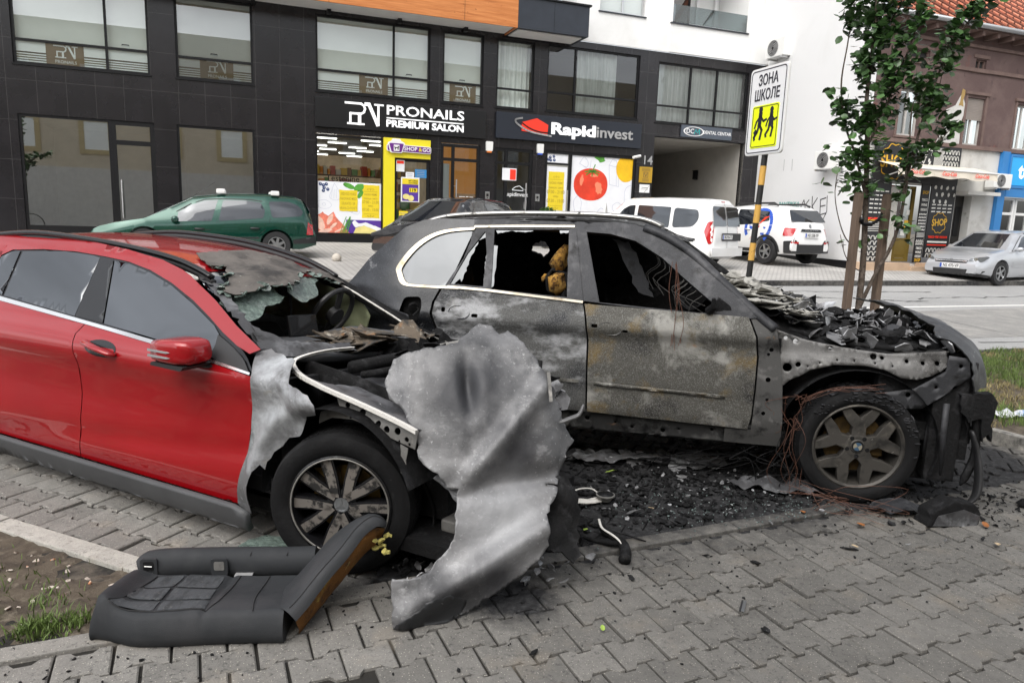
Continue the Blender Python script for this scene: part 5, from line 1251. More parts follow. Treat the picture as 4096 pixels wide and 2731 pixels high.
class Car:
 def __init__(s, name, label, L, W, H, top, belt, paint, loc, rz, zs=.2, tumble=.22, wheel=.31, axles=(-1.3, 1.3), tw=.19, sc=1., group=None, plan=3.2, cuts=()):
  s.L, s.W, s.H, s.top, s.belt, s.zs, s.tumble, s.plan, s.axles, s.wheel = L, W, H, top, belt, zs, tumble, plan, axles, wheel
  s.root = thing(name, label, 'car', loc, rz, group); s.root.scale = (sc, sc, sc)
  xs = sorted({round(-L / 2 + L * i / 70, 4) for i in range(71)} | {p[0] for p in top if abs(p[0]) <= L / 2})
  b = MB(); rows = []
  for x in xs:
   h = s.section(x); rows.append([(x, y, z) for y, z in h] + [(x, -y, z) for y, z in h[-2::-1]])
  b.grid(rows)
  rr = [b.verts(r) for r in (rows[0], rows[-1])]
  b.face(rr[0]); b.face(rr[1][::-1])
  for i in range(len(rows) - 1): b.poly([rows[i][0], rows[i + 1][0], rows[i + 1][-1], rows[i][-1]])
  bmesh.ops.remove_doubles(b.bm, verts=b.bm.verts[:], dist=1e-4)
  o = b.build('body', paint, s.root, True, 32)
  cut = MB()
  for ax in axles:
   for sd in (-1, 1):
    M = Matrix.Translation((ax, sd * (W / 2 - .13), wheel)) @ Matrix.Rotation(math.pi / 2, 4, 'X'); cut.lathe([(wheel * 1.16, -.2), (wheel * 1.16, .2)], 36, M)
  for P in cuts: cut.prism(P, -W, W, FM)
  c = cut.build('cut', M_cab, s.root)
  md = o.modifiers.new('arches', 'BOOLEAN'); md.operation = 'DIFFERENCE'; md.object = c; md.solver = 'EXACT'
  bpy.context.view_layer.update()
  me = bpy.data.meshes.new_from_object(o.evaluated_get(bpy.context.evaluated_depsgraph_get()))
  o.modifiers.clear(); o.data = me
  me.materials.clear(); me.materials.append(paint)
  bpy.data.objects.remove(c)
  s.body = o
 def section(s, x):
  zt = lerp(x, s.top); zb = min(lerp(x, s.belt), zt - .015); e = abs(x) / (s.L / 2)
  w = s.W / 2 * (1 - .16 * e ** 7 - .06 * e ** 2)
  g = zt - zb; k = min(1, g / .45); tm = s.tumble * k; zs = s.zs + .1 * max(0, e - .85) / .15
  if zb < zs + .05: zs = zb - .05
  hh = zb - zs
  y6 = w * .955 - tm
  return [(w * .93, zs), (w * .985, zs + .16 * hh), (w, zs + .45 * hh), (w * .992, zs + .75 * hh), (w * .955, zb), (w * .955 - tm * .42, zb + g * .46), (y6 + .012, zb + g * .84), (y6 - .05, zb + g * .935), (y6 * .72, zb + g * .98), (0, zt)]
 def Y(s, x, z):
  h = s.section(x)
  for (y0, z0), (y1, z1) in zip(h, h[1:]):
   if z <= z1: return y0 + (y1 - y0) * (z - z0) / max(1e-5, z1 - z0)
  return 0
 def side(s, name, P, mat, sd=1, off=.004, step=.08, thick=0, parent=None):
  return panel(name, P, lambda x, z: Vector((x, sd * (s.Y(x, z) + off), z)), mat, parent or s.root, step, thick)
 def face(s, name, P, x, mat, off=.0, step=.1, thick=.0, parent=None, bulge=.0):
  return panel(name, P, lambda y, z: Vector((x(z, y) if callable(x) else x, y, z)), mat, parent or s.root, step, thick)
 def xtop(s, z, lo, hi):
  """x on the silhouette at height z, searched between lo and hi"""
  for _ in range(40):
   m_ = (lo + hi) / 2
   if (lerp(m_, s.top) < z): lo = m_
   else: hi = m_
  return hi
 def wheels(s, steer=0., spokes=5, rimr=.66, alloy=True, cap=False):
  for ax in s.axles:
   for sd in (-1, 1):
    r = s.wheel; b = MB()
    M = Matrix.Translation((ax, sd * (s.W / 2 - .12), r)) @ Matrix.Rotation(sd * (steer if ax > 0 else 0) * sd, 4, 'Z') @ Matrix.Rotation(-sd * math.pi / 2, 4, 'X')
    b.lathe([(r * rimr, -.10), (r * .93, -.10), (r, -.06), (r, .06), (r * .95, .095), (r * rimr, .09)], 32, M, True)
    w = b.build('wheel', M_rubber, s.root, True, 45)
    b = MB(); R_ = r * rimr
    b.lathe([(R_ * 1.0, .088), (R_ * .90, .08), (R_ * .88, .03), (.01, .03)], 32, M, False, False)
    b.mi = 1
    b.lathe([(R_ * .96, .0915), (R_ * .87, .0915), (R_ * .87, .08), (R_ * .96, .08)], 32, M, True); b.lathe([(R_ * .26, .07), (R_ * .22, .085), (.01, .088)], 16, M)
    for k in range(spokes):
     a = 2 * math.pi * k / spokes; Q = [(R_ * .15, -.16 * R_ if not cap else -.24 * R_), (R_ * .93, -.13 * R_ if not cap else -.36 * R_), (R_ * .93, .13 * R_ if not cap else .36 * R_), (R_ * .15, .16 * R_ if not cap else .24 * R_)]
     b.prism([(x * math.cos(a) - y * math.sin(a), x * math.sin(a) + y * math.cos(a)) for x, y in Q], .05, .083, M)
    b.build('rim', [M_cab, M_alloy], w, True, 30)
 def plate(s, txt, x, z, back=False, tilt=0., w=.52):
  rot = (math.pi / 2, 0, math.pi / 2 if not back else -math.pi / 2)
  sg_ = 1 if not back else -1
  b = MB(); b.box(min(x, x + sg_ * .012), max(x, x + sg_ * .012), -w / 2, w / 2, z - .057, z + .057); p = b.build('number_plate', M_plate, s.root, bevel=.003)
  b = MB(); y0 = -w / 2 if not back else w / 2; b.box(x + sg_ * .013, x + sg_ * .0135, min(y0, y0 + .05 * sg_), max(y0, y0 + .05 * sg_), z - .055, z + .055); b.build('country_strip', M_plateblue, p)
  text('plate_text', txt, .115, M_frame, p, (x + sg_ * .0145, .03 * sg_, z), rot, ext=.0005, bold=.012, fit=.41)
 def mirror(s, x, z, sd, paint):
  y = s.Y(x, z) * sd
  b = MB(); V = [Vector(v) for v in ((x - .04, y - sd * .02, z - .03), (x + .03, y + sd * .06, z + .0), (x - .02, y + sd * .19, z + .02))]
  b.tube(smooth([tuple(V[0]), tuple(V[1]), tuple(V[2])], 3, False), [.02, .025, .03, .06, .075, .07, .045], 10, flat=.85); b.build('mirror', paint, s.root, True)
 def handle(s, x, z, mat, sd=1):
  b = MB(); y = s.Y(x, z) * sd; b.tube([(x - .09, y + sd * .004, z), (x - .06, y + sd * .03, z), (x + .06, y + sd * .03, z), (x + .09, y + sd * .004, z)], [.016, .02, .02, .016], 8); b.build('door_handle', mat, s.root, True)
 def line(s, name, P, sd=1, w=.008, mat=None):
  b = MB()
  for (x0, z0), (x1, z1) in zip(P, P[1:]):
   d = Vector((x1 - x0, z1 - z0)).normalized(); nn = Vector((-d.y, d.x)) * w / 2; q = []
   for x, z in ((x0 + nn.x, z0 + nn.y), (x0 - nn.x, z0 - nn.y), (x1 - nn.x, z1 - nn.y), (x1 + nn.x, z1 + nn.y)): q.append((x, sd * (s.Y(x, z) + .003), z))
   b.poly(q)
  b.build(name, mat or M_cab, s.root)
 def windscreen(s, name, x0, x1, f=.86, mat=None, off=.008, inset=.0):
  rows = []; n_ = 14
  for i in range(n_ + 1):
   x = x0 + (x1 - x0) * i / n_; h = s.section(x); zt = h[-1][1]; row = []
   ym = h[7][0] * f
   for k in range(13):
    y = ym * (k / 6 - 1)
    ay = abs(y); z = zt
    for (ya, za), (yb, zb_) in zip(h[6:], h[7:]):
     if yb <= ay <= ya: z = zb_ + (za - zb_) * (ay - yb) / max(1e-5, ya - yb)
    row.append(Vector((x, y, z + off)))
   rows.append(row)
  b = MB(); b.grid(rows); return b.build(name, mat or M_cglass2, s.root, True)
M_cglass2 = dark_mirror('tinted_glass', .03)
def paint(name, col, metal=.0, rough=.3, coat=1., var=.03): return pm(name, col, rough, metal, coat, var=var, vscale=1.5)
P_green = paint('green_metallic', (.0035, .058, .038), .45, .2)
g = Car('estate_car', 'dark green estate car with roof bar feet parked on the far pavement', 4.44, 1.70, 1.42,
  [(-2.22, .52), (-2.19, .62), (-2.14, .84), (-2.08, 1.08), (-1.93, 1.31), (-1.8, 1.37), (-1.17, 1.415), (-.28, 1.385), (.30, 1.30), (.40, 1.25), (1.18, .84), (1.24, .815), (1.77, .72), (2.05, .64), (2.17, .57), (2.22, .50)],
  [(-2.22, .50), (-1.96, .90), (-1.13, .86), (.62, .76), (1.2, .74), (2.22, .5)], P_green, U * -.60 + D * 17.36 + Vector((0, 0, .62)), A21 + math.pi, zs=.22, axles=(-1.36, 1.22), wheel=.30)
g.wheels(0, 7, .64)
for sd in (1, -1):
 w1 = g.side('side_window', [(.60, .76), (.58, .95), (.33, 1.11), (.06, 1.21), (-.2, 1.235), (-.06, .79)], M_cglass2, sd)
 g.side('side_window', rounded([(-.30, 1.235), (-.83, 1.24), (-1.06, 1.21), (-1.14, 1.04), (-1.10, .88), (-.2, .79)], .04), M_cglass2, sd)
 g.side('side_window', rounded([(-1.22, 1.24), (-1.64, 1.25), (-1.85, 1.17), (-1.95, 1.03), (-1.88, .94), (-1.28, .89)], .06), M_cglass2, sd)
 g.side('tail_lamp', [(-2.14, .83), (-2.04, .82), (-2.0, .54), (-2.15, .54)], M_redlamp, sd, .006)
 g.side('rubbing_strip', [(1.0, .42), (1.0, .45), (-1.0, .47), (-1.0, .44)], M_plas, sd, .006)
 g.side('bumper', [(-2.21, .52), (-2.21, .36), (-1.72, .34), (-1.70, .42)], M_plas, sd, .012)
 g.handle(.18, .62, M_plas, sd); g.handle(-.92, .66, M_plas, sd); g.mirror(.62, .80, sd, P_green)
 g.line('door_gap', [(.78, .78), (.86, .55), (.80, .28)], sd); g.line('door_gap', [(-.24, 1.26), (-.17, .78), (-.19, .3)], sd); g.line('door_gap', [(-1.16, 1.24), (-1.24, .86), (-1.12, .62), (-.92, .45)], sd)
 g.line('crease', [(1.9, .53), (.0, .60), (-2.0, .66)], sd, .008, M_plas)
 g.line('window_frame', [(.70, .75), (.6, .97), (.34, 1.13), (.06, 1.235), (-.25, 1.26), (-.85, 1.265), (-1.09, 1.235)], sd, .02, M_plas)
 b = MB()
 for x in (-.26, -1.36):
  for q in (0,): y = sd * .56; b.box(x - .09, x + .09, y - .06, y + .05, 1.37, 1.47)
 b.build('roof_bar_foot', M_alarm, g.root, bevel=.025)
g.windscreen('windscreen', .42, 1.15); g.face('rear_window', [(-.55, 1.02), (.55, 1.02), (.48, 1.28), (-.48, 1.28)], lambda z, y: g.xtop(z, -2.22, -1.9) - .01, M_cglass2)
b = MB(); b.tube([(.3, .2, 1.3), (-.15, .2, 1.62)], .004, 5); b.build('antenna', M_plas, g.root)
P_blk = paint('black_paint', (.012, .012, .014), .3, .25)
k = Car('small_car', 'small black hatchback with a driver, half hidden behind the burnt off-roader', 3.7, 1.66, 1.47,
  [(-1.85, .6), (-1.80, .85), (-1.72, 1.05), (-1.45, 1.38), (-1.2, 1.44), (-.4, 1.47), (.15, 1.42), (.30, 1.36), (1.05, .90), (1.1, .87), (1.55, .72), (1.78, .52), (1.85, .45)],
  [(-1.85, .5), (-1.5, 1.02), (-.9, .95), (1.0, .84), (1.85, .5)], P_blk, U * 4.55 + D * 16.0 + Vector((0, 0, .60)), A21 + math.pi + R(38), axles=(-1.15, 1.2), wheel=.29, sc=1.04, cuts=[[(.68, .93), (.29, 1.22), (.0, 1.31), (-.29, 1.32), (-.34, .97)]])
k.wheels()
M_cglass3 = glass('clear_car_glass', (.62, .70, .66), .9, 0, .10)
for sd in (1, -1):
 k.side('side_window', rounded([(.72, .90), (.30, 1.24), (.0, 1.33), (-.30, 1.34), (-.36, .95)], .04), M_cglass3, sd)
 k.side('side_window', rounded([(-.42, .97), (-.36, 1.34), (-.8, 1.31), (-1.05, 1.14), (-1.0, 1.02)], .05), M_cglass2, sd); k.mirror(.62, .95, sd, P_blk); k.handle(-.2, .84, P_blk, sd)
 k.line('window_trim', [(.98, .86), (.34, 1.28), (.0, 1.37), (-.5, 1.39), (-.95, 1.32)], sd, .022, M_alloy)
k.windscreen('windscreen', .33, 1.02)
P_wh = paint('white_paint', (.78, .78, .77), 0, .3)
v = Car('van', 'white passenger van with its driver door open, parked facing away', 4.39, 1.80, 1.84,
  [(-2.20, .55), (-2.18, 1.0), (-2.12, 1.35), (-2.04, 1.68), (-1.92, 1.79), (-1.7, 1.815), (-.6, 1.84), (.45, 1.82), (.65, 1.74), (1.45, 1.12), (1.52, 1.07), (1.95, .92), (2.15, .65), (2.2, .55)],
  [(-2.2, .54), (-2.12, 1.02), (.5, .98), (1.4, 1.0), (2.2, .52)], P_wh, U * 10.55 + D * 16.9 + Vector((0, 0, .62)), math.atan2(.69, -.72), zs=.22, tumble=.13, axles=(-1.30, 1.45), wheel=.31, sc=.95)
v.wheels()
for sd in (1, -1):
 v.side('side_window', rounded([(.98, 1.05), (.62, 1.48), (.42, 1.58), (.22, 1.60), (.22, 1.02)], .05), M_cglass2, sd)
 v.side('side_window', rounded([(.12, 1.02), (.12, 1.60), (-.92, 1.56), (-.92, 1.02)], .04), M_cglass2, sd)
 v.side('side_window', rounded([(-1.02, 1.02), (-1.02, 1.55), (-1.72, 1.50), (-1.76, 1.25), (-1.62, 1.06)], .10), M_cglass2, sd)
 v.side('tail_lamp', rounded([(-2.14, 1.22), (-2.0, 1.20), (-1.94, .95), (-2.08, .62), (-2.17, .66)], .05), M_redlamp, sd, .008)
 v.handle(.1, .93, P_wh, sd); v.line('door_gap', [(.17, 1.62), (.17, .3)], sd); v.line('door_gap', [(-.97, 1.58), (-.97, .5)], sd); v.line('door_gap', [(1.05, 1.05), (1.1, .4)], sd)
rx = lambda z, y: v.xtop(z, -2.205, -1.9) - .012
v.face('rear_window', rounded([(-.72, 1.10), (-.03, 1.10), (-.03, 1.60), (-.66, 1.60)], .05), rx, M_cglass2); v.face('rear_window', rounded([(.72, 1.10), (.03, 1.10), (.03, 1.60), (.66, 1.60)], .05), rx, M_cglass2)
v.face('door_gap', [(-.006, .45), (.006, .45), (.006, 1.7), (-.006, 1.7)], rx, M_cab); v.face('bumper', [(-.82, .32), (.82, .32), (.84, .54), (-.84, .54)], lambda z, y: -2.24, P_wh, thick=.06)
v.face('plate_recess', rounded([(-.75, .72), (.30, .72), (.30, .92), (-.75, .92)], .03), lambda z, y: rx(z, y) - .004, M_plas)
v.face('brake_lamp', [(-.1, 1.72), (.1, 1.72), (.1, 1.745), (-.1, 1.745)], lambda z, y: rx(z, y) - .004, M_redlamp)
v.plate('BG 916-TC', -2.205, .82, True)
v.windscreen('windscreen', .7, 1.42)
b = MB(); b.tube([(.5, .2, 1.8), (.15, .2, 2.2)], .004, 5); b.build('antenna', M_plas, v.root)
b = MB(); ang = R(62); H_ = Vector((1.05, .86, 0)); dv = Vector((-math.cos(ang), math.sin(ang), 0))
def dp(u, z): return tuple(H_ + dv * u + Vector((0, 0, z)))
b.mesh([dp(0, .35), dp(.9, .35), dp(.9, 1.0), dp(0, 1.02)], [(0, 1, 2, 3)])
dn = b.build('open_door', P_wh, v.root)
b = MB(); b.tube([dp(.1, 1.02), dp(.55, 1.45), dp(.75, 1.58), dp(.86, 1.55), dp(.9, 1.0)], .03, 8); b.build('window_frame', P_wh, dn, True)
u = Car('compact_suv', 'white compact off-roader with a blue and red emblem on its side', 4.34, 1.80, 1.69,
  [(-2.16, .62), (-2.13, .98), (-2.05, 1.16), (-1.80, 1.52), (-1.70, 1.60), (-1.2, 1.65), (-.3, 1.67), (.35, 1.62), (.5, 1.56), (1.15, 1.10), (1.22, 1.07), (1.85, .95), (2.08, .75), (2.17, .6)],
  [(-2.16, .6), (-1.9, 1.10), (-.5, 1.04), (1.1, 1.0), (2.17, .58)], P_wh, U * 14.65 + D * 17.95 + Vector((0, 0, .66)), math.atan2(.90, -.44), zs=.30, axles=(-1.36, 1.31), wheel=.35, tw=.22)
u.wheels(0, 5, .62)
M_blue = pm('decal_blue', (.03, .10, .50), .35); M_dred = pm('decal_red', (.75, .05, .02), .35)
for sd in (1, -1):
 u.side('side_window', rounded([(.86, 1.08), (.42, 1.44), (.02, 1.52), (-.04, 1.06)], .05), M_cglass2, sd)
 u.side('side_window', rounded([(-.10, 1.06), (-.05, 1.52), (-.72, 1.51), (-.88, 1.10)], .05), M_cglass2, sd)
 u.side('side_window', rounded([(-.96, 1.14), (-.82, 1.49), (-1.25, 1.46), (-1.36, 1.2)], .05), M_cglass2, sd)
 u.side('arch_trim', [(-1.36 + .47 * math.cos(a), .35 + .47 * math.sin(a)) for a in [math.pi * i / 16 for i in range(17)]] + [(-1.36 + .40 * math.cos(a), .35 + .40 * math.sin(a)) for a in [math.pi * i / 16 for i in range(16, -1, -1)]], M_plas, sd, .012)
 u.side('tail_lamp', rounded([(-2.11, 1.02), (-1.92, 1.03), (-1.90, .80), (-2.12, .80)], .04), M_redlamp, sd, .012)
 u.side('sill_trim', [(.9, .33), (.9, .42), (-.95, .42), (-.95, .33)], M_plas, sd, .01)
 b = MB(); b.tube([(.2, sd * .60, 1.63), (.1, sd * .60, 1.69), (-1.3, sd * .60, 1.70), (-1.45, sd * .60, 1.63)], .028, 8); b.build('roof_rail', M_plas, u.root, True)
 u.line('door_gap', [(-.07, 1.5), (-.07, .42)], sd); u.line('door_gap', [(-.9, 1.1), (-.92, .75), (-.9, .6)], sd); u.handle(-.65, .95, P_wh, sd)
 cx, cz, r = -1.0, 1.05, .46
 ring = [(cx + r * math.cos(a), cz + r * math.sin(a)) for a in [2 * math.pi * i / 40 for i in range(-4, 27)]]
 u.line('emblem_ring', ring, sd, .105, M_blue)
 u.line('emblem_letter', [(-1.08, 1.28), (-.95, 1.36), (-.74, 1.25), (-.70, 1.02), (-.80, .98)], sd, .08, M_blue); u.line('emblem_letter', [(-1.06, .66), (-1.25, 1.02), (-1.32, .74)], sd, .07, M_blue); u.line('emblem_letter', [(-1.14, .83), (-1.27, .83)], sd, .06, M_blue)
 u.side('emblem_bolt', [(-1.34, 1.34), (-1.16, 1.30), (-.98, 1.05), (-1.08, 1.05), (-.72, .62), (-.96, .94), (-.86, .96)], M_dred, sd, .009, .05)
rx = lambda z, y: u.xtop(z, -2.165, -1.7) - .012
u.face('rear_window', rounded([(-.66, 1.20), (.66, 1.20), (.54, 1.52), (-.54, 1.52)], .04), rx, M_cglass2)
u.face('bumper', rounded([(-.86, .34), (.86, .34), (.88, .66), (.55, .70), (.45, .58), (-.45, .58), (-.55, .70), (-.88, .66)], .03), lambda z, y: -2.19 + .16 * (abs(y) / .88) ** 4, M_plas, thick=.05)
u.face('badge_strip', rounded([(-.40, .93), (.40, .93), (.36, 1.0), (-.36, 1.0)], .02), lambda z, y: rx(z, y) - .006, M_plas)
text('badge_text', 'DUSTER', .06, M_alloy, u.root, (-2.172, 0, .965), (math.pi / 2, 0, -math.pi / 2), fit=.5)
u.face('badge', [(-.05, 1.13), (.05, 1.13), (.03, 1.04), (-.03, 1.04)], lambda z, y: rx(z, y) - .004, M_alloy)
for y in (-.6, .6): u.face('reflector', [(y - .12, .60), (y + .12, .60), (y + .12, .65), (y - .12, .65)], lambda z, y: -2.21 + .16 * (abs(y) / .88) ** 4, M_redlamp)
u.plate('NS 558-YF', -2.185, .83, True)
P_sil = paint('silver_metallic', (.52, .535, .56), .4, .28)
s_ = Car('estate_car', 'silver estate car parked half on the pavement before the house', 4.5, 1.75, 1.48,
  [(-2.25, .6), (-2.2, .9), (-2.0, 1.25), (-1.8, 1.42), (-1.0, 1.48), (-.1, 1.47), (.25, 1.42), (.35, 1.38), (1.12, .96), (1.20, .93), (1.75, .83), (2.0, .75), (2.15, .67), (2.22, .60), (2.25, .54)],
  [(-2.25, .55), (-2.0, .98), (-.5, .92), (1.1, .86), (1.7, .76), (2.25, .5)], P_sil, Vector((0, 0, 0)), math.pi + R(30), zs=.2, axles=(-1.38, 1.32), wheel=.315)
s_.wheels(R(-4), 5, .66)
for sd in (1, -1):
 s_.side('side_window', rounded([(.62, .93), (.18, 1.27), (-.05, 1.34), (-.22, 1.36), (-.22, .95)], .03), M_cglass2, sd)
 s_.side('side_window', rounded([(-.32, .95), (-.32, 1.36), (-1.1, 1.35), (-1.25, 1.0)], .03), M_cglass2, sd); s_.side('side_window', rounded([(-1.32, 1.0), (-1.2, 1.34), (-1.8, 1.28), (-1.95, 1.1)], .05), M_cglass2, sd)
 s_.side('rubbing_strip', [(.85, .48), (.85, .53), (-1.0, .55), (-1.0, .50)], P_sil, sd, .015); s_.handle(-.12, .83, P_sil, sd); s_.mirror(.66, .95, sd, P_sil)
 s_.line('door_gap', [(.80, .90), (.82, .6), (.72, .3)], sd); s_.line('door_gap', [(-.27, 1.36), (-.27, .3)], sd); s_.line('window_frame', [(.86, .90), (.2, 1.31), (-.05, 1.39), (-1.2, 1.40), (-1.9, 1.32)], sd, .02, M_plas)
 s_.side('sill_trim', [(2.2, .22), (2.2, .30), (1.7, .24), (1.7, .2)], M_plas, sd, .01)
 nx = lambda z, y: 2.262 - .40 * (abs(y) / .86) ** 5 - .13 * max(0, z - .42)
 s_.face('headlight', rounded([(sd * .44, .62), (sd * .72, .60), (sd * .82, .72), (sd * .80, .76), (sd * .50, .69)], .02), lambda z, y: nx(z, y) + .012, M_lampd, .0, .05)
 s_.face('headlight_lens', [(sd * .60 + .05 * math.cos(a), .665 + .05 * math.sin(a)) for a in [math.pi * i / 8 for i in range(16)]], lambda z, y: nx(z, y) + .018, M_chrome, .0, .05)
 s_.face('fog_grille', rounded([(sd * .50, .25), (sd * .72, .27), (sd * .80, .37), (sd * .56, .36)], .02), lambda z, y: nx(z, y) + .012, M_plas, .0, .05)
s_.windscreen('windscreen', .38, 1.10)
s_.face('grille', rounded([(-.42, .56), (.42, .56), (.44, .64), (-.44, .64)], .02), lambda z, y: nx(z, y) + .006, M_plas); s_.face('grille_bar', [(-.42, .595), (.42, .595), (.42, .625), (-.42, .625)], lambda z, y: nx(z, y) + .014, M_chrome)
s_.face('lower_grille', rounded([(-.42, .26), (.42, .26), (.46, .40), (-.46, .40)], .03), lambda z, y: nx(z, y) + .01, M_plas)
b = MB(); b.lathe([(.055, 0), (.055, .012), (.042, .012), (.042, 0)], 24, Matrix.Translation((2.225, 0, .61)) @ Matrix.Rotation(math.pi / 2, 4, 'Y'), True); b.box(2.23, 2.24, -.045, .045, .602, .618); b.build('badge', M_chrome, s_.root)
s_.plate('NS 470-VP', 2.262, .475)
s_.root.location = st(20.25, 14.35, .36)
pr = thing('person', 'dark haired man in dark clothes at the wheel of the small black car', 'person', k.root.location.copy(), k.root.rotation_euler.z)
b = MB(); rr = []
for z, x, rx, ry in ((.50, -.22, .13, .19), (.70, -.20, .13, .20), (.88, -.19, .12, .215), (.955, -.18, .10, .19), (.985, -.17, .07, .10), (1.0, -.165, .055, .06), (1.04, -.155, .052, .055), (1.065, -.14, .075, .062), (1.10, -.135, .092, .070), (1.14, -.138, .096, .074), (1.18, -.145, .095, .074), (1.22, -.152, .082, .066), (1.245, -.158, .05, .042), (1.252, -.16, .015, .012)):
 R_ = []
 for i in range(20):
  a = 2 * math.pi * i / 20; px = x + rx * math.cos(a); py = .36 + ry * math.sin(a)
  if 1.08 < z < 1.16 and i == 0: px += .022
  R_.append((px, py, z))
 rr.append(b.verts(R_))
for i, (p, q) in enumerate(zip(rr, rr[1:])):
 b.mi = 1 if i < 5 else 0
 for j in range(20): b.face([p[j], p[(j + 1) % 20], q[(j + 1) % 20], q[j]])
b.mi = 0; b.face(rr[-1]); b.face(rr[0][::-1])
b.build('body', [pm('skin', (.45, .24, .16), .5), pm('dark_shirt', (.03, .03, .035), .9)], pr, True)
b = MB(); b.grid([[(-.155 + 1.08 * rx * math.cos(a) - .012, .36 + 1.1 * ry * math.sin(a), z) for a in [R(55) + R(250) * i / 16 for i in range(17)]] for z, rx, ry in ((1.10, .09, .07), (1.15, .096, .074), (1.19, .096, .075))])
b.grid([[(-.155 + 1.08 * rx * math.cos(a) - .004, .36 + 1.1 * ry * math.sin(a), z) for a in [2 * math.pi * i / 16 for i in range(17)]] for z, rx, ry in ((1.185, .096, .075), (1.225, .085, .068), (1.252, .05, .042), (1.262, .005, .005))]); b.build('hair', M_frame, pr, True)
bt = thing('bicycle', 'dark bicycle cut by the left picture edge before the shop window', 'bicycle', st(-5.62, 17.0, .66), A21)
b = MB(); b.tube([(0, 0, .35), (.25, 0, .95), (.9, 0, .9), (1.0, 0, .36)], .018, 6) if False else b.tube([(-.05, 0, .34), (-.42, 0, .36), (-.28, 0, .84), (-.85, 0, .90), (-.42, 0, .36)], .018, 6); b.build('frame', M_plas, bt)
b = MB(); b.tube(smooth([(-.42, 0, .98), (-.28, 0, .975), (-.12, 0, .99)], 4, False), [.07, .07, .06, .055, .045, .035, .03, .022, .015], 10, flat=.4); b.tube([(-.28, 0, .82), (-.27, 0, .96)], .014, 6); b.build('saddle', M_trim_k if 'M_trim_k' in globals() else M_plas, bt, True)
for x in (-.05, -1.05):
 b = MB(); M = Matrix.Translation((x, 0, .34)) @ FM; b.lathe([(.34, -.015), (.34, .015), (.315, .012), (.315, -.012)], 32, M, True)
 for k in range(16): a = 2 * math.pi * k / 16; b.tube([(x, 0, .34), (x + .32 * math.cos(a), 0, .34 + .32 * math.sin(a))], .0015, 3)
 b.build('wheel', M_rubber, bt)
# ------------------------------------------------------------------ the red car with its burnt front
def cs(v, pts, w=.025):
 return (lerp(v - w, pts) + 2 * lerp(v, pts) + lerp(v + w, pts)) / 4
P_red = pm('red_metallic', (.30, .0025, .006), .4, .12, 1., spec=.2, var=.06, vscale=2., coat_rough=.02)
P_redburn = layered('red_singed', (.50, .010, .014), [((.40, .12, .11), 9, .55, .7, 8), ((.05, .045, .045), 14, .60, .7, 8, .8)], .35, .2)
M_ash = layered('burnt_sheet_grey', (.17, .17, .175), [((.50, .52, .54), 2.2, .50, .66, 8, .45), ((.065, .063, .063), 3.1, .56, .68, 8, .75), ((.66, .68, .70), 16, .62, .70, 8, .4), ((.27, .25, .22), 6, .60, .72, 8)], .5, .35, .25, 60, .4)
M_ash2 = layered('burnt_sheet_dark', (.07, .07, .074), [((.24, .245, .255), 3, .48, .64, 8, .5), ((.02, .02, .02), 5, .55, .68, 8, .8), ((.40, .41, .43), 22, .66, .74, 8, .5)], .55, .3, .4, 50, .4)
M_char = layered('char_black', (.007, .007, .0075), [((.03, .03, .032), 10, .52, .68, 8, .5), ((.20, .20, .20), 30, .69, .77, 8)], .75, 0, .9, 45, .22)
M_bare = layered('bare_primer', (.20, .195, .185), [((.08, .075, .07), 6, .5, .66, 8), ((.36, .345, .32), 18, .58, .7, 8), ((.23, .12, .05), 7, .66, .76, 8)], .6, .3, .2, 60)
M_whiteash = layered('white_ash_edge', (.66, .64, .60), [((.25, .24, .22), 9, .58, .7, 8)], .8, 0, .4, 60)
M_smoke = dark_mirror('smoked_glass', .045, (.006, .007, .009))
M_trim_k = pm('gloss_black_trim', (.008, .008, .009), .25, coat=.25, spec=.3)
M_clad = pm('grey_cladding', (.055, .057, .06), .55, var=.15, bump=.15, bscale=120)
rc = thing('burnt_car', 'red hatchback with a burnt out front and torn windscreen', 'car', (-.821, 3.143, 0), R(-27))
RYP = [(0, .06), (.10, .03), (.16, .012), (.22, .0), (.34, -.022), (.46, -.014), (.62, .004), (.76, -.004), (.85, -.03), (.90, -.028), (.97, .015), (1.0, .045), (1.4, .25), (1.47, .32), (1.6, .5)]
def RY(x, z):
 sw = .012 * math.exp(-((z - (.50 + .10 * (x + .6))) / .06) ** 2)          # lower swage line
 fl = -.03 * math.exp(-((math.hypot(x + 3.22, z - .34) - .40) / .06) ** 2) if x < -2 else 0
 return cs(z, RYP, .02 if z < .93 else .01) + sw + fl + .10 * max(0, (-3.4 - x)) ** 2
def rs(off=0.): return lambda x, z: Vector((x, RY(x, z) + off, z))
RW = 1.68
def rfar(off=0.): return lambda x, z: Vector((x, RW - RY(x, z) - off, z))
def zr(x): return lerp(x, [(-3.6, 1.38), (-3.15, 1.426), (-2.72, 1.45), (-2.22, 1.43), (-1.77, 1.40), (-1.42, 1.364), (-1.23, 1.322), (-1.16, 1.30)])
def Zt(x, y):
 c = max(-.6, 1 - ((y - .84) / .52) ** 2); xh = -1.18 + .15 * c; xc = -.50 + .22 * (1 - ((y - .82) / .76) ** 2)
 if x <= xh: return cs(x, [(a, zr(a)) for a in (-3.6, -3.15, -2.72, -2.22, -1.77, -1.42, -1.23, -1.16)], .1) + .045 * c
 zh = zr(xh) + .045 * c
 return zh + (.955 - zh) * (x - xh) / (xc - xh)
def rpan(name, P, mat, fm=None, step=.06, thick=.004, holes=(), parent=None, edge=None): return panel(name, P, fm or rs(), mat, parent or rc, step, thick, holes, edge)
chl = [(-2.762, 1.07), (-1.846, 1.012), (-1.005, .957), (-.47, .908)]
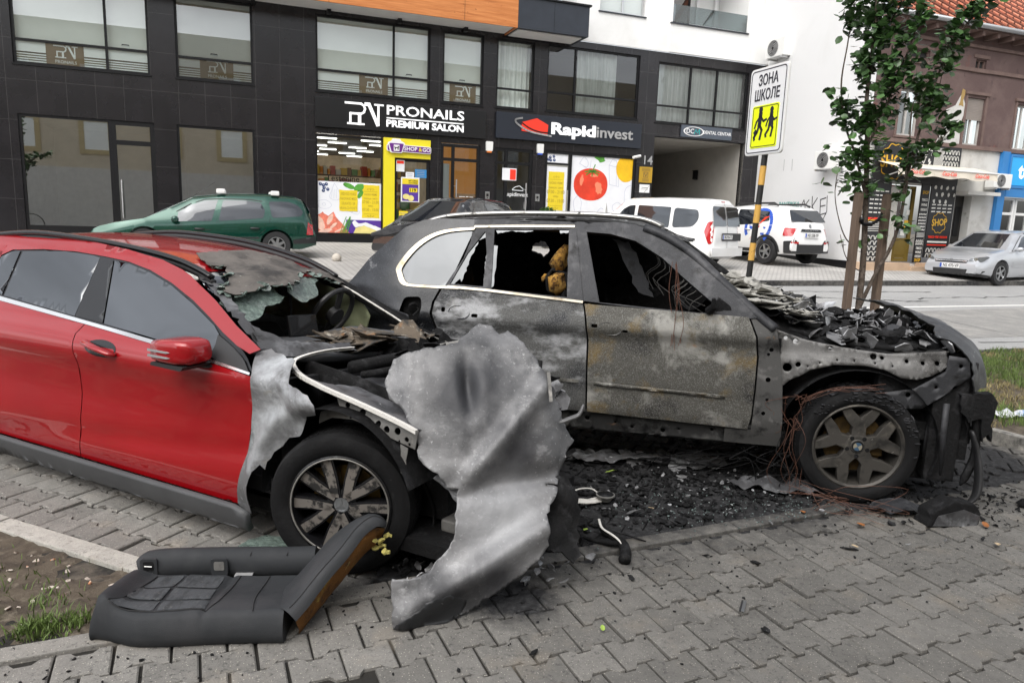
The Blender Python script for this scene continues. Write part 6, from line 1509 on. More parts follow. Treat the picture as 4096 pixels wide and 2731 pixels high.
gap = [(-1.846, 1.012), (-1.872, .957), (-1.838, .818), (-1.842, .54), (-1.855, .409), (-1.889, .225)]
fgap = [(-.463, .90), (-.458, .859), (-.48, .749), (-.521, .524), (-.595, .22)]
rpan('front_door', [(p[0] + .004, p[1]) for p in gap] + fgap[::-1] + [(-1.005, .957)], P_red, None, .035)
arch_r = [(-3.22 + .40 * math.cos(a), .34 + .40 * math.sin(a)) for a in [R(-15) + R(105) * i / 10 for i in range(11)]]
rpan('rear_door', [(p[0] - .004, p[1]) for p in gap] + [(-2.83, .225)] + arch_r + [(-3.20, .75), (-3.18, 1.07), (-2.79, 1.07)], P_red, None, .04)
rpan('rear_quarter', [(-3.185, 1.07), (-3.205, .745)] + [(-3.22 + .40 * math.cos(a), .34 + .40 * math.sin(a)) for a in [R(95) + R(95) * i / 8 for i in range(9)]] + [(-3.95, .26), (-4.0, .7), (-3.9, 1.05), (-3.45, 1.2), (-3.30, 1.40), (-2.95, 1.40), (-2.96, 1.33), (-3.1, 1.12)], P_red, None, .05)
b = MB(); Q = [(-1.61 + .135 * math.cos(a), .905 + .045 * math.sin(a)) for a in [2 * math.pi * i / 24 for i in range(24)]]
hd = bpy.data.objects['front_door']
rpan('handle_recess', Q, M_trim_k, rs(-.0012), .05, .001, parent=hd)
b.tube([(x, RY(x, z) - o, z) for x, z, o in ((-1.755, .93, .004), (-1.72, .928, .03), (-1.60, .912, .038), (-1.49, .893, .03), (-1.465, .886, .004))], [.015, .022, .022, .02, .014], 10, flat=.7); b.build('door_handle', P_red, hd, True)
rpan('chrome_strip', [(-2.80, 1.096), (-1.848, 1.030), (-1.015, .974), (-.47, .918)] + chl[::-1], pm('chrome_strip', (.80, .80, .80), .22, .9), rs(-.006), .05, .004)
trim = [(-2.973, 1.332), (-2.861, 1.376), (-2.545, 1.395), (-2.216, 1.398), (-1.916, 1.385), (-1.691, 1.37), (-1.484, 1.338), (-1.274, 1.284), (-1.062, 1.21), (-.897, 1.138), (-.77, 1.076), (-.638, 1.022), (-.54, .975), (-.463, .92)]
rpan('window_frame', trim + [(-1.015, .970), (-1.848, 1.026), (-2.80, 1.09), (-2.95, 1.15), (-3.02, 1.24)], M_trim_k, rs(.008), .06, .004, holes=[smooth([(-1.80, 1.345), (-1.68, 1.337), (-1.476, 1.303), (-1.265, 1.245), (-1.05, 1.165), (-.86, 1.085), (-.80, 1.04), (-.78, .975), (-1.016, .985), (-1.68, 1.035)], 2)])
rpan('side_glass', [(-1.822, 1.367), (-1.684, 1.358), (-1.476, 1.323), (-1.265, 1.268), (-1.05, 1.189), (-.845, 1.10), (-.79, 1.062), (-.77, .96), (-1.016, .978), (-1.69, 1.027)], M_smoke, rs(.002), .06, .003)
rpan('side_glass', [(-2.748, 1.371), (-2.32, 1.393), (-2.03, 1.383), (-1.965, 1.374), (-1.972, 1.043), (-2.737, 1.098)], M_smoke, rs(.002), .06, .003)
rpan('quarter_glass', [(-2.96, 1.325), (-2.86, 1.366), (-2.78, 1.372), (-2.765, 1.10), (-2.83, 1.12), (-2.95, 1.19)], M_smoke, rs(.002), .06, .003)
rpan('pillar_cover', [(-1.955, 1.375), (-1.83, 1.368), (-1.70, 1.03), (-1.962, 1.045)], M_trim_k, rs(-.002), .06, .003)
rpan('mirror_triangle', [(-.79, 1.062), (-.70, 1.03), (-.54, .965), (-.475, .915), (-.72, .945), (-.775, .96)], M_plas, rs(-.004), .06, .004)
low = trim[:12] + [(-.535, .995)]
rpan('roof_frame', low + [(-.478, 1.022), (-.69, 1.114), (-.906, 1.226), (-1.158, 1.335), (-1.235, 1.36), (-1.42, 1.40), (-1.77, 1.435), (-2.22, 1.465), (-2.72, 1.485), (-3.15, 1.462), (-3.35, 1.40), (-3.1, 1.31)], P_red, rs(.0), .05, .004)
roof = [(-3.5, .36), (-3.5, 1.32)] + [(-3.0, 1.36), (-2.2, 1.37), (-1.6, 1.36), (-1.25, 1.35)] + [(-1.18 + .15 * (1 - ((y - .84) / .52) ** 2), y) for y in (1.3, 1.15, 1.0, .84, .68, .5, .38)] + [(-1.2, .34), (-1.6, .33), (-2.2, .32), (-3.0, .33)]
rpan('roof', roof, P_red, lambda x, y: Vector((x, y, Zt(x, y))), .07, .01)
for y0, s_ in ((.318, 1), (1.37, -1)):
 b = MB(); P = [(-3.25, y0, 1.452), (-3.15, y0, 1.465), (-2.72, y0, 1.492), (-2.22, y0 + .004 * s_, 1.474), (-1.77, y0 + .008 * s_, 1.444), (-1.42, y0 + .012 * s_, 1.405), (-1.235, y0 + .014 * s_, 1.362), (-1.13, y0 + .015 * s_, 1.325)]
 b.tube(smooth(P, 4, False), .021, 10, flat=.8); rl = b.build('roof_rail', M_trim_k, rc, True)
 b = MB(); Q = [(x, y + s_ * .012, z - .03) for x, y, z in smooth(P, 4, False)]; b.tube(Q, .02, 8); b.build('rail_base', M_plas, rl, True)
def zf(x): return lerp(x, [(-3.5, 1.40), (-1.25, 1.30), (-1.0, 1.21), (-.75, 1.09), (-.5, .95), (.1, .90)])
b = MB()
P = [(-1.27, 1.36, 1.305), (-1.15, 1.38, 1.28), (-1.0, 1.42, 1.22), (-.75, 1.50, 1.09), (-.6, 1.55, 1.0), (-.42, 1.60, .93), (.2, 1.62, .90)]
b.tube(P, [.045, .045, .04, .04, .045, .05, .04], 8); b.build('far_pillar', M_char, rc, True)
b = MB(); b.tube([(p[0] + .02, p[1] - .045, p[2] + .012) for p in P[1:6]], .007, 6); b.build('pillar_edge', M_whiteash, rc, True)
panel('far_side', [(-3.5, .2), (.3, .2), (.3, .9), (-.45, .95), (-3.4, 1.05)], lambda x, z: Vector((x, RW - .02, z)), M_char, rc, .2, .03)
panel('far_roof_frame', [(-3.5, 1.05), (-3.3, 1.4), (-1.25, 1.33), (-1.25, 1.27), (-2.9, 1.33), (-3.1, 1.05)], lambda x, z: Vector((x, RW - .06 - (z - 1.0) * .65, z)), P_red, rc, .2, .02)
panel('curtain_airbag', [(-2.6, 1.34), (-1.2, 1.29), (-1.0, 1.19), (-.92, 1.08), (-.98, .96), (-1.5, .92), (-2.6, .95)], lambda x, z: Vector((x, 1.50 - .08 * (z - .95) - .04 * abs(math.sin(x * 7 + z * 4)) + .015 * fbm(x, z, 2, 6), z)), layered('airbag_cloth', (.30, .33, .20), [((.20, .22, .12), 3, .45, .62), ((.06, .055, .04), 5, .62, .72), ((.36, .30, .10), 4, .60, .72)], .9), rc, .04, .006)
b = MB(); b.box(-3.3, -.35, .08, RW - .08, .28, .36); b.box(-2.0, -1.92, .3, RW - .3, .36, 1.2); b.box(-.40, -.36, .1, RW - .1, .36, .88); b.box(-3.4, -3.3, .1, RW - .1, .3, 1.2); b.build('cabin_shell', M_cab, rc)
for y in (.48, 1.18):
 b = MB(); b.prism(rounded([(-1.75, .5), (-1.2, .5), (-1.2, .62), (-1.55, .66), (-1.70, .90), (-1.84, .90)], .06), -.22, .22, Matrix.Translation((0, y, 0)) @ FM); b.build('front_seat', M_cab, rc, bevel=.02)
M_dash = pm('dashboard_grey', (.075, .077, .082), .6, var=.2, vscale=5)
rpan('dashboard', [(-.92, .22), (-.90, .7), (-.94, .95), (-.86, 1.1), (-.86, 1.42), (-.55, 1.5), (-.40, 1.2), (-.34, .85), (-.42, .35), (-.50, .2)], M_dash, lambda x, y: Vector((x, y, .985 + .05 * math.exp(-((y - 1.2) / .2) ** 2) - .03 * sstep(-.6, -.35, x) + .008 * fbm(x, y, 1, 5))), .06, .03)
b = MB(); b.box(-.97, -.86, .20, 1.5, .72, .99); b.build('dashboard_front', M_dash, rc, bevel=.03)
sw_ = Matrix.Translation((-1.0, 1.16, 1.035)) @ Matrix.Rotation(R(-62), 4, 'Y')
b = MB(); ring = [sw_ @ Vector((.18 * math.cos(a), .18 * math.sin(a), 0)) for a in [2 * math.pi * i / 28 for i in range(29)]]; b.tube(ring, .017, 8, False); b.tube([sw_ @ Vector((-.17, 0, 0)), sw_ @ Vector((0, 0, -.03)), sw_ @ Vector((.17, 0, 0))], .02, 6); b.lathe([(.06, -.05), (.055, 0), (.02, .012)], 16, sw_); b.build('steering_wheel', M_plas, rc, True, 40)
b = MB(); b.box(-.012, .012, -.12, .12, 0, .13, Matrix.Translation((-.90, .80, .99)) @ Matrix.Rotation(R(-12), 4, 'Y')); b.build('screen', M_trim_k, rc, bevel=.008)
b = MB(); b.tube([(-1.02, .82, 1.33), (-1.0, .82, 1.27)], .02, 6); b.box(-1.03, -1.0, .72, .92, 1.22, 1.28); b.tube([(-1.01, .80, 1.22), (-1.0, .80, 1.08)], [.012, .004], 6); b.build('rear_view_mirror', M_char, rc)
up = [(-1.537, .557), (-1.518, .69), (-1.551, .888), (-1.60, 1.05), (-1.451, 1.103), (-1.249, 1.149), (-1.208, 1.31), (-1.189, 1.36), (-1.107, 1.40)]
lo = [(-1.056, 1.35), (-1.011, 1.09), (-1.12, 1.035), (-.95, .807), (-.898, .725), (-.94, .631), (-.952, .497), (-.952, .418), (-.954, .329), (-1.026, .307), (-1.116, .433), (-1.233, .521), (-1.294, .437)]
M_skin = layered('charred_laminate', (.12, .108, .098), [((.035, .033, .032), 4, .5, .64, 8), ((.22, .20, .17), 7, .60, .70, 8, .8), ((.42, .44, .38), 26, .66, .74, 8)], .75, 0, .5, 30)
def skin(off, amp): return lambda x, y: Vector((x, y, Zt(x, y) + off + amp * fbm(x, y, 2, 4.5, 4) + .05 * amp / .02 * .3 * max(0, fbm(x, y, 7, 2.2, 2))))
rpan('torn_windscreen', ragged(up + lo, .016, .035, 5), M_skin, skin(.022, .022), .03, .006)
M_shard = pm('shattered_glass', (.13, .17, .15), .15, spec=.8, var=.5, vscale=40, bump=.8, bscale=50)
rpan('hanging_glass', ragged([(-1.20, .50), (-1.05, .60), (-.93, .66), (-.90, .50), (-.885, .40), (-.90, .31), (-1.0, .295), (-1.10, .40)], .03, .06, 6), M_shard, lambda x, y: Vector((x + .01, y, Zt(x, y) - .012 - .12 * sstep(-1.1, -.88, x) * .5 + .014 * fbm(x, y, 4, 14))), .02, .005)
rpan('hanging_glass', ragged([(-1.06, .80), (-.93, .74), (-.90, .84), (-.93, 1.0), (-1.03, 1.06), (-1.10, .98)], .03, .06, 8), M_shard, lambda x, y: Vector((x, y, Zt(x, y) - .01 - .06 * sstep(-1.05, -.9, x) + .012 * fbm(x, y, 9, 14))), .02, .005)
rpan('header_glass', [(-1.27, .36), (-1.23, .52), (-1.09, .45), (-1.0, .325), (-1.06, .275), (-1.18, .30)], M_smoke, lambda x, y: Vector((x, y, Zt(x, y) + .004)), .05, .004)
rpan('screen_edge', ragged([(-1.22, .315), (-1.065, .285), (-.846, .225), (-.699, .18), (-.55, .145), (-.40, .18), (-.43, .36), (-.55, .30), (-.68, .24), (-.816, .275), (-.951, .315), (-1.08, .37)], .012, .03, 12), M_ash2, lambda x, y: Vector((x, y, Zt(x, y) + .006 + .006 * fbm(x, y, 1, 12))), .03, .005)
rpan('screen_edge', ragged([(-.72, .23), (-.55, .29), (-.46, .44), (-.40, .62), (-.34, .60), (-.40, .38), (-.44, .20), (-.56, .13)], .012, .03, 14), M_ash2, lambda x, y: Vector((x, y, Zt(x, y) + .016 + .008 * fbm(x, y, 3, 9))), .03, .005)
rnd = random.Random(21)
def flake(b, c, s, ax=None, ay=None, rz=None, n=9, amp=.25, th=.004, flat=.25):
 """a bent shard of burnt sheet"""
 M = Matrix.Translation(c) @ Matrix.Rotation(rnd.uniform(0, 6.28) if rz is None else rz, 4, 'Z') @ Matrix.Rotation(rnd.gauss(0, flat) if ax is None else ax, 4, 'X') @ Matrix.Rotation(rnd.gauss(0, flat) if ay is None else ay, 4, 'Y')
 P = [(s * rnd.uniform(.55, 1.1) * math.cos(a) * 1.3, s * rnd.uniform(.45, 1.0) * math.sin(a)) for a in [2 * math.pi * i / n for i in range(n)]]
 k = rnd.uniform(-1, 1) * amp / max(s, .01)
 top = b.verts([M @ Vector((x, y, k * x * x + rnd.gauss(0, s * .04))) for x, y in P]); bot = b.verts([M @ Vector((x * .99, y * .99, k * x * x - th)) for x, y in P])
 ct = b.bm.verts.new(M @ Vector((0, 0, rnd.gauss(0, s * .06)))); cb = b.bm.verts.new(M @ Vector((0, 0, -th)))
 for i in range(n): j = (i + 1) % n; b.face([top[i], top[j], ct]); b.face([bot[j], bot[i], cb]); b.face([top[i], bot[i], bot[j], top[j]])
M_flake = layered('rusty_flakes', (.12, .095, .07), [((.035, .033, .03), 8, .46, .60, 8), ((.33, .30, .25), 15, .58, .68, 8), ((.24, .11, .035), 9, .58, .70, 8)], .8, 0, .4, 60)
b = MB()
for _ in range(46):
 y = rnd.uniform(.6, 1.5); flake(b, Vector((rnd.uniform(-.68, -.32), y, .985 + rnd.uniform(0, .05))), rnd.uniform(.05, .12), flat=.2)
for _ in range(5): flake(b, Vector((-.56 + rnd.uniform(-.1, .1), rnd.uniform(.8, 1.1), 1.04)), .15, flat=.1)
tag(b.build('dash_flakes', M_flake, rc), kind='stuff')
b = MB()
for _ in range(60): flake(b, Vector((rnd.uniform(-.45, -.05), rnd.uniform(.7, 1.6), .93 + rnd.uniform(-.05, .06))), rnd.uniform(.03, .09), flat=.7)
for _ in range(40): flake(b, Vector((rnd.uniform(.0, .5), rnd.uniform(.75, 1.6), .84 + rnd.uniform(-.06, .06))), rnd.uniform(.03, .10), flat=.6)
tag(b.build('cowl_debris', M_char, rc), kind='stuff')
b = MB()
for i in range(len(lo) - 1):
 for _ in range(3):
  t_ = rnd.random(); x, y = lo[i][0] + (lo[i + 1][0] - lo[i][0]) * t_, lo[i][1] + (lo[i + 1][1] - lo[i][1]) * t_; flake(b, Vector((x - .01, y, Zt(x, y) + .02)), rnd.uniform(.012, .04), flat=.5)
tag(b.build('torn_glass_edge', M_shard, rc), kind='stuff')
b = MB()
def mrow(x, y0, y1, z0, z1): return rounded([(y0, z0), (y1, z0), (y1, z1), (y0, z1)], .035, 4)
secs = [(-.99, -.15, -.03, .955, 1.02), (-.97, -.18, -.01, .938, 1.042), (-.90, -.19, .0, .935, 1.052), (-.80, -.19, -.005, .935, 1.058), (-.74, -.17, -.015, .94, 1.052), (-.715, -.14, -.03, .955, 1.03)]
rings = [b.verts([(x, y, z) for y, z in mrow(x, y0, y1, z0, z1)]) for x, y0, y1, z0, z1 in secs]
for p, q in zip(rings, rings[1:]):
 for k in range(len(p)): b.face([p[k], p[(k + 1) % len(p)], q[(k + 1) % len(p)], q[k]])
b.face(rings[0][::-1]); b.face(rings[-1])
mr = b.build('wing_mirror', P_red, rc, True, 50)
b = MB(); b.prism(rounded([(-.98, .918), (-.76, .912), (-.74, .934), (-.97, .937)], .01), .0, .17, Matrix.Translation((0, -.01, 0)) @ FM); b.tube([(-.80, -.03, .915), (-.72, .01, .91), (-.62, .03, .925), (-.52, .02, .915)], [.02, .022, .022, .02], 8, flat=.6); b.build('mirror_foot', M_plas, mr)
for z in (.965, .992):
 b = MB(); b.prism([(-.975, z), (-.84, z), (-.815, z + .006), (-.835, z + .010), (-.975, z + .012)], .189, .1935, FM); b.build('indicator', M_clear, mr)
rpan('sill_cladding', [(-2.86, .117), (-.514, .108), (-.50, .20), (-.60, .228), (-2.84, .228)], M_clad, lambda x, z: Vector((x, RY(x, z) - .022 + .25 * max(0, .15 - z), z)), .05, .03)
b = MB(); b.box(-3.7, .6, .14, RW - .12, .15, .22); b.build('underbody', M_char, rc)
def tyre(b, r, rim, w, M):
 b.lathe([(rim, -w * .5), (r * .86, -w * .54), (r * .96, -w * .5), (r, -w * .36), (r, w * .36), (r * .965, w * .5), (r * .88, w * .545), (rim + .02, w * .52), (rim, w * .46), (rim, -w * .4)], 64, M, True)
def tyre_obj(name, parent, r, rim, w, M, mat):
 b = MB(); tyre(b, r, rim, w, M)
 for k in range(90):       # tread blocks
  a = 2 * math.pi * k / 90
  for q in (-1, 0, 1):
   T = M @ Matrix.Rotation(a, 4, 'Z') @ Matrix.Translation((r - .002, 0, q * w * .24)) @ Matrix.Rotation(.35 * q, 4, 'X')
   b.box(-.004, .005, -.0095, .0095, -w * .10, w * .10, T)
 return b.build(name, mat, parent, True, 35)
M_burntyre = layered('burnt_tyre', (.006, .006, .0065), [((.014, .014, .0145), 5, .5, .65, 8), ((.045, .044, .042), 9, .68, .78, 8)], .75, 0, .4, 80, .22)
wm = Matrix.Translation((.0, .125, .34)) @ Matrix.Rotation(R(22), 4, 'Z') @ Matrix.Rotation(R(90), 4, 'X')      # axis z points out towards the camera
wh = tyre_obj('front_wheel', rc, .346, .245, .235, wm, M_burntyre)
b = MB(); b.lathe([(.246, .10), (.236, .108), (.222, .09), (.215, .03), (.21, -.09), (.235, -.1)], 56, wm, False) if False else b.lathe([(.247, .095), (.247, .118), (.238, .122), (.226, .105), (.218, .02), (.215, -.1), (.245, -.1)], 56, wm, True); b.build('rim_barrel', M_trim_k, wh, True, 35)
M_rimface0 = pm('dull_rim_edge', (.25, .24, .22), .45, .6, var=.4, vscale=9)
b = MB(); b.lathe([(.237, .1235), (.230, .1225), (.230, .118), (.237, .118)], 56, wm, True); b.build('rim_edge', M_rimface0, wh, True)
M_rimface = layered('rim_burnt_alloy', (.22, .20, .18), [((.03, .029, .028), 14, .50, .58, 6, .7, (.6, 2, 1))], .45, .5, 0, 30)
for k in range(5):
 a0 = R(90 + 72 * k)
 b = MB()
 for sgn in (-1, 1):
  P = [(.035, sgn * .026), (.13, sgn * .046), (.234, sgn * .078)]
  for h0, h1, w0, mi in ((.03, .084, .031, 0), (.0842, .088, .023, 1)):
    b.mi = mi; Q = [Vector((x, y + w0 * (.8 + 1.6 * x))) for x, y in P] + [Vector((x, y - w0 * (.8 + 1.6 * x))) for x, y in P[::-1]]
    b.prism([(p.x * math.cos(a0) - p.y * math.sin(a0), p.x * math.sin(a0) + p.y * math.cos(a0)) for p in Q], h0 + .012, h1 + .012, wm)
 b.build('spoke', [M_trim_k, M_rimface], wh, False, bevel=.003)
b = MB(); b.lathe([(.075, .02), (.072, .085), (.05, .092), (.042, .085), (.01, .085)], 28, wm)
for k in range(5): a = R(54 + 72 * k); b.lathe([(.011, .07), (.011, .094), (.004, .094)], 8, wm @ Matrix.Translation((.055 * math.cos(a), .055 * math.sin(a), 0)))
b.build('hub', M_trim_k, wh, True, 35)
b = MB(); b.lathe([(.038, .087), (.036, .094), (.030, .094), (.029, .092), (.01, .092)], 28, wm)
for k in range(3): a = R(90 + 120 * k); b.prism([(.006 * math.cos(a + 1.57), .006 * math.sin(a + 1.57)), (.029 * math.cos(a), .029 * math.sin(a)), (.006 * math.cos(a - 1.57), .006 * math.sin(a - 1.57))], .093, .097, wm)
b.build('hub_emblem', M_alloy, wh)
b = MB(); b.lathe([(.165, -.02), (.165, .005), (.02, .008)], 40, wm); b.box(-.16, -.07, .06, .15, -.04, .03, wm); b.build('brake_disc', pm('rusty_disc', (.22, .14, .035), .6, .4, var=.4, vscale=20), wh, True, 35)
wm2 = Matrix.Translation((-3.22, .12, .34)) @ Matrix.Rotation(R(90), 4, 'X')
w2 = tyre_obj('rear_wheel', rc, .346, .245, .235, wm2, M_burntyre); b = MB(); b.lathe([(.245, .10), (.22, .06), (.02, .07)], 32, wm2); b.build('rim_barrel', M_alloy, w2, True, 35)
for x, y in ((.02, RW - .12), (-3.22, RW - .12)): b = MB(); M = Matrix.Translation((x, y, .31)) @ Matrix.Rotation(R(90), 4, 'X'); tyre(b, .33, .24, .22, M); b.lathe([(.24, -.05), (.02, -.05)], 24, M); b.build('far_wheel', M_char, rc, True, 40)
fen = [(-.527, .994), (-.478, 1.024), (-.271, .988), (-.229, .926), (-.177, .895), (-.063, .868), (-.012, .841), (-.032, .788), (-.097, .762), (-.15, .697), (-.185, .639), (-.246, .634), (-.289, .583), (-.363, .51), (-.395, .454), (-.415, .478), (-.455, .425), (-.48, .351), (-.49, .263), (-.50, .19), (-.588, .19), (-.60, .23), (-.515, .524), (-.474, .749), (-.452, .859), (-.457, .915)]
rpan('front_wing', ragged(fen[:17], .008, .03, 3, False) + fen[17:], M_ash, lambda x, z: Vector((x, RY(x, z) - .004 - .035 * math.exp(-((math.hypot(x, z - .34) - .47) / .05) ** 2) - .04 * math.exp(-((x + .12) ** 2 / .02 + (z - .85) ** 2 / .004)) + .05 * sstep(.9, 1.02, z) + .008 * fbm(x, z, 2, 6), z)), .02, .003, edge=.02)
b = MB(); ar = [Vector((.455 * math.cos(a), .02, .34 + .455 * math.sin(a))) for a in [R(20) + R(165) * i / 20 for i in range(21)]]
b.grid([ar, [p + Vector((0, .30, 0)) for p in ar]]); b.build('wheel_arch_liner', M_char, rc, True)
panel('arch_panel', [(-.50, .12), (-.40, .12), (-.36, .42), (-.20, .66), (.0, .75), (.2, .72), (.42, .64), (.50, .5), (.52, .68), (.3, .82), (-.1, .90), (-.45, .95)], lambda x, z: Vector((x, .34, z)), M_char, rc, .1, .01)
def circ(x, z, r, n=12): return [(x + r * math.cos(2 * math.pi * i / n), z + r * math.sin(2 * math.pi * i / n)) for i in range(n)]
beam = [(-.055, .868), (-.031, .85), (.106, .828), (.285, .792), (.43, .758), (.415, .672), (.29, .70), (.166, .738), (.06, .752), (-.06, .742), (-.14, .70), (-.13, .76), (-.03, .80)]
rpan('inner_wing_rail', beam, M_bare, lambda x, z: Vector((x, .085 + .02 * sstep(.74, .8, z), z)), .03, .006, holes=[circ(.02, .812, .014), circ(.023, .785, .009, 10), circ(.11, .79, .018), circ(.21, .755, .015), circ(.26, .738, .016), circ(.32, .74, .017), circ(.37, .71, .012, 10), circ(.385, .69, .007, 8), circ(.33, .695, .006, 8), circ(.27, .706, .005, 8), circ(.2, .726, .005, 8), circ(.12, .745, .006, 8), circ(.05, .758, .006, 8)], edge=.012)
b = MB(); b.prism(ragged([(.345, .685), (.385, .672), (.375, .59), (.39, .56), (.35, .555), (.352, .60)], .003, .03, 5), -.075, -.071, FM); b.build('bracket_strip', M_bare, rc)
P = [(-.30, .54, 1.015), (-.36, .38, 1.005), (-.375, .22, .985), (-.34, .13, .965), (-.24, .075, .93), (-.13, .07, .90), (-.06, .068, .884), (.106, .065, .852), (.285, .063, .812), (.40, .06, .783), (.44, .06, .77)]
b = MB(); Q = smooth(P, 5, False)
for i in range(len(Q) - 1):
 p, q = Vector(Q[i]), Vector(Q[i + 1]); t_ = (q - p).normalized(); nn = Vector((-t_.y, t_.x, 0)).normalized() * .011
 b.poly([p - nn, q - nn, q + nn, p + nn]); b.poly([p - nn - Vector((0, 0, .018)), q - nn - Vector((0, 0, .018)), q - nn, p - nn])
b.build('bonnet_seal_edge', M_whiteash, rc, True)
bon = [(-.39, .20), (-.35, .13), (-.23, .085), (-.06, .078), (.285, .073), (.40, .075), (.44, .2), (.55, .6), (.58, 1.4), (.5, 1.58), (-.05, 1.58), (-.12, .9), (-.22, .50)]
M_bonf = layered('scorched_bonnet_frame', (.12, .12, .127), [((.27, .275, .29), 3, .5, .66, 9, .5), ((.04, .04, .042), 4, .56, .68, 8), ((.42, .43, .44), 30, .64, .74, 6)], .5, .3, .3, 60, .4)
hole1 = ragged([(-.10, .36), (.10, .32), (.20, .42), (.30, .66), (.22, .80), (.05, .72), (-.05, .60)], .02, .05, 4)
hole2 = ragged([(.40, .55), (.50, .62), (.48, .9), (.36, .95), (.34, .7)], .015, .05, 7)
def bz(x, y):
 zs_ = lerp(x, [(-.4, .95), (-.24, .922), (-.06, .88), (.106, .848), (.285, .808), (.5, .75), (.8, .66)])
 dp = math.exp(-(((x + .30) / .10) ** 2 + ((y - .30) / .10) ** 2))
 return zs_ - .012 - .05 * math.sin(math.pi * min(1, max(0, (y - .07) / 1.5))) - .09 * dp + .018 * fbm(x, y, 3, 4, 4) + .012 * math.exp(-((y - .28 - .1 * x) / .02) ** 2) - .02 * math.exp(-((x - .18) / .03) ** 2) * sstep(.1, .2, y)
rpan('bonnet_frame', bon, M_bonf, lambda x, y: Vector((x, y, bz(x, y))), .025, .006, holes=[hole1, hole2], edge=.025)
b = MB(); b.box(-.36, .42, .36, 1.5, .25, .62); b.build('engine_block', M_char, rc)
b = MB(); b.tube([(-.20, .40, .93), (-.17, .9, .95), (-.16, 1.5, .93)], .035, 8); b.tube([(-.13, .40, .90), (-.10, 1.5, .90)], .02, 6); b.build('cowl_beam', M_char, rc, True)
b = MB()
for P, r in (([(.0, .75, .86), (.08, .78, .95), (.16, .85, .98), (.22, 1.0, .94)], .013), ([(.05, .70, .87), (.10, .68, .93)], .012), ([(-.2, 1.2, .97), (.0, 1.25, 1.02), (.1, 1.3, .98)], .02), ([(-.4, 1.35, 1.03), (-.3, 1.42, .98), (-.1, 1.40, .95)], .006)): b.tube(smooth(P, 4, False), r, 6)
b.build('hinge_arms', M_bare, rc, True)
b = MB()
for _ in range(150): flake(b, Vector((rnd.uniform(-.1, .54), rnd.uniform(.35, 1.5), .72 + rnd.uniform(-.1, .09))), rnd.uniform(.03, .09), flat=.7)
tag(b.build('engine_debris', M_ash2, rc), kind='stuff')
b = MB(); b.box(.46, .52, .3, 1.5, .42, .55); b.box(.42, .50, .3, 1.5, .22, .28); b.box(.05, .46, .42, .5, .38, .5); b.build('crash_beam', M_bare, rc, bevel=.01)
b = MB()
for k in range(16): x, y = rnd.uniform(.2, .45), rnd.uniform(.25, 1.0); b.tube(smooth([(x, y, .7), (x + rnd.gauss(0, .05), y - .05, .5), (x + rnd.gauss(0, .08), y - .03, .3), (x + rnd.gauss(0, .1), y - .06, .1)], 3, False), .006, 5)
b.build('burnt_hoses', M_char, rc)
for o in rc.children_recursive:
 if o.type != 'MESH' or 'wheel' in o.name or (o.parent and 'wheel' in o.parent.name and o.parent != rc): continue
 for vv in o.data.vertices:
  if vv.co.y > 0: vv.co.z -= .062 * vv.co.y * sstep(-2.2, -.7, vv.co.x)
# ------------------------------------------------------------------ the burnt-out off-roader
sv = thing('burnt_suv', 'burnt out grey off-roader with empty windows and a destroyed engine bay', 'car', (2.177, 4.292, 0), R(-12))
SYP = [(0, .06), (.30, .03), (.40, .0), (.47, -.012), (.60, -.008), (.64, -.014), (.75, -.010), (.93, .006), (.995, -.022), (1.03, -.014), (1.08, .004), (1.2, .04), (1.6, .22), (1.72, .30), (1.8, .5)]
SW = 1.86
def SY(x, z):
 return cs(z, SYP, .012) + .55 * max(0, (-2.95 - x)) ** 2.0 * (.6 + .5 * sstep(.9, 1.6, z)) - .03 * math.exp(-((math.hypot(x + 2.93, z - .36) - .44) / .06) ** 2) + .0035 * fbm(x, z, 1, 2.5)
def ss_(off=0.): return lambda x, z: Vector((x, SY(x, z) + off, z))
def sfar(off=0.): return lambda x, z: Vector((x, SW - SY(x, z) - off, z))
def spn(name, P, mat, fm=None, step=.06, thick=.004, holes=(), parent=None, edge=None): return panel(name, P, fm or ss_(), mat, parent or sv, step, thick, holes, edge)
M_bq = layered('burnt_black_paint', (.012, .013, .015), [((.035, .037, .042), 1.6, .5, .64, 8), ((.36, .36, .37), 2.2, .58, .68, 9, .6), ((.07, .07, .075), 140, .60, .76, 6, .6)], .22, .2, .08, 60, .6)
M_bd1 = layered('burnt_door_grey', (.075, .075, .072), [((.025, .026, .029), 2.0, .48, .60, 8), ((.34, .345, .355), 3.0, .50, .62, 12, .6, (1, 1, 2.0)), ((.20, .205, .21), 150, .5, .72, 6), ((.15, .14, .115), 2.4, .60, .74, 8), ((.03, .03, .032), 5, .60, .74, 8)], .6, .3, .3, 70, .4)
M_bd2 = layered('burnt_door_olive', (.07, .067, .058), [((.27, .265, .245), 3.4, .49, .61, 12), ((.15, .105, .04), 3.6, .52, .66, 12), ((.03, .028, .026), 3.4, .54, .63, 12), ((.24, .24, .23), 150, .5, .72, 6), ((.28, .115, .025), 4, .64, .76, 8), ((.03, .03, .03), 7, .64, .76, 8)], .62, .3, .3, 70, .4, 4.)
M_bpil = layered('burnt_pillar', (.035, .036, .04), [((.085, .085, .09), 5, .5, .64, 8), ((.09, .09, .095), 140, .58, .74, 6), ((.012, .012, .012), 7, .56, .68, 8)], .55, .3, .3, 60, .4)
M_bwing = layered('burnt_inner_wing', (.16, .158, .155), [((.06, .058, .056), 3.5, .48, .64, 8), ((.33, .325, .31), 5, .60, .72, 8), ((.02, .02, .02), 6, .60, .70, 8), ((.26, .255, .25), 150, .54, .74, 6), ((.20, .12, .05), 9, .68, .76, 8)], .6, .3, .25, 60, .4, 2.)
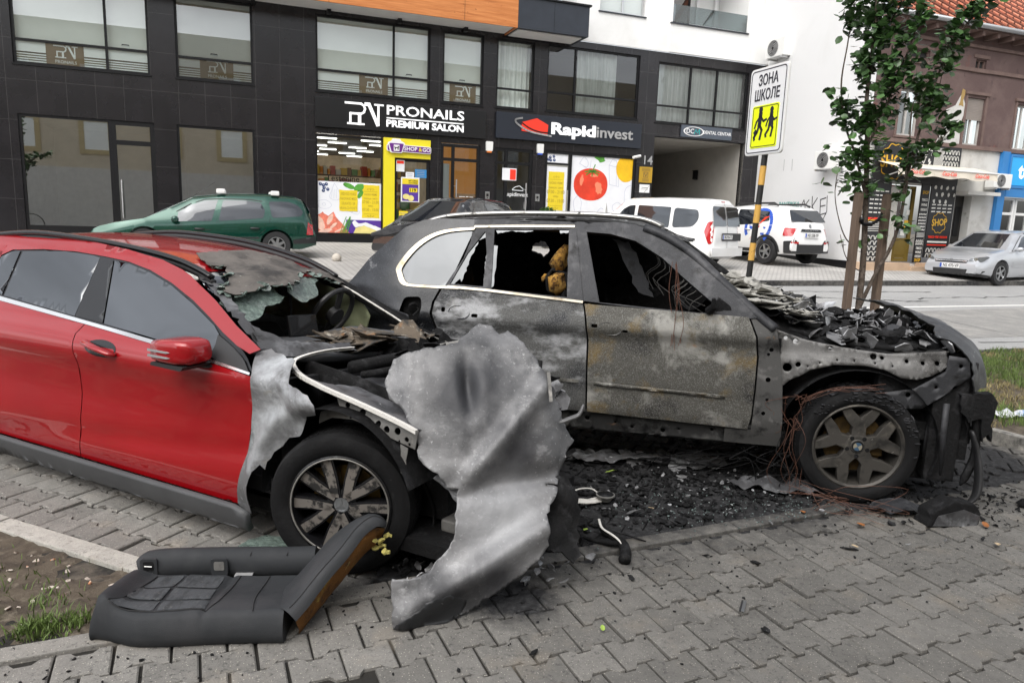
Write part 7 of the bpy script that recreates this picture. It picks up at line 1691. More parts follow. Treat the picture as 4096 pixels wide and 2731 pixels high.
M_sillb = layered('burnt_sill', (.05, .05, .05), [((.16, .16, .155), 4, .54, .66, 9), ((.20, .10, .04), 6, .64, .74, 8), ((.012, .012, .012), 5, .54, .66, 8)], .7, .2, .4, 50, .3)
M_post = layered('burnt_post', (.075, .074, .072), [((.20, .195, .19), 5, .54, .68, 9), ((.02, .02, .02), 6, .54, .66, 8), ((.16, .09, .04), 8, .66, .76, 8)], .65, .25, .3, 60, .3)
M_rail2 = layered('scorched_rail', (.42, .415, .40), [((.20, .19, .18), 7, .56, .66, 8, .6), ((.04, .04, .04), 18, .62, .70, 8, .8)], .3, .9, .1, 60)
M_chr2 = layered('scorched_chrome', (.42, .385, .32), [((.28, .22, .14), 5, .56, .70, 8), ((.03, .03, .03), 9, .64, .72, 8, .8)], .3, .85)
M_hot = dark_mirror('hazy_glass', .03, (.05, .055, .06), (.7, .75, .8))
M_foam = layered('burnt_foam', (.36, .19, .035), [((.52, .34, .11), 16, .52, .66, 8), ((.06, .025, .008), 20, .48, .60, 8), ((.012, .01, .01), 6, .60, .70, 8)], .95, 0, .9, 60)
M_copper = pm('copper_wire', (.13, .06, .04), .65, .4, var=.4, vscale=20)
M_roofburn = layered('burnt_roof', (.035, .035, .036), [((.15, .15, .15), 4, .52, .66, 8), ((.55, .55, .55), 14, .60, .68, 8), ((.012, .012, .012), 7, .58, .68, 8)], .75, .1, .5, 40)
gr = [(-2.74, 1.205), (-2.788, 1.104), (-2.797, 1.033), (-2.769, .938), (-2.742, .842), (-2.60, .62), (-2.50, .43)]
gf = [(-1.757, 1.150), (-1.735, 1.05), (-1.716, .914), (-1.709, .666), (-1.70, .432)]
fe = [(-.715, 1.127), (-.665, 1.009), (-.645, .879), (-.645, .678), (-.648, .501), (-.664, .408)]
def hpoly(x, z, w, h): return rounded([(x - w, z - h), (x + w, z - h), (x + w, z + h), (x - w, z + h)], min(w, h) * .9)
hr = [(-2.60 + .085 * math.cos(a), 1.045 + .04 * math.sin(a) - .10 * .085 * math.cos(a)) for a in [2 * math.pi * i / 18 for i in range(18)]]
rd = spn('rear_door', [(p[0] + .006, p[1]) for p in gr] + [(p[0] - .006, p[1]) for p in gf[::-1]], M_bd1, None, .03, .004, holes=[hpoly(-2.715, 1.058, .014, .016), hpoly(-2.49, 1.03, .022, .012)])
fd = spn('front_door', [(p[0] + .006, p[1]) for p in gf] + fe[::-1], M_bd2, None, .03, .004, holes=[hpoly(-1.675, 1.015, .020, .012), hpoly(-1.475, .99, .018, .010)])
for dr, x, z, m_ in ((rd, -2.60, 1.045, M_bpil), (fd, -1.575, 1.0, M_bwing)):
 Q = [(x + .075 * math.cos(a), z + .042 * math.sin(a) - .008 * math.cos(a)) for a in [2 * math.pi * i / 20 for i in range(20)]]
 spn('handle_cup', Q, m_, lambda u, w, x=x, z=z: Vector((u, SY(u, w) - .004 + .045 * max(0, 1 - ((u - x) / .075) ** 2 - ((w - z) / .042) ** 2), w)), .015, .002, parent=dr)
for dr, a, c, z0, z1 in ((rd, -2.45, -1.76, .645, .636), (fd, -1.66, -.82, .632, .612)):
 spn('rub_strip_rail', [(a, z0 - .011), (c, z1 - .011), (c, z1 + .011), (a, z0 + .011)], M_bd2, lambda x, z: Vector((x, SY(x, z) - .007, z)), .05, .004, parent=dr)
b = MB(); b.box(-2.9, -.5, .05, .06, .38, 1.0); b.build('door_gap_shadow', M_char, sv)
qo = [(-2.752, 1.205), (-2.80, 1.104), (-2.809, 1.033), (-2.78, .938), (-2.753, .842), (-2.62, .62), (-2.54, .52)] + [(-2.93 + .40 * math.cos(a), .36 + .40 * math.sin(a)) for a in [R(20) + R(140) * i / 10 for i in range(11)]] + [(-3.42, .45), (-3.60, .55), (-3.62, .9), (-3.50, 1.17), (-3.44, 1.24), (-3.34, 1.37), (-3.24, 1.46), (-3.17, 1.52), (-3.08, 1.60), (-2.95, 1.655), (-2.80, 1.67), (-2.58, 1.67), (-2.575, 1.618), (-2.747, 1.60), (-2.89, 1.555), (-3.005, 1.465), (-3.095, 1.331), (-3.085, 1.275), (-3.035, 1.208)]
flap = rounded([(-3.005, 1.125), (-2.885, 1.135), (-2.87, 1.06), (-2.90, .96), (-3.01, .955), (-3.035, 1.02)], .03)
qp = spn('rear_quarter', qo, M_bq, None, .035, .004, holes=[flap])
b = MB(); b.prism(flap, -.10, -.06, FM); b.tube([(-2.95, .05, 1.06), (-2.94, .03, 1.05)], .035, 10); b.build('filler_pocket', M_char, qp)
b = MB(); b.prism(rounded([(-.085, -.10), (.055, -.09), (.075, .035), (-.06, .05)], .025), 0, .012, Matrix.Translation((-2.985, -.045, .985)) @ Matrix.Rotation(R(-35), 4, 'Z') @ Matrix.Rotation(R(12), 4, 'X') @ FM); b.build('fuel_flap', M_bpil, qp, bevel=.003)
b = MB(); b.tube([(-2.93, -.01, 1.0), (-2.90, .03, 1.04), (-2.93, .05, 1.06)], .008, 6); b.build('filler_strap', M_char, qp)
co = smooth([(-2.56, 1.618), (-2.747, 1.598), (-2.885, 1.553), (-3.0, 1.463), (-3.09, 1.331), (-3.08, 1.276), (-3.034, 1.212), (-2.925, 1.198), (-2.62, 1.200)], 4, False)
ci = smooth([(-2.57, 1.600), (-2.743, 1.578), (-2.866, 1.532), (-2.968, 1.446), (-3.048, 1.325), (-3.038, 1.278), (-3.0, 1.226), (-2.92, 1.214), (-2.62, 1.214)], 4, False)
spn('window_chrome', co + ci[::-1], M_chr2, ss_(-.010), .05, .012)
spn('quarter_glass', ci + [(-2.70, 1.214)], M_hot, ss_(.004), .06, .004)
spn('window_chrome', [(-2.57, 1.615), (-2.30, 1.628), (-1.87, 1.642), (-1.87, 1.656), (-2.3, 1.642), (-2.57, 1.63)], M_chr2, ss_(-.008), .06, .008)
spn('belt_chrome', [(-2.70, 1.206), (-2.41, 1.195), (-1.762, 1.155), (-1.762, 1.170), (-2.41, 1.21), (-2.70, 1.22)], M_chr2, ss_(-.012), .06, .012)
rim = [(-2.58, 1.67), (-2.3, 1.685), (-1.9, 1.70), (-1.68, 1.695), (-1.47, 1.675), (-1.364, 1.645), (-1.227, 1.60), (-1.087, 1.497), (-.951, 1.383), (-.817, 1.272), (-.712, 1.175), (-.66, 1.127), (-.72, 1.118), (-1.011, 1.122), (-1.66, 1.160), (-1.762, 1.166), (-2.41, 1.204), (-2.72, 1.22), (-2.62, 1.40), (-2.585, 1.52)]
wtri = [(-2.487, 1.602), (-2.596, 1.443), (-2.695, 1.224), (-2.449, 1.217), (-2.455, 1.448)]
wrear = [(-2.425, 1.606), (-1.905, 1.626), (-1.872, 1.185), (-2.395, 1.210)]
wfront = [(-1.785, 1.615), (-1.619, 1.607), (-1.453, 1.568), (-1.274, 1.468), (-1.13, 1.35), (-.98, 1.235), (-.87, 1.155), (-1.011, 1.135), (-1.655, 1.165)]
def inset_(P, k):
 c = (sum(p[0] for p in P) / len(P), sum(p[1] for p in P) / len(P)); return [(p[0] + (c[0] - p[0]) * k, p[1] + (c[1] - p[1]) * k) for p in P]
sf = spn('side_frame', rim, M_bpil, ss_(.002), .05, .03, holes=[inset_(wtri, .04), wrear, wfront])
spn('side_frame', [(-1.905, 1.63), (-1.858, 1.635), (-1.762, 1.17), (-1.868, 1.178)], M_bpil, ss_(-.006), .05, .012); spn('side_frame', [(-1.85, 1.635), (-1.79, 1.62), (-1.66, 1.163), (-1.755, 1.168)], M_bpil, ss_(-.003), .05, .012)
spn('broken_quarter_glass', ragged([(-2.487, 1.602), (-2.60, 1.443), (-2.70, 1.224), (-2.66, 1.222), (-2.63, 1.27), (-2.61, 1.25), (-2.57, 1.40), (-2.53, 1.52), (-2.49, 1.55), (-2.455, 1.56), (-2.452, 1.50), (-2.46, 1.4), (-2.45, 1.23), (-2.44, 1.6)], .006, .02, 4), M_hot, ss_(.012), .03, .004)
for P in (ragged([(-2.42, 1.606), (-2.40, 1.58), (-2.33, 1.60), (-2.2, 1.598), (-2.15, 1.607), (-2.16, 1.615)], .004, .02, 1), ragged([(-1.98, 1.622), (-1.96, 1.60), (-1.91, 1.603), (-1.906, 1.624)], .004, .02, 2), ragged([(-2.40, 1.21), (-2.38, 1.23), (-2.39, 1.5), (-2.42, 1.5)], .004, .03, 3)): spn('glass_remnant', P, M_hot, ss_(.01), .02, .004)
def sz(x): return lerp(x, [(-3.1, 1.56), (-2.9, 1.65), (-2.58, 1.665), (-2.3, 1.68), (-1.9, 1.695), (-1.68, 1.69), (-1.47, 1.668), (-1.364, 1.638), (-1.2, 1.58)])
def ST(x, y): return cs(x, [(a, sz(a)) for a in (-3.1, -2.9, -2.58, -2.3, -1.9, -1.68, -1.47, -1.364, -1.2)], .05) + .05 * max(-.2, 1 - ((y - .93) / .68) ** 2) + .008 * fbm(x, y, 2, 3)
spn('roof', [(-3.05, .28), (-3.08, .93), (-3.05, 1.58), (-1.42, 1.58), (-1.30, 1.3), (-1.25, .93), (-1.28, .55), (-1.38, .285), (-1.68, .275), (-2.3, .27)], M_roofburn, lambda x, y: Vector((x, y, ST(x, y))), .05, .02, edge=.05)
spn('roof_front_edge', ragged([(-1.42, .30), (-1.25, .5), (-1.20, .93), (-1.22, 1.3), (-1.35, 1.5), (-1.22, 1.45), (-1.08, 1.2), (-1.05, .9), (-1.10, .55), (-1.30, .28)], .012, .05, 3), M_roofburn, lambda x, y: Vector((x, y, ST(min(x, -1.2), y) - .25 * max(0, x + 1.28) + .015 * fbm(x, y, 8, 8))), .04, .01)
for y0, m_, nm in ((.30, M_rail2, 'roof_rail'), (1.56, M_rail2, 'roof_rail')):
 b = MB(); P = smooth([(-3.02, y0, 1.60), (-2.95, y0, 1.632), (-2.86, y0, 1.668), (-2.69, y0, 1.698), (-2.32, y0, 1.722), (-1.95, y0, 1.730), (-1.70, y0, 1.730), (-1.47, y0, 1.718), (-1.37, y0, 1.698), (-1.29, y0, 1.665)], 4, False); b.tube(P, .021, 10, flat=.9); b.build(nm, m_, sv, True)
b = MB(); b.prism(rounded([(-3.30, 1.52), (-3.02, 1.60), (-3.02, 1.645), (-3.24, 1.60), (-3.40, 1.545), (-3.40, 1.52)], .02), -1.45, -.35, FM); b.build('rear_spoiler', M_bpil, sv, bevel=.01)
b = MB(); P = [(-1.40, .27, 1.655), (-1.25, .235, 1.60), (-1.087, .20, 1.50), (-.951, .16, 1.385), (-.817, .115, 1.272), (-.66, .06, 1.14), (-.55, .03, 1.06)]
b.tube(smooth(P, 4, False), .042, 10, flat=.8); b.build('screen_pillar', M_bpil, sv, True)
b = MB(); P2 = [(-1.40, 1.56, 1.64), (-1.2, 1.58, 1.56), (-1.0, 1.62, 1.43), (-.8, 1.66, 1.30), (-.55, 1.72, 1.13), (-.35, 1.76, 1.02)]
b.tube(smooth(P2, 4, False), .05, 8); b.build('screen_pillar', M_char, sv, True)
panel('far_side', [(-3.6, .4), (-.4, .35), (-.4, 1.0), (-.7, 1.12), (-1.9, 1.16), (-3.5, 1.2)], sfar(.02), M_char, sv, .15, .03)
panel('far_frame', [(-3.45, 1.2), (-3.1, 1.6), (-1.4, 1.64), (-.62, 1.12)], sfar(.02), M_char, sv, .1, .03, holes=[ragged([(-2.43, 1.42), (-2.40, 1.50), (-2.30, 1.50), (-2.27, 1.42), (-2.33, 1.36)], .012, .02, 4), ragged([(-2.1, 1.5), (-2.05, 1.54), (-2.0, 1.5)], .01, .02, 5)])
b = MB(); b.box(-3.3, -.55, .1, SW - .1, .42, .50); b.box(-.66, -.60, .08, SW - .08, .5, 1.08); b.box(-3.42, -3.36, .2, SW - .2, .5, 1.15); b.poly([(-3.4, .2, 1.16), (-3.4, SW - .2, 1.16), (-3.1, SW - .3, 1.55), (-3.1, .3, 1.55)]); b.box(-3.1, -1.35, .32, 1.54, 1.60, 1.615); b.build('cabin_shell', M_char, sv)
b = MB()
for _ in range(60): flake(b, Vector((rnd.uniform(-1.1, -.62), rnd.uniform(.15, 1.7), 1.02 + rnd.uniform(-.1, .06))), rnd.uniform(.05, .14), flat=.6)
tag(b.build('dash_debris', M_char, sv), kind='stuff')
for x, y in ((-1.75, .48), (-1.75, 1.38), (-2.75, .55), (-2.75, 1.3)):
 M = Matrix.Translation((x, y, 0)); st_ = MB()
 st_.tube([M @ Vector((.15, -.20, .60)), M @ Vector((-.05, -.20, .70)), M @ Vector((-.22, -.17, 1.32)), M @ Vector((-.22, .17, 1.32)), M @ Vector((-.05, .20, .70)), M @ Vector((.15, .20, .60))], .022, 6)
 for z in (.85, 1.0, 1.15): st_.tube([M @ Vector((-.07 - (z - .7) * .25, -.19, z)), M @ Vector((-.07 - (z - .7) * .25, .19, z))], .008, 5)
 st_.box(-.1, .38, -.22, .22, .56, .66, M); o = st_.build('seat_frame', M_char, sv, True, 40)
 f = MB(); rows = []
 for i in range(12):
  z = .70 + .56 * i / 11; r_ = []
  for k in range(9): yy = -.19 + .38 * k / 8; r_.append(M @ Vector((-.02 - (z - .7) * .26 + .05 * fbm(x + z, yy * 2, y, 4), yy + .03 * fbm(z, yy, x, 6), z + .04 * fbm(yy, z, y, 5))))
  rows.append(r_)
 f.grid(rows); f.build('seat_foam', M_foam if y < .7 and x > -2 else layered('burnt_foam_dark', (.035, .022, .01), [((.22, .11, .025), 5, .58, .70, 8), ((.008, .008, .008), 4, .5, .62, 8)], .95, 0, .9, 60), o, True)
def lump(name, P, mat, parent, seed, amp=.25):
 b = MB(); rings = []
 for i, (x, y, z, rx, ry) in enumerate(P):
  rings.append(b.verts([(x + rx * math.cos(a) * (1 + amp * fbm(math.cos(a), math.sin(a), i * .5 + seed, 1.5)), y + ry * math.sin(a) * (1 + amp * fbm(math.sin(a), i * .5 + seed, math.cos(a), 1.5)), z + .012 * fbm(a, i, seed, 2)) for a in [2 * math.pi * k / 14 for k in range(14)]]))
 for p, q in zip(rings, rings[1:]):
  for k in range(14): b.face([p[k], p[(k + 1) % 14], q[(k + 1) % 14], q[k]])
 b.face(rings[0][::-1]); b.face(rings[-1]); return b.build(name, mat, parent, True)
lump('foam_remnant', [(-1.985, .36, 1.34, .04, .06), (-1.985, .36, 1.38, .055, .08), (-1.975, .36, 1.44, .05, .07), (-1.955, .36, 1.485, .035, .05), (-1.94, .36, 1.515, .02, .03)], M_foam, sv, 1, .7)
lump('foam_remnant', [(-1.98, .33, 1.17, .02, .04), (-1.985, .33, 1.20, .06, .08), (-1.99, .33, 1.25, .075, .10), (-1.985, .33, 1.29, .07, .09), (-1.96, .33, 1.325, .04, .05)], M_foam, sv, 2, .6)
lump('foam_remnant', [(-2.09, .35, 1.255, .012, .02), (-2.08, .35, 1.28, .025, .03), (-2.07, .35, 1.31, .014, .02)], M_foam, sv, 3)
b = MB(); b.tube([(-1.93, .30, 1.14), (-1.90, .29, 1.22), (-1.92, .30, 1.32), (-2.02, .32, 1.345), (-2.06, .33, 1.29), (-2.05, .33, 1.20), (-2.0, .32, 1.165)], .014, 6); b.build('headrest_wire', M_char, sv, True)
b = MB(); b.prism(ragged([(-1.62, 1.57), (-1.50, 1.55), (-1.36, 1.28), (-1.32, 1.17), (-1.42, 1.20), (-1.50, 1.36)], .012, .04, 3), -.42, -.40, FM); b.build('hanging_trim', M_bpil, sv)
b = MB()
for k in range(12): x = rnd.uniform(-1.35, -1.0); z = 1.50 - (x + 1.35) * .6; b.tube(smooth([(x, .5, z), (x + .03, .5, z - .08), (x - .05, .48, z - .15), (x + rnd.gauss(0, .06), .5, z - .25)], 3, False), .002, 4)
b.build('cobweb_wires', M_bare, sv)
hl = [circ(x, z, r, 10) for x, z, r in ((-.56, .93, .014), (-.575, .90, .010), (-.565, .74, .016), (-.56, .61, .010), (-.575, .52, .013))]
spn('front_post', [(-.655, 1.118), (-.545, 1.075), (-.52, .967), (-.487, .811), (-.456, .491), (-.452, .302), (-.80, .30), (-.80, .40), (-.64, .40), (-.632, .678), (-.632, .879), (-.652, 1.009), (-.70, 1.12)], M_post, ss_(.012), .03, .004, holes=hl, edge=.02)
sl = [circ(-2.3 + k * .155 + .03 * math.sin(k * 3), .352 + .022 * math.sin(k * 5.1), (.011, .016, .009)[k % 3], 10) for k in range(11)]
spn('sill', [(-2.45, .30), (-.85, .29), (-.45, .30), (-.45, .42), (-.9, .435), (-2.45, .445)], M_sillb, ss_(.045), .04, .006, holes=sl, edge=.03)
b = MB(); b.box(-3.5, -.40, .1, SW - .1, .30, .36); b.build('underbody', M_char, sv)
bm_ = [(-.535, 1.057), (-.43, 1.02), (-.334, .995), (-.128, .965), (.144, .942), (.312, .963), (.455, .985), (.48, .90), (.385, .832), (.307, .80), (.216, .803), (.119, .847), (.001, .863), (-.176, .855), (-.316, .812), (-.431, .736), (-.50, .66), (-.52, .80), (-.50, .93)]
bh = [circ(-.475, 1.005, .012), circ(-.415, .985, .016), circ(-.20, .955, .013), circ(-.45, .82, .028, 14), circ(-.39, .845, .016), circ(.10, .915, .012), circ(.05, .92, .02, 10), circ(.24, .905, .012), circ(.33, .90, .012), circ(.41, .905, .014), circ(.16, .872, .006, 8), circ(.06, .882, .006, 8), circ(-.06, .888, .006, 8), circ(-.16, .885, .006, 8), circ(-.26, .862, .006, 8), circ(-.33, .835, .006, 8)]
spn('inner_wing_beam', bm_, M_bwing, lambda x, z: Vector((x, .06 + .03 * sstep(.86, .93, z) - .02 * math.exp(-((x + .42 + .5 * (z - .9)) / .05) ** 2), z)), .03, .006, holes=bh, edge=.015)
panel('wing_shelf', [(-.54, .085), (.47, .085), (.47, .30), (-.54, .30)], lambda x, y: Vector((x, y, lerp(x, [(-.54, 1.05), (-.334, .99), (-.128, .96), (.144, .937), (.31, .96), (.47, .98)]) + .01 * fbm(x, y, 2, 9))), M_bwing, sv, .05, .006)
b = MB(); ar = [Vector((.475 * math.cos(a), .04, .36 + .475 * math.sin(a))) for a in [R(-20) + R(215) * i / 24 for i in range(25)]]
b.grid([ar, [p + Vector((0, .36, 0)) for p in ar]]); b.poly([p + Vector((0, .36, 0)) for p in ar]); b.build('wheel_arch_liner', M_char, sv, True, 40)
wm = Matrix.Translation((.0, .135, .355)) @ Matrix.Rotation(R(3), 4, 'Z') @ Matrix.Rotation(R(90), 4, 'X')
wh = tyre_obj('front_wheel', sv, .366, .272, .27, wm, M_burntyre)
b = MB()
for _ in range(160):
 a = R(max(30, min(150, rnd.gauss(88, 26)))); r_ = .366 + rnd.uniform(-.004, .005); h = rnd.uniform(-.11, .115); flake(b, wm @ Vector((r_ * math.cos(a), r_ * math.sin(a), h)), rnd.uniform(.008, .03), rz=0, ax=rnd.gauss(0, .3), ay=math.pi / 2 - a + rnd.gauss(0, .2)) if 0 else flake(b, wm @ Vector((r_ * math.cos(a), r_ * math.sin(a), h)), rnd.uniform(.008, .026), rz=0, ax=rnd.gauss(0, .15), ay=-(a - math.pi / 2) + rnd.gauss(0, .15))
for _ in range(70): a = R(rnd.gauss(70, 45)); r_ = rnd.uniform(.30, .36); flake(b, wm @ Vector((r_ * math.cos(a), r_ * math.sin(a), .142)), rnd.uniform(.006, .02), ax=0, ay=0)
tag(b.build('tyre_ash', M_bpil, wh), kind='stuff')
M_rim2 = layered('burnt_rim', (.075, .07, .063), [((.03, .029, .027), 7, .5, .64, 8), ((.17, .155, .13), 7, .56, .70, 9), ((.34, .32, .30), 24, .66, .74, 8)], .5, .5, .2, 60)
b = MB(); b.lathe([(.274, .10), (.274, .128), (.264, .132), (.252, .118), (.243, .02), (.24, -.12), (.27, -.12)], 64, wm, True); b.build('rim_barrel', M_rim2, wh, True, 35)
for k in range(5):
 a0 = R(90 + 72 * k); b = MB()
 Q = [(.045, -.032), (.045, .032), (.115, .026), (.175, .060), (.252, .098), (.252, .058), (.190, .022), (.170, .0), (.190, -.022), (.252, -.058), (.252, -.098), (.175, -.060), (.115, -.026)]
 rot = lambda P: [(x * math.cos(a0) - y * math.sin(a0), x * math.sin(a0) + y * math.cos(a0)) for x, y in P]
 A = [(.045, -.045), (.045, .045), (.118, .040), (.185, .0), (.118, -.040)]
 for P in (A, [(.118, .040), (.165, .080), (.246, .128), (.253, .072), (.205, .022), (.185, .0)], [(.185, .0), (.205, -.022), (.253, -.072), (.246, -.128), (.165, -.080), (.118, -.040)]): b.prism(rot(P), .055, .112, wm)
 bmesh.ops.remove_doubles(b.bm, verts=b.bm.verts[:], dist=1e-5)
 seen = {}
 for f in b.bm.faces[:]:
  key = frozenset(v.index for v in f.verts)
 b.bm.verts.index_update()
 for f in b.bm.faces[:]:
  key = frozenset(v.index for v in f.verts)
  if key in seen: bmesh.ops.delete(b.bm, geom=[f, seen[key]], context='FACES_ONLY'); seen.pop(key)
  else: seen[key] = f
 b.build('spoke', M_rim2, wh, False, bevel=.006)
b = MB(); b.lathe([(.085, .05), (.083, .108), (.07, .114), (.045, .112), (.04, .118), (.01, .118)], 32, wm); b.build('hub', M_rim2, wh, True, 35)
b = MB()
for k in range(5): a = R(54 + 72 * k); b.lathe([(.013, .11), (.013, .1152), (.004, .1152)], 10, wm @ Matrix.Translation((.062 * math.cos(a), .062 * math.sin(a), 0)))
b.build('lug_recess', M_char, wh)
for k, m_ in enumerate((pm('emblem_blue', (.03, .07, .12), .6), pm('emblem_cream', (.22, .20, .15), .6))):
 b = MB()
 for q in (0, 2):
  aa = R(90 * (q + k) + 30); b.prism([(0, 0)] + [(.026 * math.cos(aa + R(90) * i / 6), .026 * math.sin(aa + R(90) * i / 6)) for i in range(7)], .1185, .120, wm)
 b.build('hub_emblem', m_, wh)
b = MB(); b.lathe([(.036, .1183), (.036, .1205), (.028, .1205), (.028, .1183)], 28, wm, True); b.build('hub_emblem_ring', M_char, wh, True, 35)
b = MB(); b.lathe([(.185, -.01), (.185, .02), (.03, .025)], 40, wm); b.box(.08, .17, -.07, .07, -.05, .045, wm); b.build('brake_disc', pm('yellow_rust_disc', (.085, .05, .012), .7, .2, var=.5, vscale=20), wh, True, 35)
for x, y in ((-2.93, .14), (.0, SW - .14), (-2.93, SW - .14)): b = MB(); M = Matrix.Translation((x, y, .35)) @ Matrix.Rotation(R(90), 4, 'X'); tyre(b, .36, .26, .26, M); b.lathe([(.26, .08), (.24, .03), (.02, .04)], 24, M, False, False); b.build('wheel', M_burntyre, sv, True, 40)
def eng(x, y):
 c = 1 - ((y - .93) / .85) ** 2
 return lerp(x, [(-.75, 1.16), (-.45, 1.10), (-.1, 1.0), (.2, .98), (.5, .96), (.62, .90)]) + .055 * c + .035 * fbm(x, y, 3, 4.5, 5) + .02 * fbm(x, y, 8, 14, 3)
spn('engine_mound', [(-.78, .10), (.40, .10), (.60, .25), (.64, .93), (.60, 1.62), (-.6, 1.75), (-.78, 1.7)], M_char, lambda x, y: Vector((x, y, eng(x, y) - .05 * math.exp(-((y - .1) / .1) ** 2))), .022, 0)
M_wash = layered('ash_flake', (.20, .20, .205), [((.50, .51, .53), 5, .5, .62, 8, .4), ((.05, .05, .05), 7, .56, .66, 8)], .5, .4, .3, 60)
for nm, m_, n_, x0, x1, s0, s1 in (('windscreen_ash', layered('grey_ash', (.36, .35, .32), [((.16, .155, .14), 6, .5, .62, 8), ((.05, .05, .05), 9, .58, .66, 8), ((.55, .54, .51), 14, .6, .7, 8)], .85, 0, .4, 60), 150, -.86, -.28, .03, .14), ('engine_flakes', M_wash, 210, -.5, .58, .012, .095), ('engine_char', M_char, 420, -.55, .62, .012, .075)):
 b = MB()
 for _ in range(n_):
  x = rnd.uniform(x0, x1); y = rnd.uniform(.12, 1.65); big = nm == 'windscreen_ash'
  z = eng(x, y) + rnd.uniform(.0, .03) if not big else lerp(x, [(-.86, 1.24), (-.6, 1.20), (-.32, 1.10)]) + .05 * math.sin(math.pi * min(1, max(0, (y - .15) / 1.5))) + rnd.uniform(0, .03)
  flake(b, Vector((x, y, z)), rnd.uniform(s0, s1), flat=.14 if big else .6)
 tag(b.build(nm, m_, sv), kind='stuff')
b = MB()
for P, r in (([(-.38, .22, 1.04), (-.15, .28, 1.03), (.0, .30, .99)], .03), ([(-.2, .5, 1.06), (.1, .42, 1.03), (.25, .5, 1.04)], .025), ([(.12, .35, 1.02), (.2, .30, 1.03), (.28, .36, 1.01)], .035), ([(-.45, .15, 1.05), (-.2, .14, 1.0), (.1, .15, .97), (.35, .2, .98)], .02)): b.tube(smooth(P, 5, False), r, 8)
b.build('engine_hoses', M_char, sv, True)
b = MB(); b.lathe([(.06, 0), (.06, .03), (.045, .05), (.02, .05)], 20, Matrix.Translation((.25, .45, 1.02)) @ Matrix.Rotation(R(40), 4, 'X')); b.build('burnt_pulley', M_bpil, sv, True, 40)
def hood(u, w):   # u along the edge (0 far .. 1 near), w down the front (0..1)
 y = 1.66 - 1.60 * u; e = abs((y - .93) / .8)
 x0 = .42 - .06 * e ** 3 - .10 * (1 - u) ** 2; x1 = .90 - .22 * e ** 2.4
 w = min(1, max(0, w)); a = w * math.pi / 2
 z0 = 1.12 - .03 * e ** 2 + .05 * (1 - u); z1 = .74
 return Vector((x0 + (x1 - x0) * math.sin(a) ** 1.2 + .012 * fbm(u * 3, w, 1, 3), y, z1 + (z0 - z1) * max(0, math.cos(a)) ** .85 + .012 * fbm(u * 6, w * 2, 3, 2)))
hd_o = ragged([(0, 0), (.2, .02), (.45, .08), (.7, .06), (.86, .12), (1.0, .08), (1.0, .35), (1.0, .7), (1.0, 1.0), (.5, 1.0), (0, 1.0), (0, .5)], .010, .05, 9)
spn('bonnet_front', hd_o, layered('burnt_bonnet', (.06, .062, .065), [((.17, .175, .18), 3, .52, .66, 8, .5), ((.34, .345, .35), 18, .62, .70, 8), ((.015, .015, .015), 4, .56, .68, 8)], .5, .35, .25, 60), hood, .03, .008)
b = MB(); b.box(.10, .62, .10, .30, .70, .86); b.box(.12, .68, .14, .24, .40, .52); b.box(.60, .66, .12, 1.7, .30, .92); b.box(.15, .6, .30, 1.5, .45, .95); b.build('front_frame', M_char, sv, bevel=.01)
spn('front_frame_plate', [(.12, .70), (.30, .74), (.46, .86), (.47, .96), (.58, .95), (.60, .84), (.50, .74), (.36, .62), (.14, .60)], M_bpil, lambda x, z: Vector((x, .075, z)), .04, .01, holes=[circ(.27, .70, .016), circ(.42, .76, .01), circ(.54, .9, .012)])
b = MB(); b.tube([(.50, .10, .66), (.505, .10, .45), (.52, .11, .20)], .022, 10); b.tube([(.44, .12, .62), (.42, .13, .3)], .014, 8); b.build('radiator_pipe', M_bpil, sv, True)
b = MB()
rows = []
for i in range(9):
 z = .78 - .30 * i / 8; rows.append([Vector((.62 + .14 * math.sin(k * .55) + .03 * fbm(k, i, 1, .7), .06 + .13 * k + .02 * fbm(k, i, 4, .9), z + .03 * fbm(k * .5, i, 2, 1))) for k in range(12)])
b.grid(rows); o = b.build('bumper_remains', M_char, sv, True)
b = MB()
for i in range(10):
 x, y = rnd.uniform(.52, .68), rnd.uniform(.06, .5); b.tube(smooth([(x, y, .70), (x + .02, y - .02, .5), (x + rnd.gauss(0, .02), y, .32), (x + rnd.gauss(0, .02), y - .02, .14)], 3, False), [.02 * rnd.uniform(.4, 1.2)] * 9 + [.004], 6)
b.build('melted_strands', M_char, sv, True)
P = [(.56, .73), (.72, .75), (.765, .70), (.75, .56), (.765, .44), (.735, .50), (.71, .44), (.69, .58), (.62, .56), (.57, .62)]
b = MB(); b.prism(ragged(P, .008, .03, 3), -.13, -.06, FM); b.build('fog_lamp_housing', M_char, sv, bevel=.006)
b = MB(); b.box(.10, .58, .22, 1.6, .12, .72); b.box(.42, .60, .09, 1.6, .16, .88); b.build('charred_core', M_char, sv, bevel=.02)
b = MB(); b.tube(smooth([(.66, .10, .50), (.71, .10, .36), (.73, .08, .22), (.72, .06, .10), (.66, .05, .03)], 4, False), [.03, .035, .04, .04, .04, .045, .05, .05, .05, .05, .05, .05, .045, .04, .03, .03, .03], 10, flat=.4); b.build('bumper_skin', M_plas, sv, True)
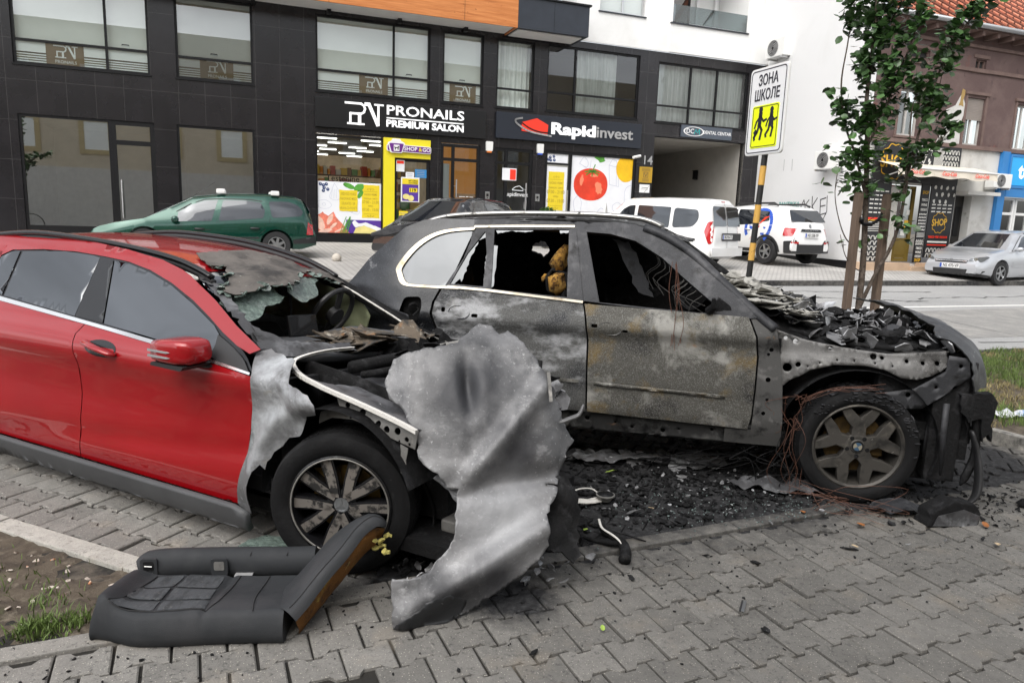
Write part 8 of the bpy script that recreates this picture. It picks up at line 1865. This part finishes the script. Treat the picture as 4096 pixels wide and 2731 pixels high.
def wires(b, n, p0, p1, sag, sp, seed, r=.0012):
 q = random.Random(seed)
 for _ in range(n):
  a, c = Vector(p0) + Vector((q.gauss(0, sp), q.gauss(0, sp * .5), q.gauss(0, sp))), Vector(p1) + Vector((q.gauss(0, sp * 2), q.gauss(0, sp), q.gauss(0, sp)))
  m1 = a.lerp(c, .35) + Vector((q.gauss(0, sp * 2), q.gauss(0, sp), sag + q.gauss(0, sp))); m2 = a.lerp(c, .7) + Vector((q.gauss(0, sp * 2), q.gauss(0, sp), sag * .7 + q.gauss(0, sp)))
  b.tube(smooth([tuple(a), tuple(m1), tuple(m2), tuple(c)], 5, False), r, 4, False)
b = MB(); wires(b, 6, (-.36, .0, .62), (.10, -.01, .735), .04, .015, 1); wires(b, 9, (-.40, .0, .66), (-.36, .0, .45), .02, .03, 2); wires(b, 7, (-.38, .0, .50), (-.36, -.03, .06), .0, .02, 3); wires(b, 7, (-.38, -.05, .05), (.05, -.25, .02), .03, .05, 4); wires(b, 8, (-.2, -.2, .02), (.0, -.28, .03), .02, .06, 5); b.build('copper_wires', M_copper, sv)
b = MB(); wires(b, 5, (-1.18, .10, 1.44), (-1.17, -.03, .92), .0, .015, 7, .0018); b.build('copper_wires', M_copper, sv)
b = MB(); wires(b, 10, (-.42, .15, .33), (-1.3, .2, .03), -.05, .06, 8, .003); wires(b, 8, (-.40, .1, .4), (-.5, .05, .02), 0, .06, 9, .003); b.build('hanging_harness', M_char, sv)
b = MB(); b.prism([(-.98, 1.12), (-.80, 1.12), (-.83, 1.19), (-.90, 1.24), (-.95, 1.18)], -.09, -.03, FM); b.tube([(-.96, .02, 1.15), (-.93, -.03, 1.19), (-.94, -.05, 1.24)], [.03, .025, .012], 8); b.build('mirror_stump', M_char, sv, bevel=.02)
# ------------------------------------------------------------------ the grey sheet of bonnet metal leaning on the red car
A14, L26 = R(14), R(26)
PE1 = Vector((math.cos(A14), math.sin(A14), 0)); PBK = Vector((-math.sin(A14), math.cos(A14), 0)); PE2 = PBK * math.sin(L26) + Vector((0, 0, math.cos(L26))); PN = PE1.cross(PE2); P00 = Vector((-.35, 2.70, 0))
sh = thing('bonnet_sheet', 'large torn sheet of ash grey bonnet metal leaning on the red car', 'metal sheet', P00)
outl = [(-.055, 1.18), (.042, 1.208), (.164, 1.224), (.239, 1.244), (.257, 1.27), (.292, 1.295), (.337, 1.339), (.363, 1.356), (.422, 1.339), (.444, 1.29), (.497, 1.308), (.544, 1.251), (.597, 1.155), (.642, 1.068), (.663, 1.017), (.708, .94), (.735, .863), (.76, .805), (.786, .771), (.74, .709), (.718, .661), (.688, .607), (.662, .561), (.60, .566), (.665, .545), (.63, .484), (.584, .425), (.587, .372), (.589, .296), (.561, .261), (.467, .187), (.353, .117), (.227, .051), (.135, .0), (.075, -.016), (.003, -.008), (-.097, .013), (-.101, .115), (-.102, .212), (-.026, .209), (.049, .228), (.103, .274), (.143, .314), (.176, .377), (.184, .451), (.196, .525), (.198, .563), (.155, .573), (.112, .636), (.052, .677), (.034, .709), (.032, .763), (.011, .826), (-.003, .874), (-.017, .922), (-.077, .995), (-.102, 1.07), (-.08, 1.123)]
def seg_d(u, v, a, c):
 ax, ay = a; dx, dy = c[0] - ax, c[1] - ay; t = max(0, min(1, ((u - ax) * dx + (v - ay) * dy) / (dx * dx + dy * dy))); return math.hypot(u - ax - t * dx, v - ay - t * dy), (u - ax) * dy - (v - ay) * dx
def shf(u, v):
 h = 0.
 up_ = sstep(.50, .66, v)
 h += up_ * (.075 * math.exp(-(((u - .30) / .30) ** 2 + ((v - .98) / .28) ** 2)))                   # belly of the sheet
 h -= up_ * .05 * math.exp(-(((u - .27) / .035) ** 2 + ((v - 1.02) / .12) ** 2))                      # pressed dent
 d, s_ = seg_d(u, v, (.62, 1.0), (.22, .56)); h += .050 * math.exp(-(d / .05) ** 2) * sstep(.5, .6, v)
 h += .08 * sstep(0, .35, s_ * 1.5) * sstep(.55, .7, v) * -.6
 d, s_ = seg_d(u, v, (.70, .60), (.18, .575)); h += -.035 * math.exp(-(d / .055) ** 2)               # fold across the waist
 d, s_ = seg_d(u, v, (.64, .40), (-.05, .05)); h += .055 * math.exp(-(d / .06) ** 2) * sstep(.58, .45, v) # ridge along the foot
 h += .10 * (1 - sstep(.0, .30, v)) * 0
 h += .12 * sstep(.5, .15, v) * sstep(.18, .0, u + .45 * (v - .2)) * .3
 h += -.07 * sstep(.22, .0, v)
 h += -.10 * sstep(.60, .80, u) * up_ - .05 * sstep(.02, -.1, u) * up_ - .05 * sstep(1.2, 1.36, v)
 h += .008 * fbm(u, v, 2, 3.0, 3) + .0025 * fbm(u, v, 5, 14, 3)
 return h
def shmap(u, v):
 p = PE1 * u + PE2 * v + PN * shf(u, v); p.z = max(p.z, .004); return p
M_sheet = layered('ash_grey_sheet', (.135, .135, .138), [((.25, .25, .255), 3.4, .42, .66, 10, .55, (1, 1, 2)), ((.065, .066, .069), 3.2, .52, .70, 10, .45, (2, 1, 1)), ((.40, .40, .405), 7, .60, .70, 8, .65, (1, .5, 1.6)), ((.36, .36, .365), 70, .60, .70, 4, .6), ((.07, .07, .073), 22, .66, .76, 8, .5, (1, 3, 1))], .5, .4, .22, 60, .45, 1., [(tuple(PE1 * .27 + PE2 * 1.0), .10, .30, (.035, .036, .04), .95), (tuple(PE1 * .45 + PE2 * .72), .05, .22, (.045, .045, .05), .9), (tuple(PE1 * .10 + PE2 * .06), .07, .20, (.03, .03, .033), .95), (tuple(PE1 * .34 + PE2 * .18), .04, .15, (.045, .045, .05), .9), (tuple(PE1 * .40 + PE2 * .45), .06, .24, (.30, .305, .315), .75)])
o = panel('sheet', ragged(outl, .0055, .022, 4), shmap, M_sheet, sh, .016, .0025, edge=.014)
M_bpaint = layered('blistered_base', (.03, .031, .033), [((.20, .155, .135), 7, .60, .66, 6, .7), ((.45, .46, .47), 16, .64, .70, 8)], .4, .3, .2, 60)
panel('scorched_corner', ragged([(-.094, .018), (.003, -.003), (.075, -.010), (.135, .004), (.20, .045), (.22, .10), (.12, .13), (.04, .105), (-.03, .06)], .007, .02, 7), lambda u, v: shmap(u, v) + PN * .0035, M_bpaint, sh, .02, .001)
b = MB(); b.box(-.006, .010, -.07, .07, 0, .004, Matrix.Translation(shmap(.642, 1.0) + PN * .01) @ Matrix(((PE1.x, PE2.x, PN.x, 0), (PE1.y, PE2.y, PN.y, 0), (PE1.z, PE2.z, PN.z, 0), (0, 0, 0, 1)))); b.build('edge_bracket', M_bare, sh)
P = smooth([(.70, .845, -.02), (.745, .858, .0), (.785, .872, .03), (.805, .915, .05)], 4, False); b = MB(); b.tube([PE1 * u + PE2 * v + PN * w for u, v, w in P], [.012, .016, .018, .02, .02, .02, .02, .02, .02, .018, .016, .014, .008], 8, flat=.5); b.build('bent_tab', M_sheet, sh, True)
panel('charred_lining', ragged([(.62, .60), (.688, .600), (.735, .585), (.775, .499), (.768, .414), (.750, .24), (.72, .20), (.66, .255), (.56, .30), (.5, .45)], .010, .03, 6), lambda u, v: PE1 * u + PE2 * v - PN * (.05 + .04 * fbm(u, v, 3, 6)), M_char, sh, .02, .008)
panel('sheet_fold', ragged([(.10, .62), (.17, .56), (.20, .50), (.30, .60), (.2, .68)], .006, .03, 3), lambda u, v: PE1 * u + PE2 * v - PN * .045, M_ash2, sh, .03, .004)
# ------------------------------------------------------------------ the seat cushion on the paving
SA = R(4.5); SE = Vector((math.cos(SA), math.sin(SA), 0)); SF = Vector((-math.sin(SA), math.cos(SA), 0))
seat = thing('car_seat', 'black leather rear seat cushion torn from a car, lying on the paving', 'car seat', (-1.60, 2.53, 0), SA)
M_leather = layered('black_leather', (.034, .036, .039), [((.046, .047, .05), 4, .5, .66, 8), ((.07, .067, .06), 5, .68, .84, 8, .8)], .62, 0, .18, 220, .14)
M_cloth = layered('grey_seat_cloth', (.062, .066, .072), [((.035, .037, .04), 30, .48, .62, 4, None, (1, .25, 1)), ((.10, .10, .10), 60, .58, .7, 3)], .9, 0, .5, 260)
M_stitch = pm('seat_stitch', (.02, .02, .021), .8)
def seat_top(u, v):
 h = .135 - .035 * sstep(.02, .30, v)
 h += .052 * math.exp(-((u - .04) / .055) ** 2) * (1 - .6 * sstep(.25, .4, v))           # left bolster
 h -= .012 * math.exp(-((u - .435) / .012) ** 2) * 1.0                                     # seam valley between the places
 h -= .006 * (math.exp(-((u - .245) / .005) ** 2) + math.exp(-((v - .20) / .005) ** 2)) * (1 if .10 < u < .42 and v > .07 else 0)
 h -= .006 * math.exp(-((v - .085) / .006) ** 2) * (1 if .09 < u < .43 else 0)
 h += .016 * math.exp(-(((u - .26) / .16) ** 2 + ((v - .2) / .12) ** 2)) + .006 * math.exp(-(((u - .56) / .09) ** 2 + ((v - .2) / .12) ** 2))
 return h + .004 * fbm(u, v, 1, 6)
rows = []; nu = 66
prof = [(-.006, .0), (-.022, .02), (-.030, .05), (-.026, .085), (-.012, .115), (.004, None), (.02, None), (.04, None), (.06, None), (.08, None), (.09, None), (.11, None), (.14, None), (.17, None), (.195, None), (.205, None), (.23, None), (.26, None), (.29, None), (.32, None), (.35, None), (.365, .06), (.37, .0)]
for v, z in prof:
 r_ = []
 for i in range(nu + 1):
  u = .74 * i / nu
  vv = v + .025 * sstep(.2, .0, u) * (1 if v < .1 else 0) * 1.6 - .02 * math.exp(-((u - .25) / .2) ** 2) * (1 if v < .05 else 0)
  t = seat_top(u, max(0, v)) if z is None else z * (seat_top(u, max(0, v)) / .135 if z > .06 else 1)
  t *= (1 if u > .02 else .35 + .65 * (u / .02) ** .5)
  r_.append(Vector((u - .012 * math.sin(math.pi * min(1, t / .14)) * sstep(.1, 0, u), vv, t)))
 rows.append(r_)
b = MB(); b.grid(rows); b.poly([r[0] for r in rows]); b.poly([r[-1] for r in rows][::-1])
b.build('cushion', M_leather, seat, True, 60)
def st_map(off): return lambda u, v: Vector((u, v, seat_top(u, v) + off))
for nm, P in (('cloth_insert', [(.10, .095), (.238, .088), (.238, .197), (.115, .197)]), ('cloth_insert', [(.252, .088), (.425, .092), (.418, .197), (.252, .197)]), ('cloth_insert', [(.118, .207), (.238, .207), (.238, .335), (.135, .33)]), ('cloth_insert', [(.252, .207), (.416, .207), (.41, .33), (.252, .335)]), ('cloth_insert', [(.07, .02), (.238, .005), (.238, .08), (.095, .083)]), ('cloth_insert', [(.252, .005), (.43, .02), (.427, .083), (.252, .080)])):
 panel(nm, rounded(P, .012), st_map(.003), M_cloth, seat, .02, .003)
b = MB()
for P in ([(.07, .012), (.25, -.002), (.435, .014)], [(.435, .014), (.47, .09), (.475, .34)], [(.62, .0), (.60, .12), (.60, .34)], [(.065, .02), (.10, .10), (.125, .33)]):
 Q = smooth(P, 6, False); b.tube([(u, v, seat_top(u, max(0, v)) + .0035) for u, v in Q], .0022, 5)
b.build('seam', M_stitch, seat, True)
b = MB(); P = smooth([(.02, .40, .10), (.10, .425, .115), (.3, .435, .118), (.5, .440, .118), (.66, .440, .118), (.78, .445, .12)], 6, False)
b.tube(P, [.038 + .018 * min(1, i / 4) for i in range(len(P))], 16, flat=1.25); br = b.build('back_roll', M_leather, seat, True, 60)
for x in (.075, .375):
 b = MB(); b.prism(rounded([(x - .037, .090), (x + .037, .090), (x + .037, .172), (x - .037, .172)], .016), -.376, -.364, FM); fr = b.build('anchor_surround', M_leather, br, bevel=.003)
 b = MB(); b.prism(rounded([(x - .022, .118), (x + .022, .118), (x + .022, .158), (x - .022, .158)], .008), -.3638, -.3618, FM); b.build('anchor_opening', M_char if x < .2 else M_bare, fr)
 if x < .2: b = MB(); b.tube([(x - .016, .360, .139), (x + .016, .360, .137)], .0025, 6); b.build('anchor_bar', M_steel, fr); text('anchor_word', 'ISOFIX', .011, M_grey, fr, (x, .3635, .103), ext=.0003)
for x in (.50, .66): b = MB(); b.tube([(x, .395, .172), (x + .004, .44, .187), (x, .49, .165)], .0022, 5); b.build('roll_seam', M_stitch, br)
b = MB(); b.prism(rounded([(.44, .352), (.515, .352), (.515, .395), (.44, .395)], .008), .088, .094); b.build('buckle_slot', M_grey, seat)
path = smooth([(.70, .10, .055), (.77, .17, .11), (.86, .25, .20), (.95, .33, .285), (1.03, .375, .325), (1.09, .385, .315)], 5, False)
wd = [lerp(i / (len(path) - 1), [(0, .17), (.3, .15), (.7, .135), (.9, .12), (1, .085)]) for i in range(len(path))]; tk = [lerp(i / (len(path) - 1), [(0, .055), (.3, .05), (.8, .05), (1, .022)]) for i in range(len(path))]
bt_, bf_ = MB(), MB(); rt, rf_ = [], []
for i, p in enumerate(path):
 p = Vector(p); t = (Vector(path[min(i + 1, len(path) - 1)]) - Vector(path[max(i - 1, 0)])).normalized()
 s_ = t.cross(Vector((0, 0, 1))).normalized(); n_ = s_.cross(t).normalized()
 if n_.z < 0: n_ = -n_
 a = R(-27); s2, n2 = s_ * math.cos(a) - n_ * math.sin(a), n_ * math.cos(a) + s_ * math.sin(a)
 ring = []
 for k in range(19):
  q = math.pi * (-.08 + 1.16 * k / 18); ring.append(p + s2 * math.copysign(abs(math.cos(q)) ** .6, math.cos(q)) * wd[i] + n2 * (tk[i] * math.copysign(abs(math.sin(q)) ** .75, math.sin(q))))
 rt.append(ring)
 fo = []
 for k in range(15):
  w = 1 - 2 * k / 14; fo.append(p + s2 * w * wd[i] * .96 - n2 * (tk[i] * (.35 + 1.5 * (1 - w * w)) * 1.0 + .008 * fbm(p.x, w, 3, 9)))
 rf_.append(fo)
bt_.grid(rt); bt_.poly(rt[-1]); bt_.build('side_wing', M_leather, seat, True, 60)
M_seatfoam = layered('scorched_foam', (.16, .065, .01), [((.38, .30, .06), 6, .56, .66, 8), ((.03, .014, .006), 5, .50, .62, 8), ((.46, .42, .16), 12, .64, .72, 8)], .95, 0, 1., 60)
bf_.grid(rf_); bf_.build('foam', M_seatfoam, seat, True, 60)
b = MB()
for k in range(9): fl = path[-5]; flake(b, Vector((fl[0] + .02 + rnd.uniform(-.02, .06), fl[1] - .05 + rnd.uniform(-.04, .02), fl[2] - .05 + rnd.uniform(-.04, .03))), rnd.uniform(.009, .02), flat=.9, th=.012)
b.build('foam_shreds', pm('yellow_foam', (.50, .44, .13), .9, var=.3, vscale=30), seat)
b = MB()
for q in (-1, 1):
 P = [r[9 + q * 5] for r in rt][1:-1]; b.tube([p + Vector((0, 0, .002)) for p in P], .0022, 5)
b.build('seam', M_stitch, seat, True)
# ------------------------------------------------------------------ small things on the ground
t = thing('loudspeaker', 'round loudspeaker on a bent white bracket lying on the sooty ground', 'loudspeaker', (.60, 4.12, .0), .4)
b = MB(); b.lathe([(.035, .02), (.05, .05), (.058, .052), (.058, .058), (.050, .060)], 24); b.build('basket', M_bare, t, True, 35); b = MB(); b.lathe([(.050, .0605), (.03, .057), (.012, .056)], 24); b.build('cone', M_bpil, t, True); b = MB(); b.lathe([(.012, .0575), (.008, .0605)], 12); b.build('dust_cap', M_whiteash, t)
b = MB(); b.prism(ragged([(-.20, .02), (-.16, .07), (-.10, .04), (-.03, .05), (-.03, -.02), (-.11, -.02), (-.17, .0)], .004, .03, 3), .02, .026); b.tube(smooth([(-.22, .05, .02), (-.14, .13, .05), (-.03, .13, .05), (.0, .06, .03)], 4, False), .005, 5); b.build('bracket', M_whiteash, t)
t = thing('burnt_pipe', 'curved charred pipe with a pale inner face lying across the flush kerb', 'pipe', (.575, 3.52, .0), 0)
P = smooth([(-.05, .20, .06), (-.045, .10, .055), (.0, .03, .05), (.035, -.04, .045), (.04, -.12, .04), (.025, -.19, .03)], 6, False)
b = MB(); b.tube(P, [.018 + .014 * i / len(P) for i in range(len(P))], 10); b.build('pipe', M_char, t, True); b = MB(); b.tube([(x - .012, y - .012, z + .016) for x, y, z in P[:-7]], [.008] * (len(P) - 7), 6, flat=.5); b.build('pale_core', M_whiteash, t, True)
b = MB(); b.tube(smooth([(-.20, .14, .03), (-.13, .05, .025), (-.04, .0, .03), (.02, -.03, .04)], 4, False), [.006] + [.014] * 11 + [.012], 7); b.tube(smooth([(-.03, .12, .05), (.08, .10, .03), (.18, .07, .01)], 4, False), .005, 5); b.build('branch', M_char, t, True)
t = thing('glass_sheet', 'crazed piece of green windscreen glass beside the red car wheel', 'glass', (-1.20, 3.33, .0), .2)
panel('glass', ragged([(-.16, -.05), (-.05, -.09), (.10, -.08), (.17, .0), (.12, .07), (.0, .10), (-.12, .06)], .012, .04, 3), lambda x, y: Vector((x, y, .025 + .02 * (1 - (x / .17) ** 2) + .006 * fbm(x, y, 1, 14))), M_shard, t, .015, .005)
o = None
t = thing('trim_strip', 'short grey metal trim strip lying on the clean paving', 'trim strip', (1.08, 2.97, .006), R(66))
b = MB(); b.box(-.05, .05, -.011, .003, 0, .005); b.build('face', M_alloy, t, bevel=.001); b = MB(); b.box(-.05, .05, .0035, .011, 0, .004); b.build('rubber_edge', M_plas, t)
t = thing('headlamp_housing', 'melted black lamp housing on the ground under the burnt nose', 'lamp housing', (2.62, 4.02, .0), .2)
b = MB(); b.prism(ragged([(-.18, .0), (-.14, .10), (-.02, .15), (.12, .13), (.18, .06), (.16, -.02), (.08, -.02)], .006, .03, 3), -.06, .06, FM); b.build('shell', M_char, t, bevel=.015)
panel('lens', [(-.15, .01), (.15, -.01), (.165, .055), (.05, .10), (-.12, .07)], lambda x, z: Vector((x, -.065, z)), M_ash2, t, .03, .004)
t = thing('bumper_piece', 'crumpled charred bumper piece at the burnt wheel, right of it', 'bumper piece', (2.38, 4.12, .0), -.3)
panel('skin', ragged([(-.16, -.06), (.0, -.10), (.16, -.05), (.18, .08), (.02, .12), (-.14, .07)], .012, .03, 8), lambda x, y: Vector((x, y, .03 + .04 * fbm(x, y, 3, 7) + .05 * math.exp(-((x - .05) / .06) ** 2))), M_bpil, t, .018, .006)
t = thing('plastic_bag', 'crumpled white and blue plastic litter on the soil by the grass', 'litter', (4.62, 6.42, .04), 0)
panel('bag', ragged([(-.16, -.04), (-.02, -.08), (.14, -.04), (.18, .05), (.02, .08), (-.12, .06)], .015, .04, 2), lambda x, y: Vector((x, y, .03 + .05 * fbm(x, y, 1, 11))), layered('bag_plastic', (.55, .56, .58), [((.22, .33, .52), 12, .55, .62)], .4), t, .02, .003)
t = thing('char_lump', 'black lump of melted plastic on the paving near the right edge', 'debris', (3.32, 4.30, .0), 0)
lump('lump', [(0, 0, .0, .07, .05), (0, .0, .02, .08, .06), (.01, .01, .045, .05, .04), (.01, .0, .06, .015, .015)], M_char, t, 4, .5)
M_l = [pm('dry_leaf', (.26, .10, .03), .6, var=.3, vscale=20), pm('green_leaf', (.30, .42, .08), .5, var=.2, vscale=20), pm('pale_leaf', (.42, .32, .20), .6, var=.2, vscale=20)]
LV = [(.66, 4.62, 1, .075, 'pale green lobed leaf on the sooty ground before the burnt doors'), (.30, 4.78, 0, .06, 'orange leaf at the foot of the metal sheet on soot'), (2.05, 3.93, 0, .065, 'curled orange leaf on the flush kerb below the burnt wheel'), (1.78, 4.08, 0, .05, 'orange yellow leaf among copper wires'), (2.80, 3.92, 0, .06, 'orange leaf beside the lamp housing'), (3.15, 4.0, 2, .07, 'pale brown leaf lying alone right of the lamp housing'), (2.72, 3.72, 2, .055, 'pale brown leaf on the paving below the lamp housing'), (.45, 3.72, 1, .045, 'small green leaf beside the charred pipe'), (2.62, 2.95, 1, .06, 'yellow green leaf at the right picture edge'), (.17, 3.42, 0, .06, 'orange leaf between sheet and kerb'), (1.45, 4.98, 0, .05, 'brown leaf under the burnt sill'), (.42, 2.72, 1, .035, 'tiny green leaf on the paving in front of the sheet'), (-1.72, 2.86, 0, .04, 'orange scrap of leaf on the bare soil'), (.85, 4.05, 2, .04, 'pale leaf right of the loudspeaker'), (1.9, 3.6, 2, .035, 'pale scrap of leaf on the clean paving')]
for x, y, k, L, lab in LV:
 q = Vector((x, y, 0)); z0 = .012 if cB(q) < .02 or True else 0
 b = MB(); a = rnd.uniform(0, 6.28); d = Vector((math.cos(a), math.sin(a), .12)); leaf_faces(b, Vector((0, 0, .004)), d, Vector((0, rnd.gauss(0, .3), 1)), L * 1.15, L * .55)
 for w in b.bm.verts: w.co.z = abs(w.co.z) + 1.2 * (abs(w.co.x * d.y - w.co.y * d.x)) ** 1.5
 o = b.build('fallen_leaf', M_l[k], None, loc=(x, y, z0), fix=False); tag(o, lab, 'leaf', 'fallen leaves')
def onseg(t, off): q = B0 + BU * t + BV * off; return q
for x, y, rz_, s_, lab in ((.95, 4.88, .05, 1., 'long crumpled strip of grey ash foil under the burnt doors'), (1.75, 4.42, -.2, .6, 'small crumpled ash sheet near the burnt wheel')):
 t = thing('ash_sheet', lab, 'debris', (x, y, .012), rz_)
 panel('sheet', ragged([(-.55 * s_, -.04), (-.2 * s_, -.09), (.3 * s_, -.07), (.55 * s_, -.01), (.3 * s_, .07), (-.3 * s_, .06)], .02, .05, int(x * 9)), lambda u, v: Vector((u, v, .04 + .06 * fbm(u, v, x, 6))), M_ash2 if s_ < 1 else M_ash, t, .02, .004)
b = MB()
for _ in range(2200):
 x, y = rnd.gauss(1.5, .9), rnd.gauss(4.5, .5); q = Vector((x, y, 0))
 if cB(q) < .05: continue
 s_ = abs(rnd.gauss(0, .013)) + .004; flake(b, Vector((x, y, .008 + rnd.uniform(0, .01))), s_, flat=.16)
for _ in range(420):
 x, y = rnd.gauss(.0, .35), rnd.gauss(3.35, .22); q = Vector((x, y, 0))
 if cB(q) < .0: continue
 flake(b, Vector((x, y, .015 + abs(rnd.gauss(0, .04)))), rnd.uniform(.01, .05), flat=.7)
for _ in range(300):
 x, y = rnd.gauss(2.75, .4), rnd.gauss(4.3, .22); flake(b, Vector((x, y, .012 + abs(rnd.gauss(0, .01)))), rnd.uniform(.003, .015), flat=.5)
tag(b.build('char_debris', M_char), kind='stuff')
b = MB()
for _ in range(150):
 x, y = rnd.gauss(1.4, .7), rnd.gauss(4.35, .42); q = Vector((x, y, 0))
 if cB(q) < .05 and rnd.random() < .8: continue
 flake(b, Vector((x, y, .018 + rnd.uniform(0, .02))), rnd.uniform(.004, .016) if rnd.random() < .94 else rnd.uniform(.02, .05), flat=.4)
for _ in range(60): x = rnd.uniform(.45, 1.5); flake(b, Vector((x, 4.95 - .1 * (x - .5) + rnd.gauss(0, .05), .03)), rnd.uniform(.03, .10), flat=.25)
for _ in range(130): x, y = rnd.gauss(-.08, .2), rnd.gauss(3.22, .1); flake(b, Vector((x, y, .03 + abs(rnd.gauss(0, .03)))), rnd.uniform(.006, .03), flat=.7)
tag(b.build('ash_flakes', M_wash), kind='stuff')
M_crumb = pm('glass_crumbs', (.11, .14, .135), .2, spec=.8, var=.4, vscale=60)
b = MB()
for _ in range(500):
 x, y = rnd.gauss(1.45, .6), rnd.gauss(4.05, .22); q = Vector((x, y, 0))
 if cB(q) < -.12: continue
 s_ = rnd.uniform(.0025, .006); flake(b, Vector((x, y, .012)), s_, n=5, th=.005, flat=.5)
tag(b.build('glass_crumbs', M_crumb), kind='stuff')
b = MB()
for _ in range(420):
 t_ = rnd.uniform(-1.5, 5.2); off = -abs(rnd.gauss(0, .45)) - .02; q = onseg(t_ + 1.2, off)
 flake(b, Vector((q.x, q.y, .006)), rnd.uniform(.002, .009), n=5, th=.004, flat=.3)
for t_, off, s_ in ((3.3, -.45, .03), (2.1, -.25, .02), (3.9, -.5, .035), (2.9, -.95, .018), (1.9, -.75, .02), (4.4, -.35, .03), (3.1, -.3, .025), (2.6, -.38, .02)): q = onseg(t_, off); flake(b, Vector((q.x, q.y, .01)), s_, flat=.3)
tag(b.build('soot_crumbs', M_char), kind='stuff')
b = MB(); rr_ = random.Random(9)
for _ in range(70):
 x, y = rr_.uniform(-2.4, -1.5), rr_.uniform(2.65, 3.4); q = Vector((x, y, 0))
 if cB(q) > .04 and cK(q) < -.08: flake(b, Vector((x, y, soil_z(x, y) + .006)), rr_.uniform(.005, .018), n=6, th=.006, flat=.4)
tag(b.build('soil_litter', layered('pale_rubbish', (.52, .46, .40), [((.50, .22, .10), 9, .55, .60), ((.16, .12, .09), 7, .55, .62)], .8)), kind='stuff')
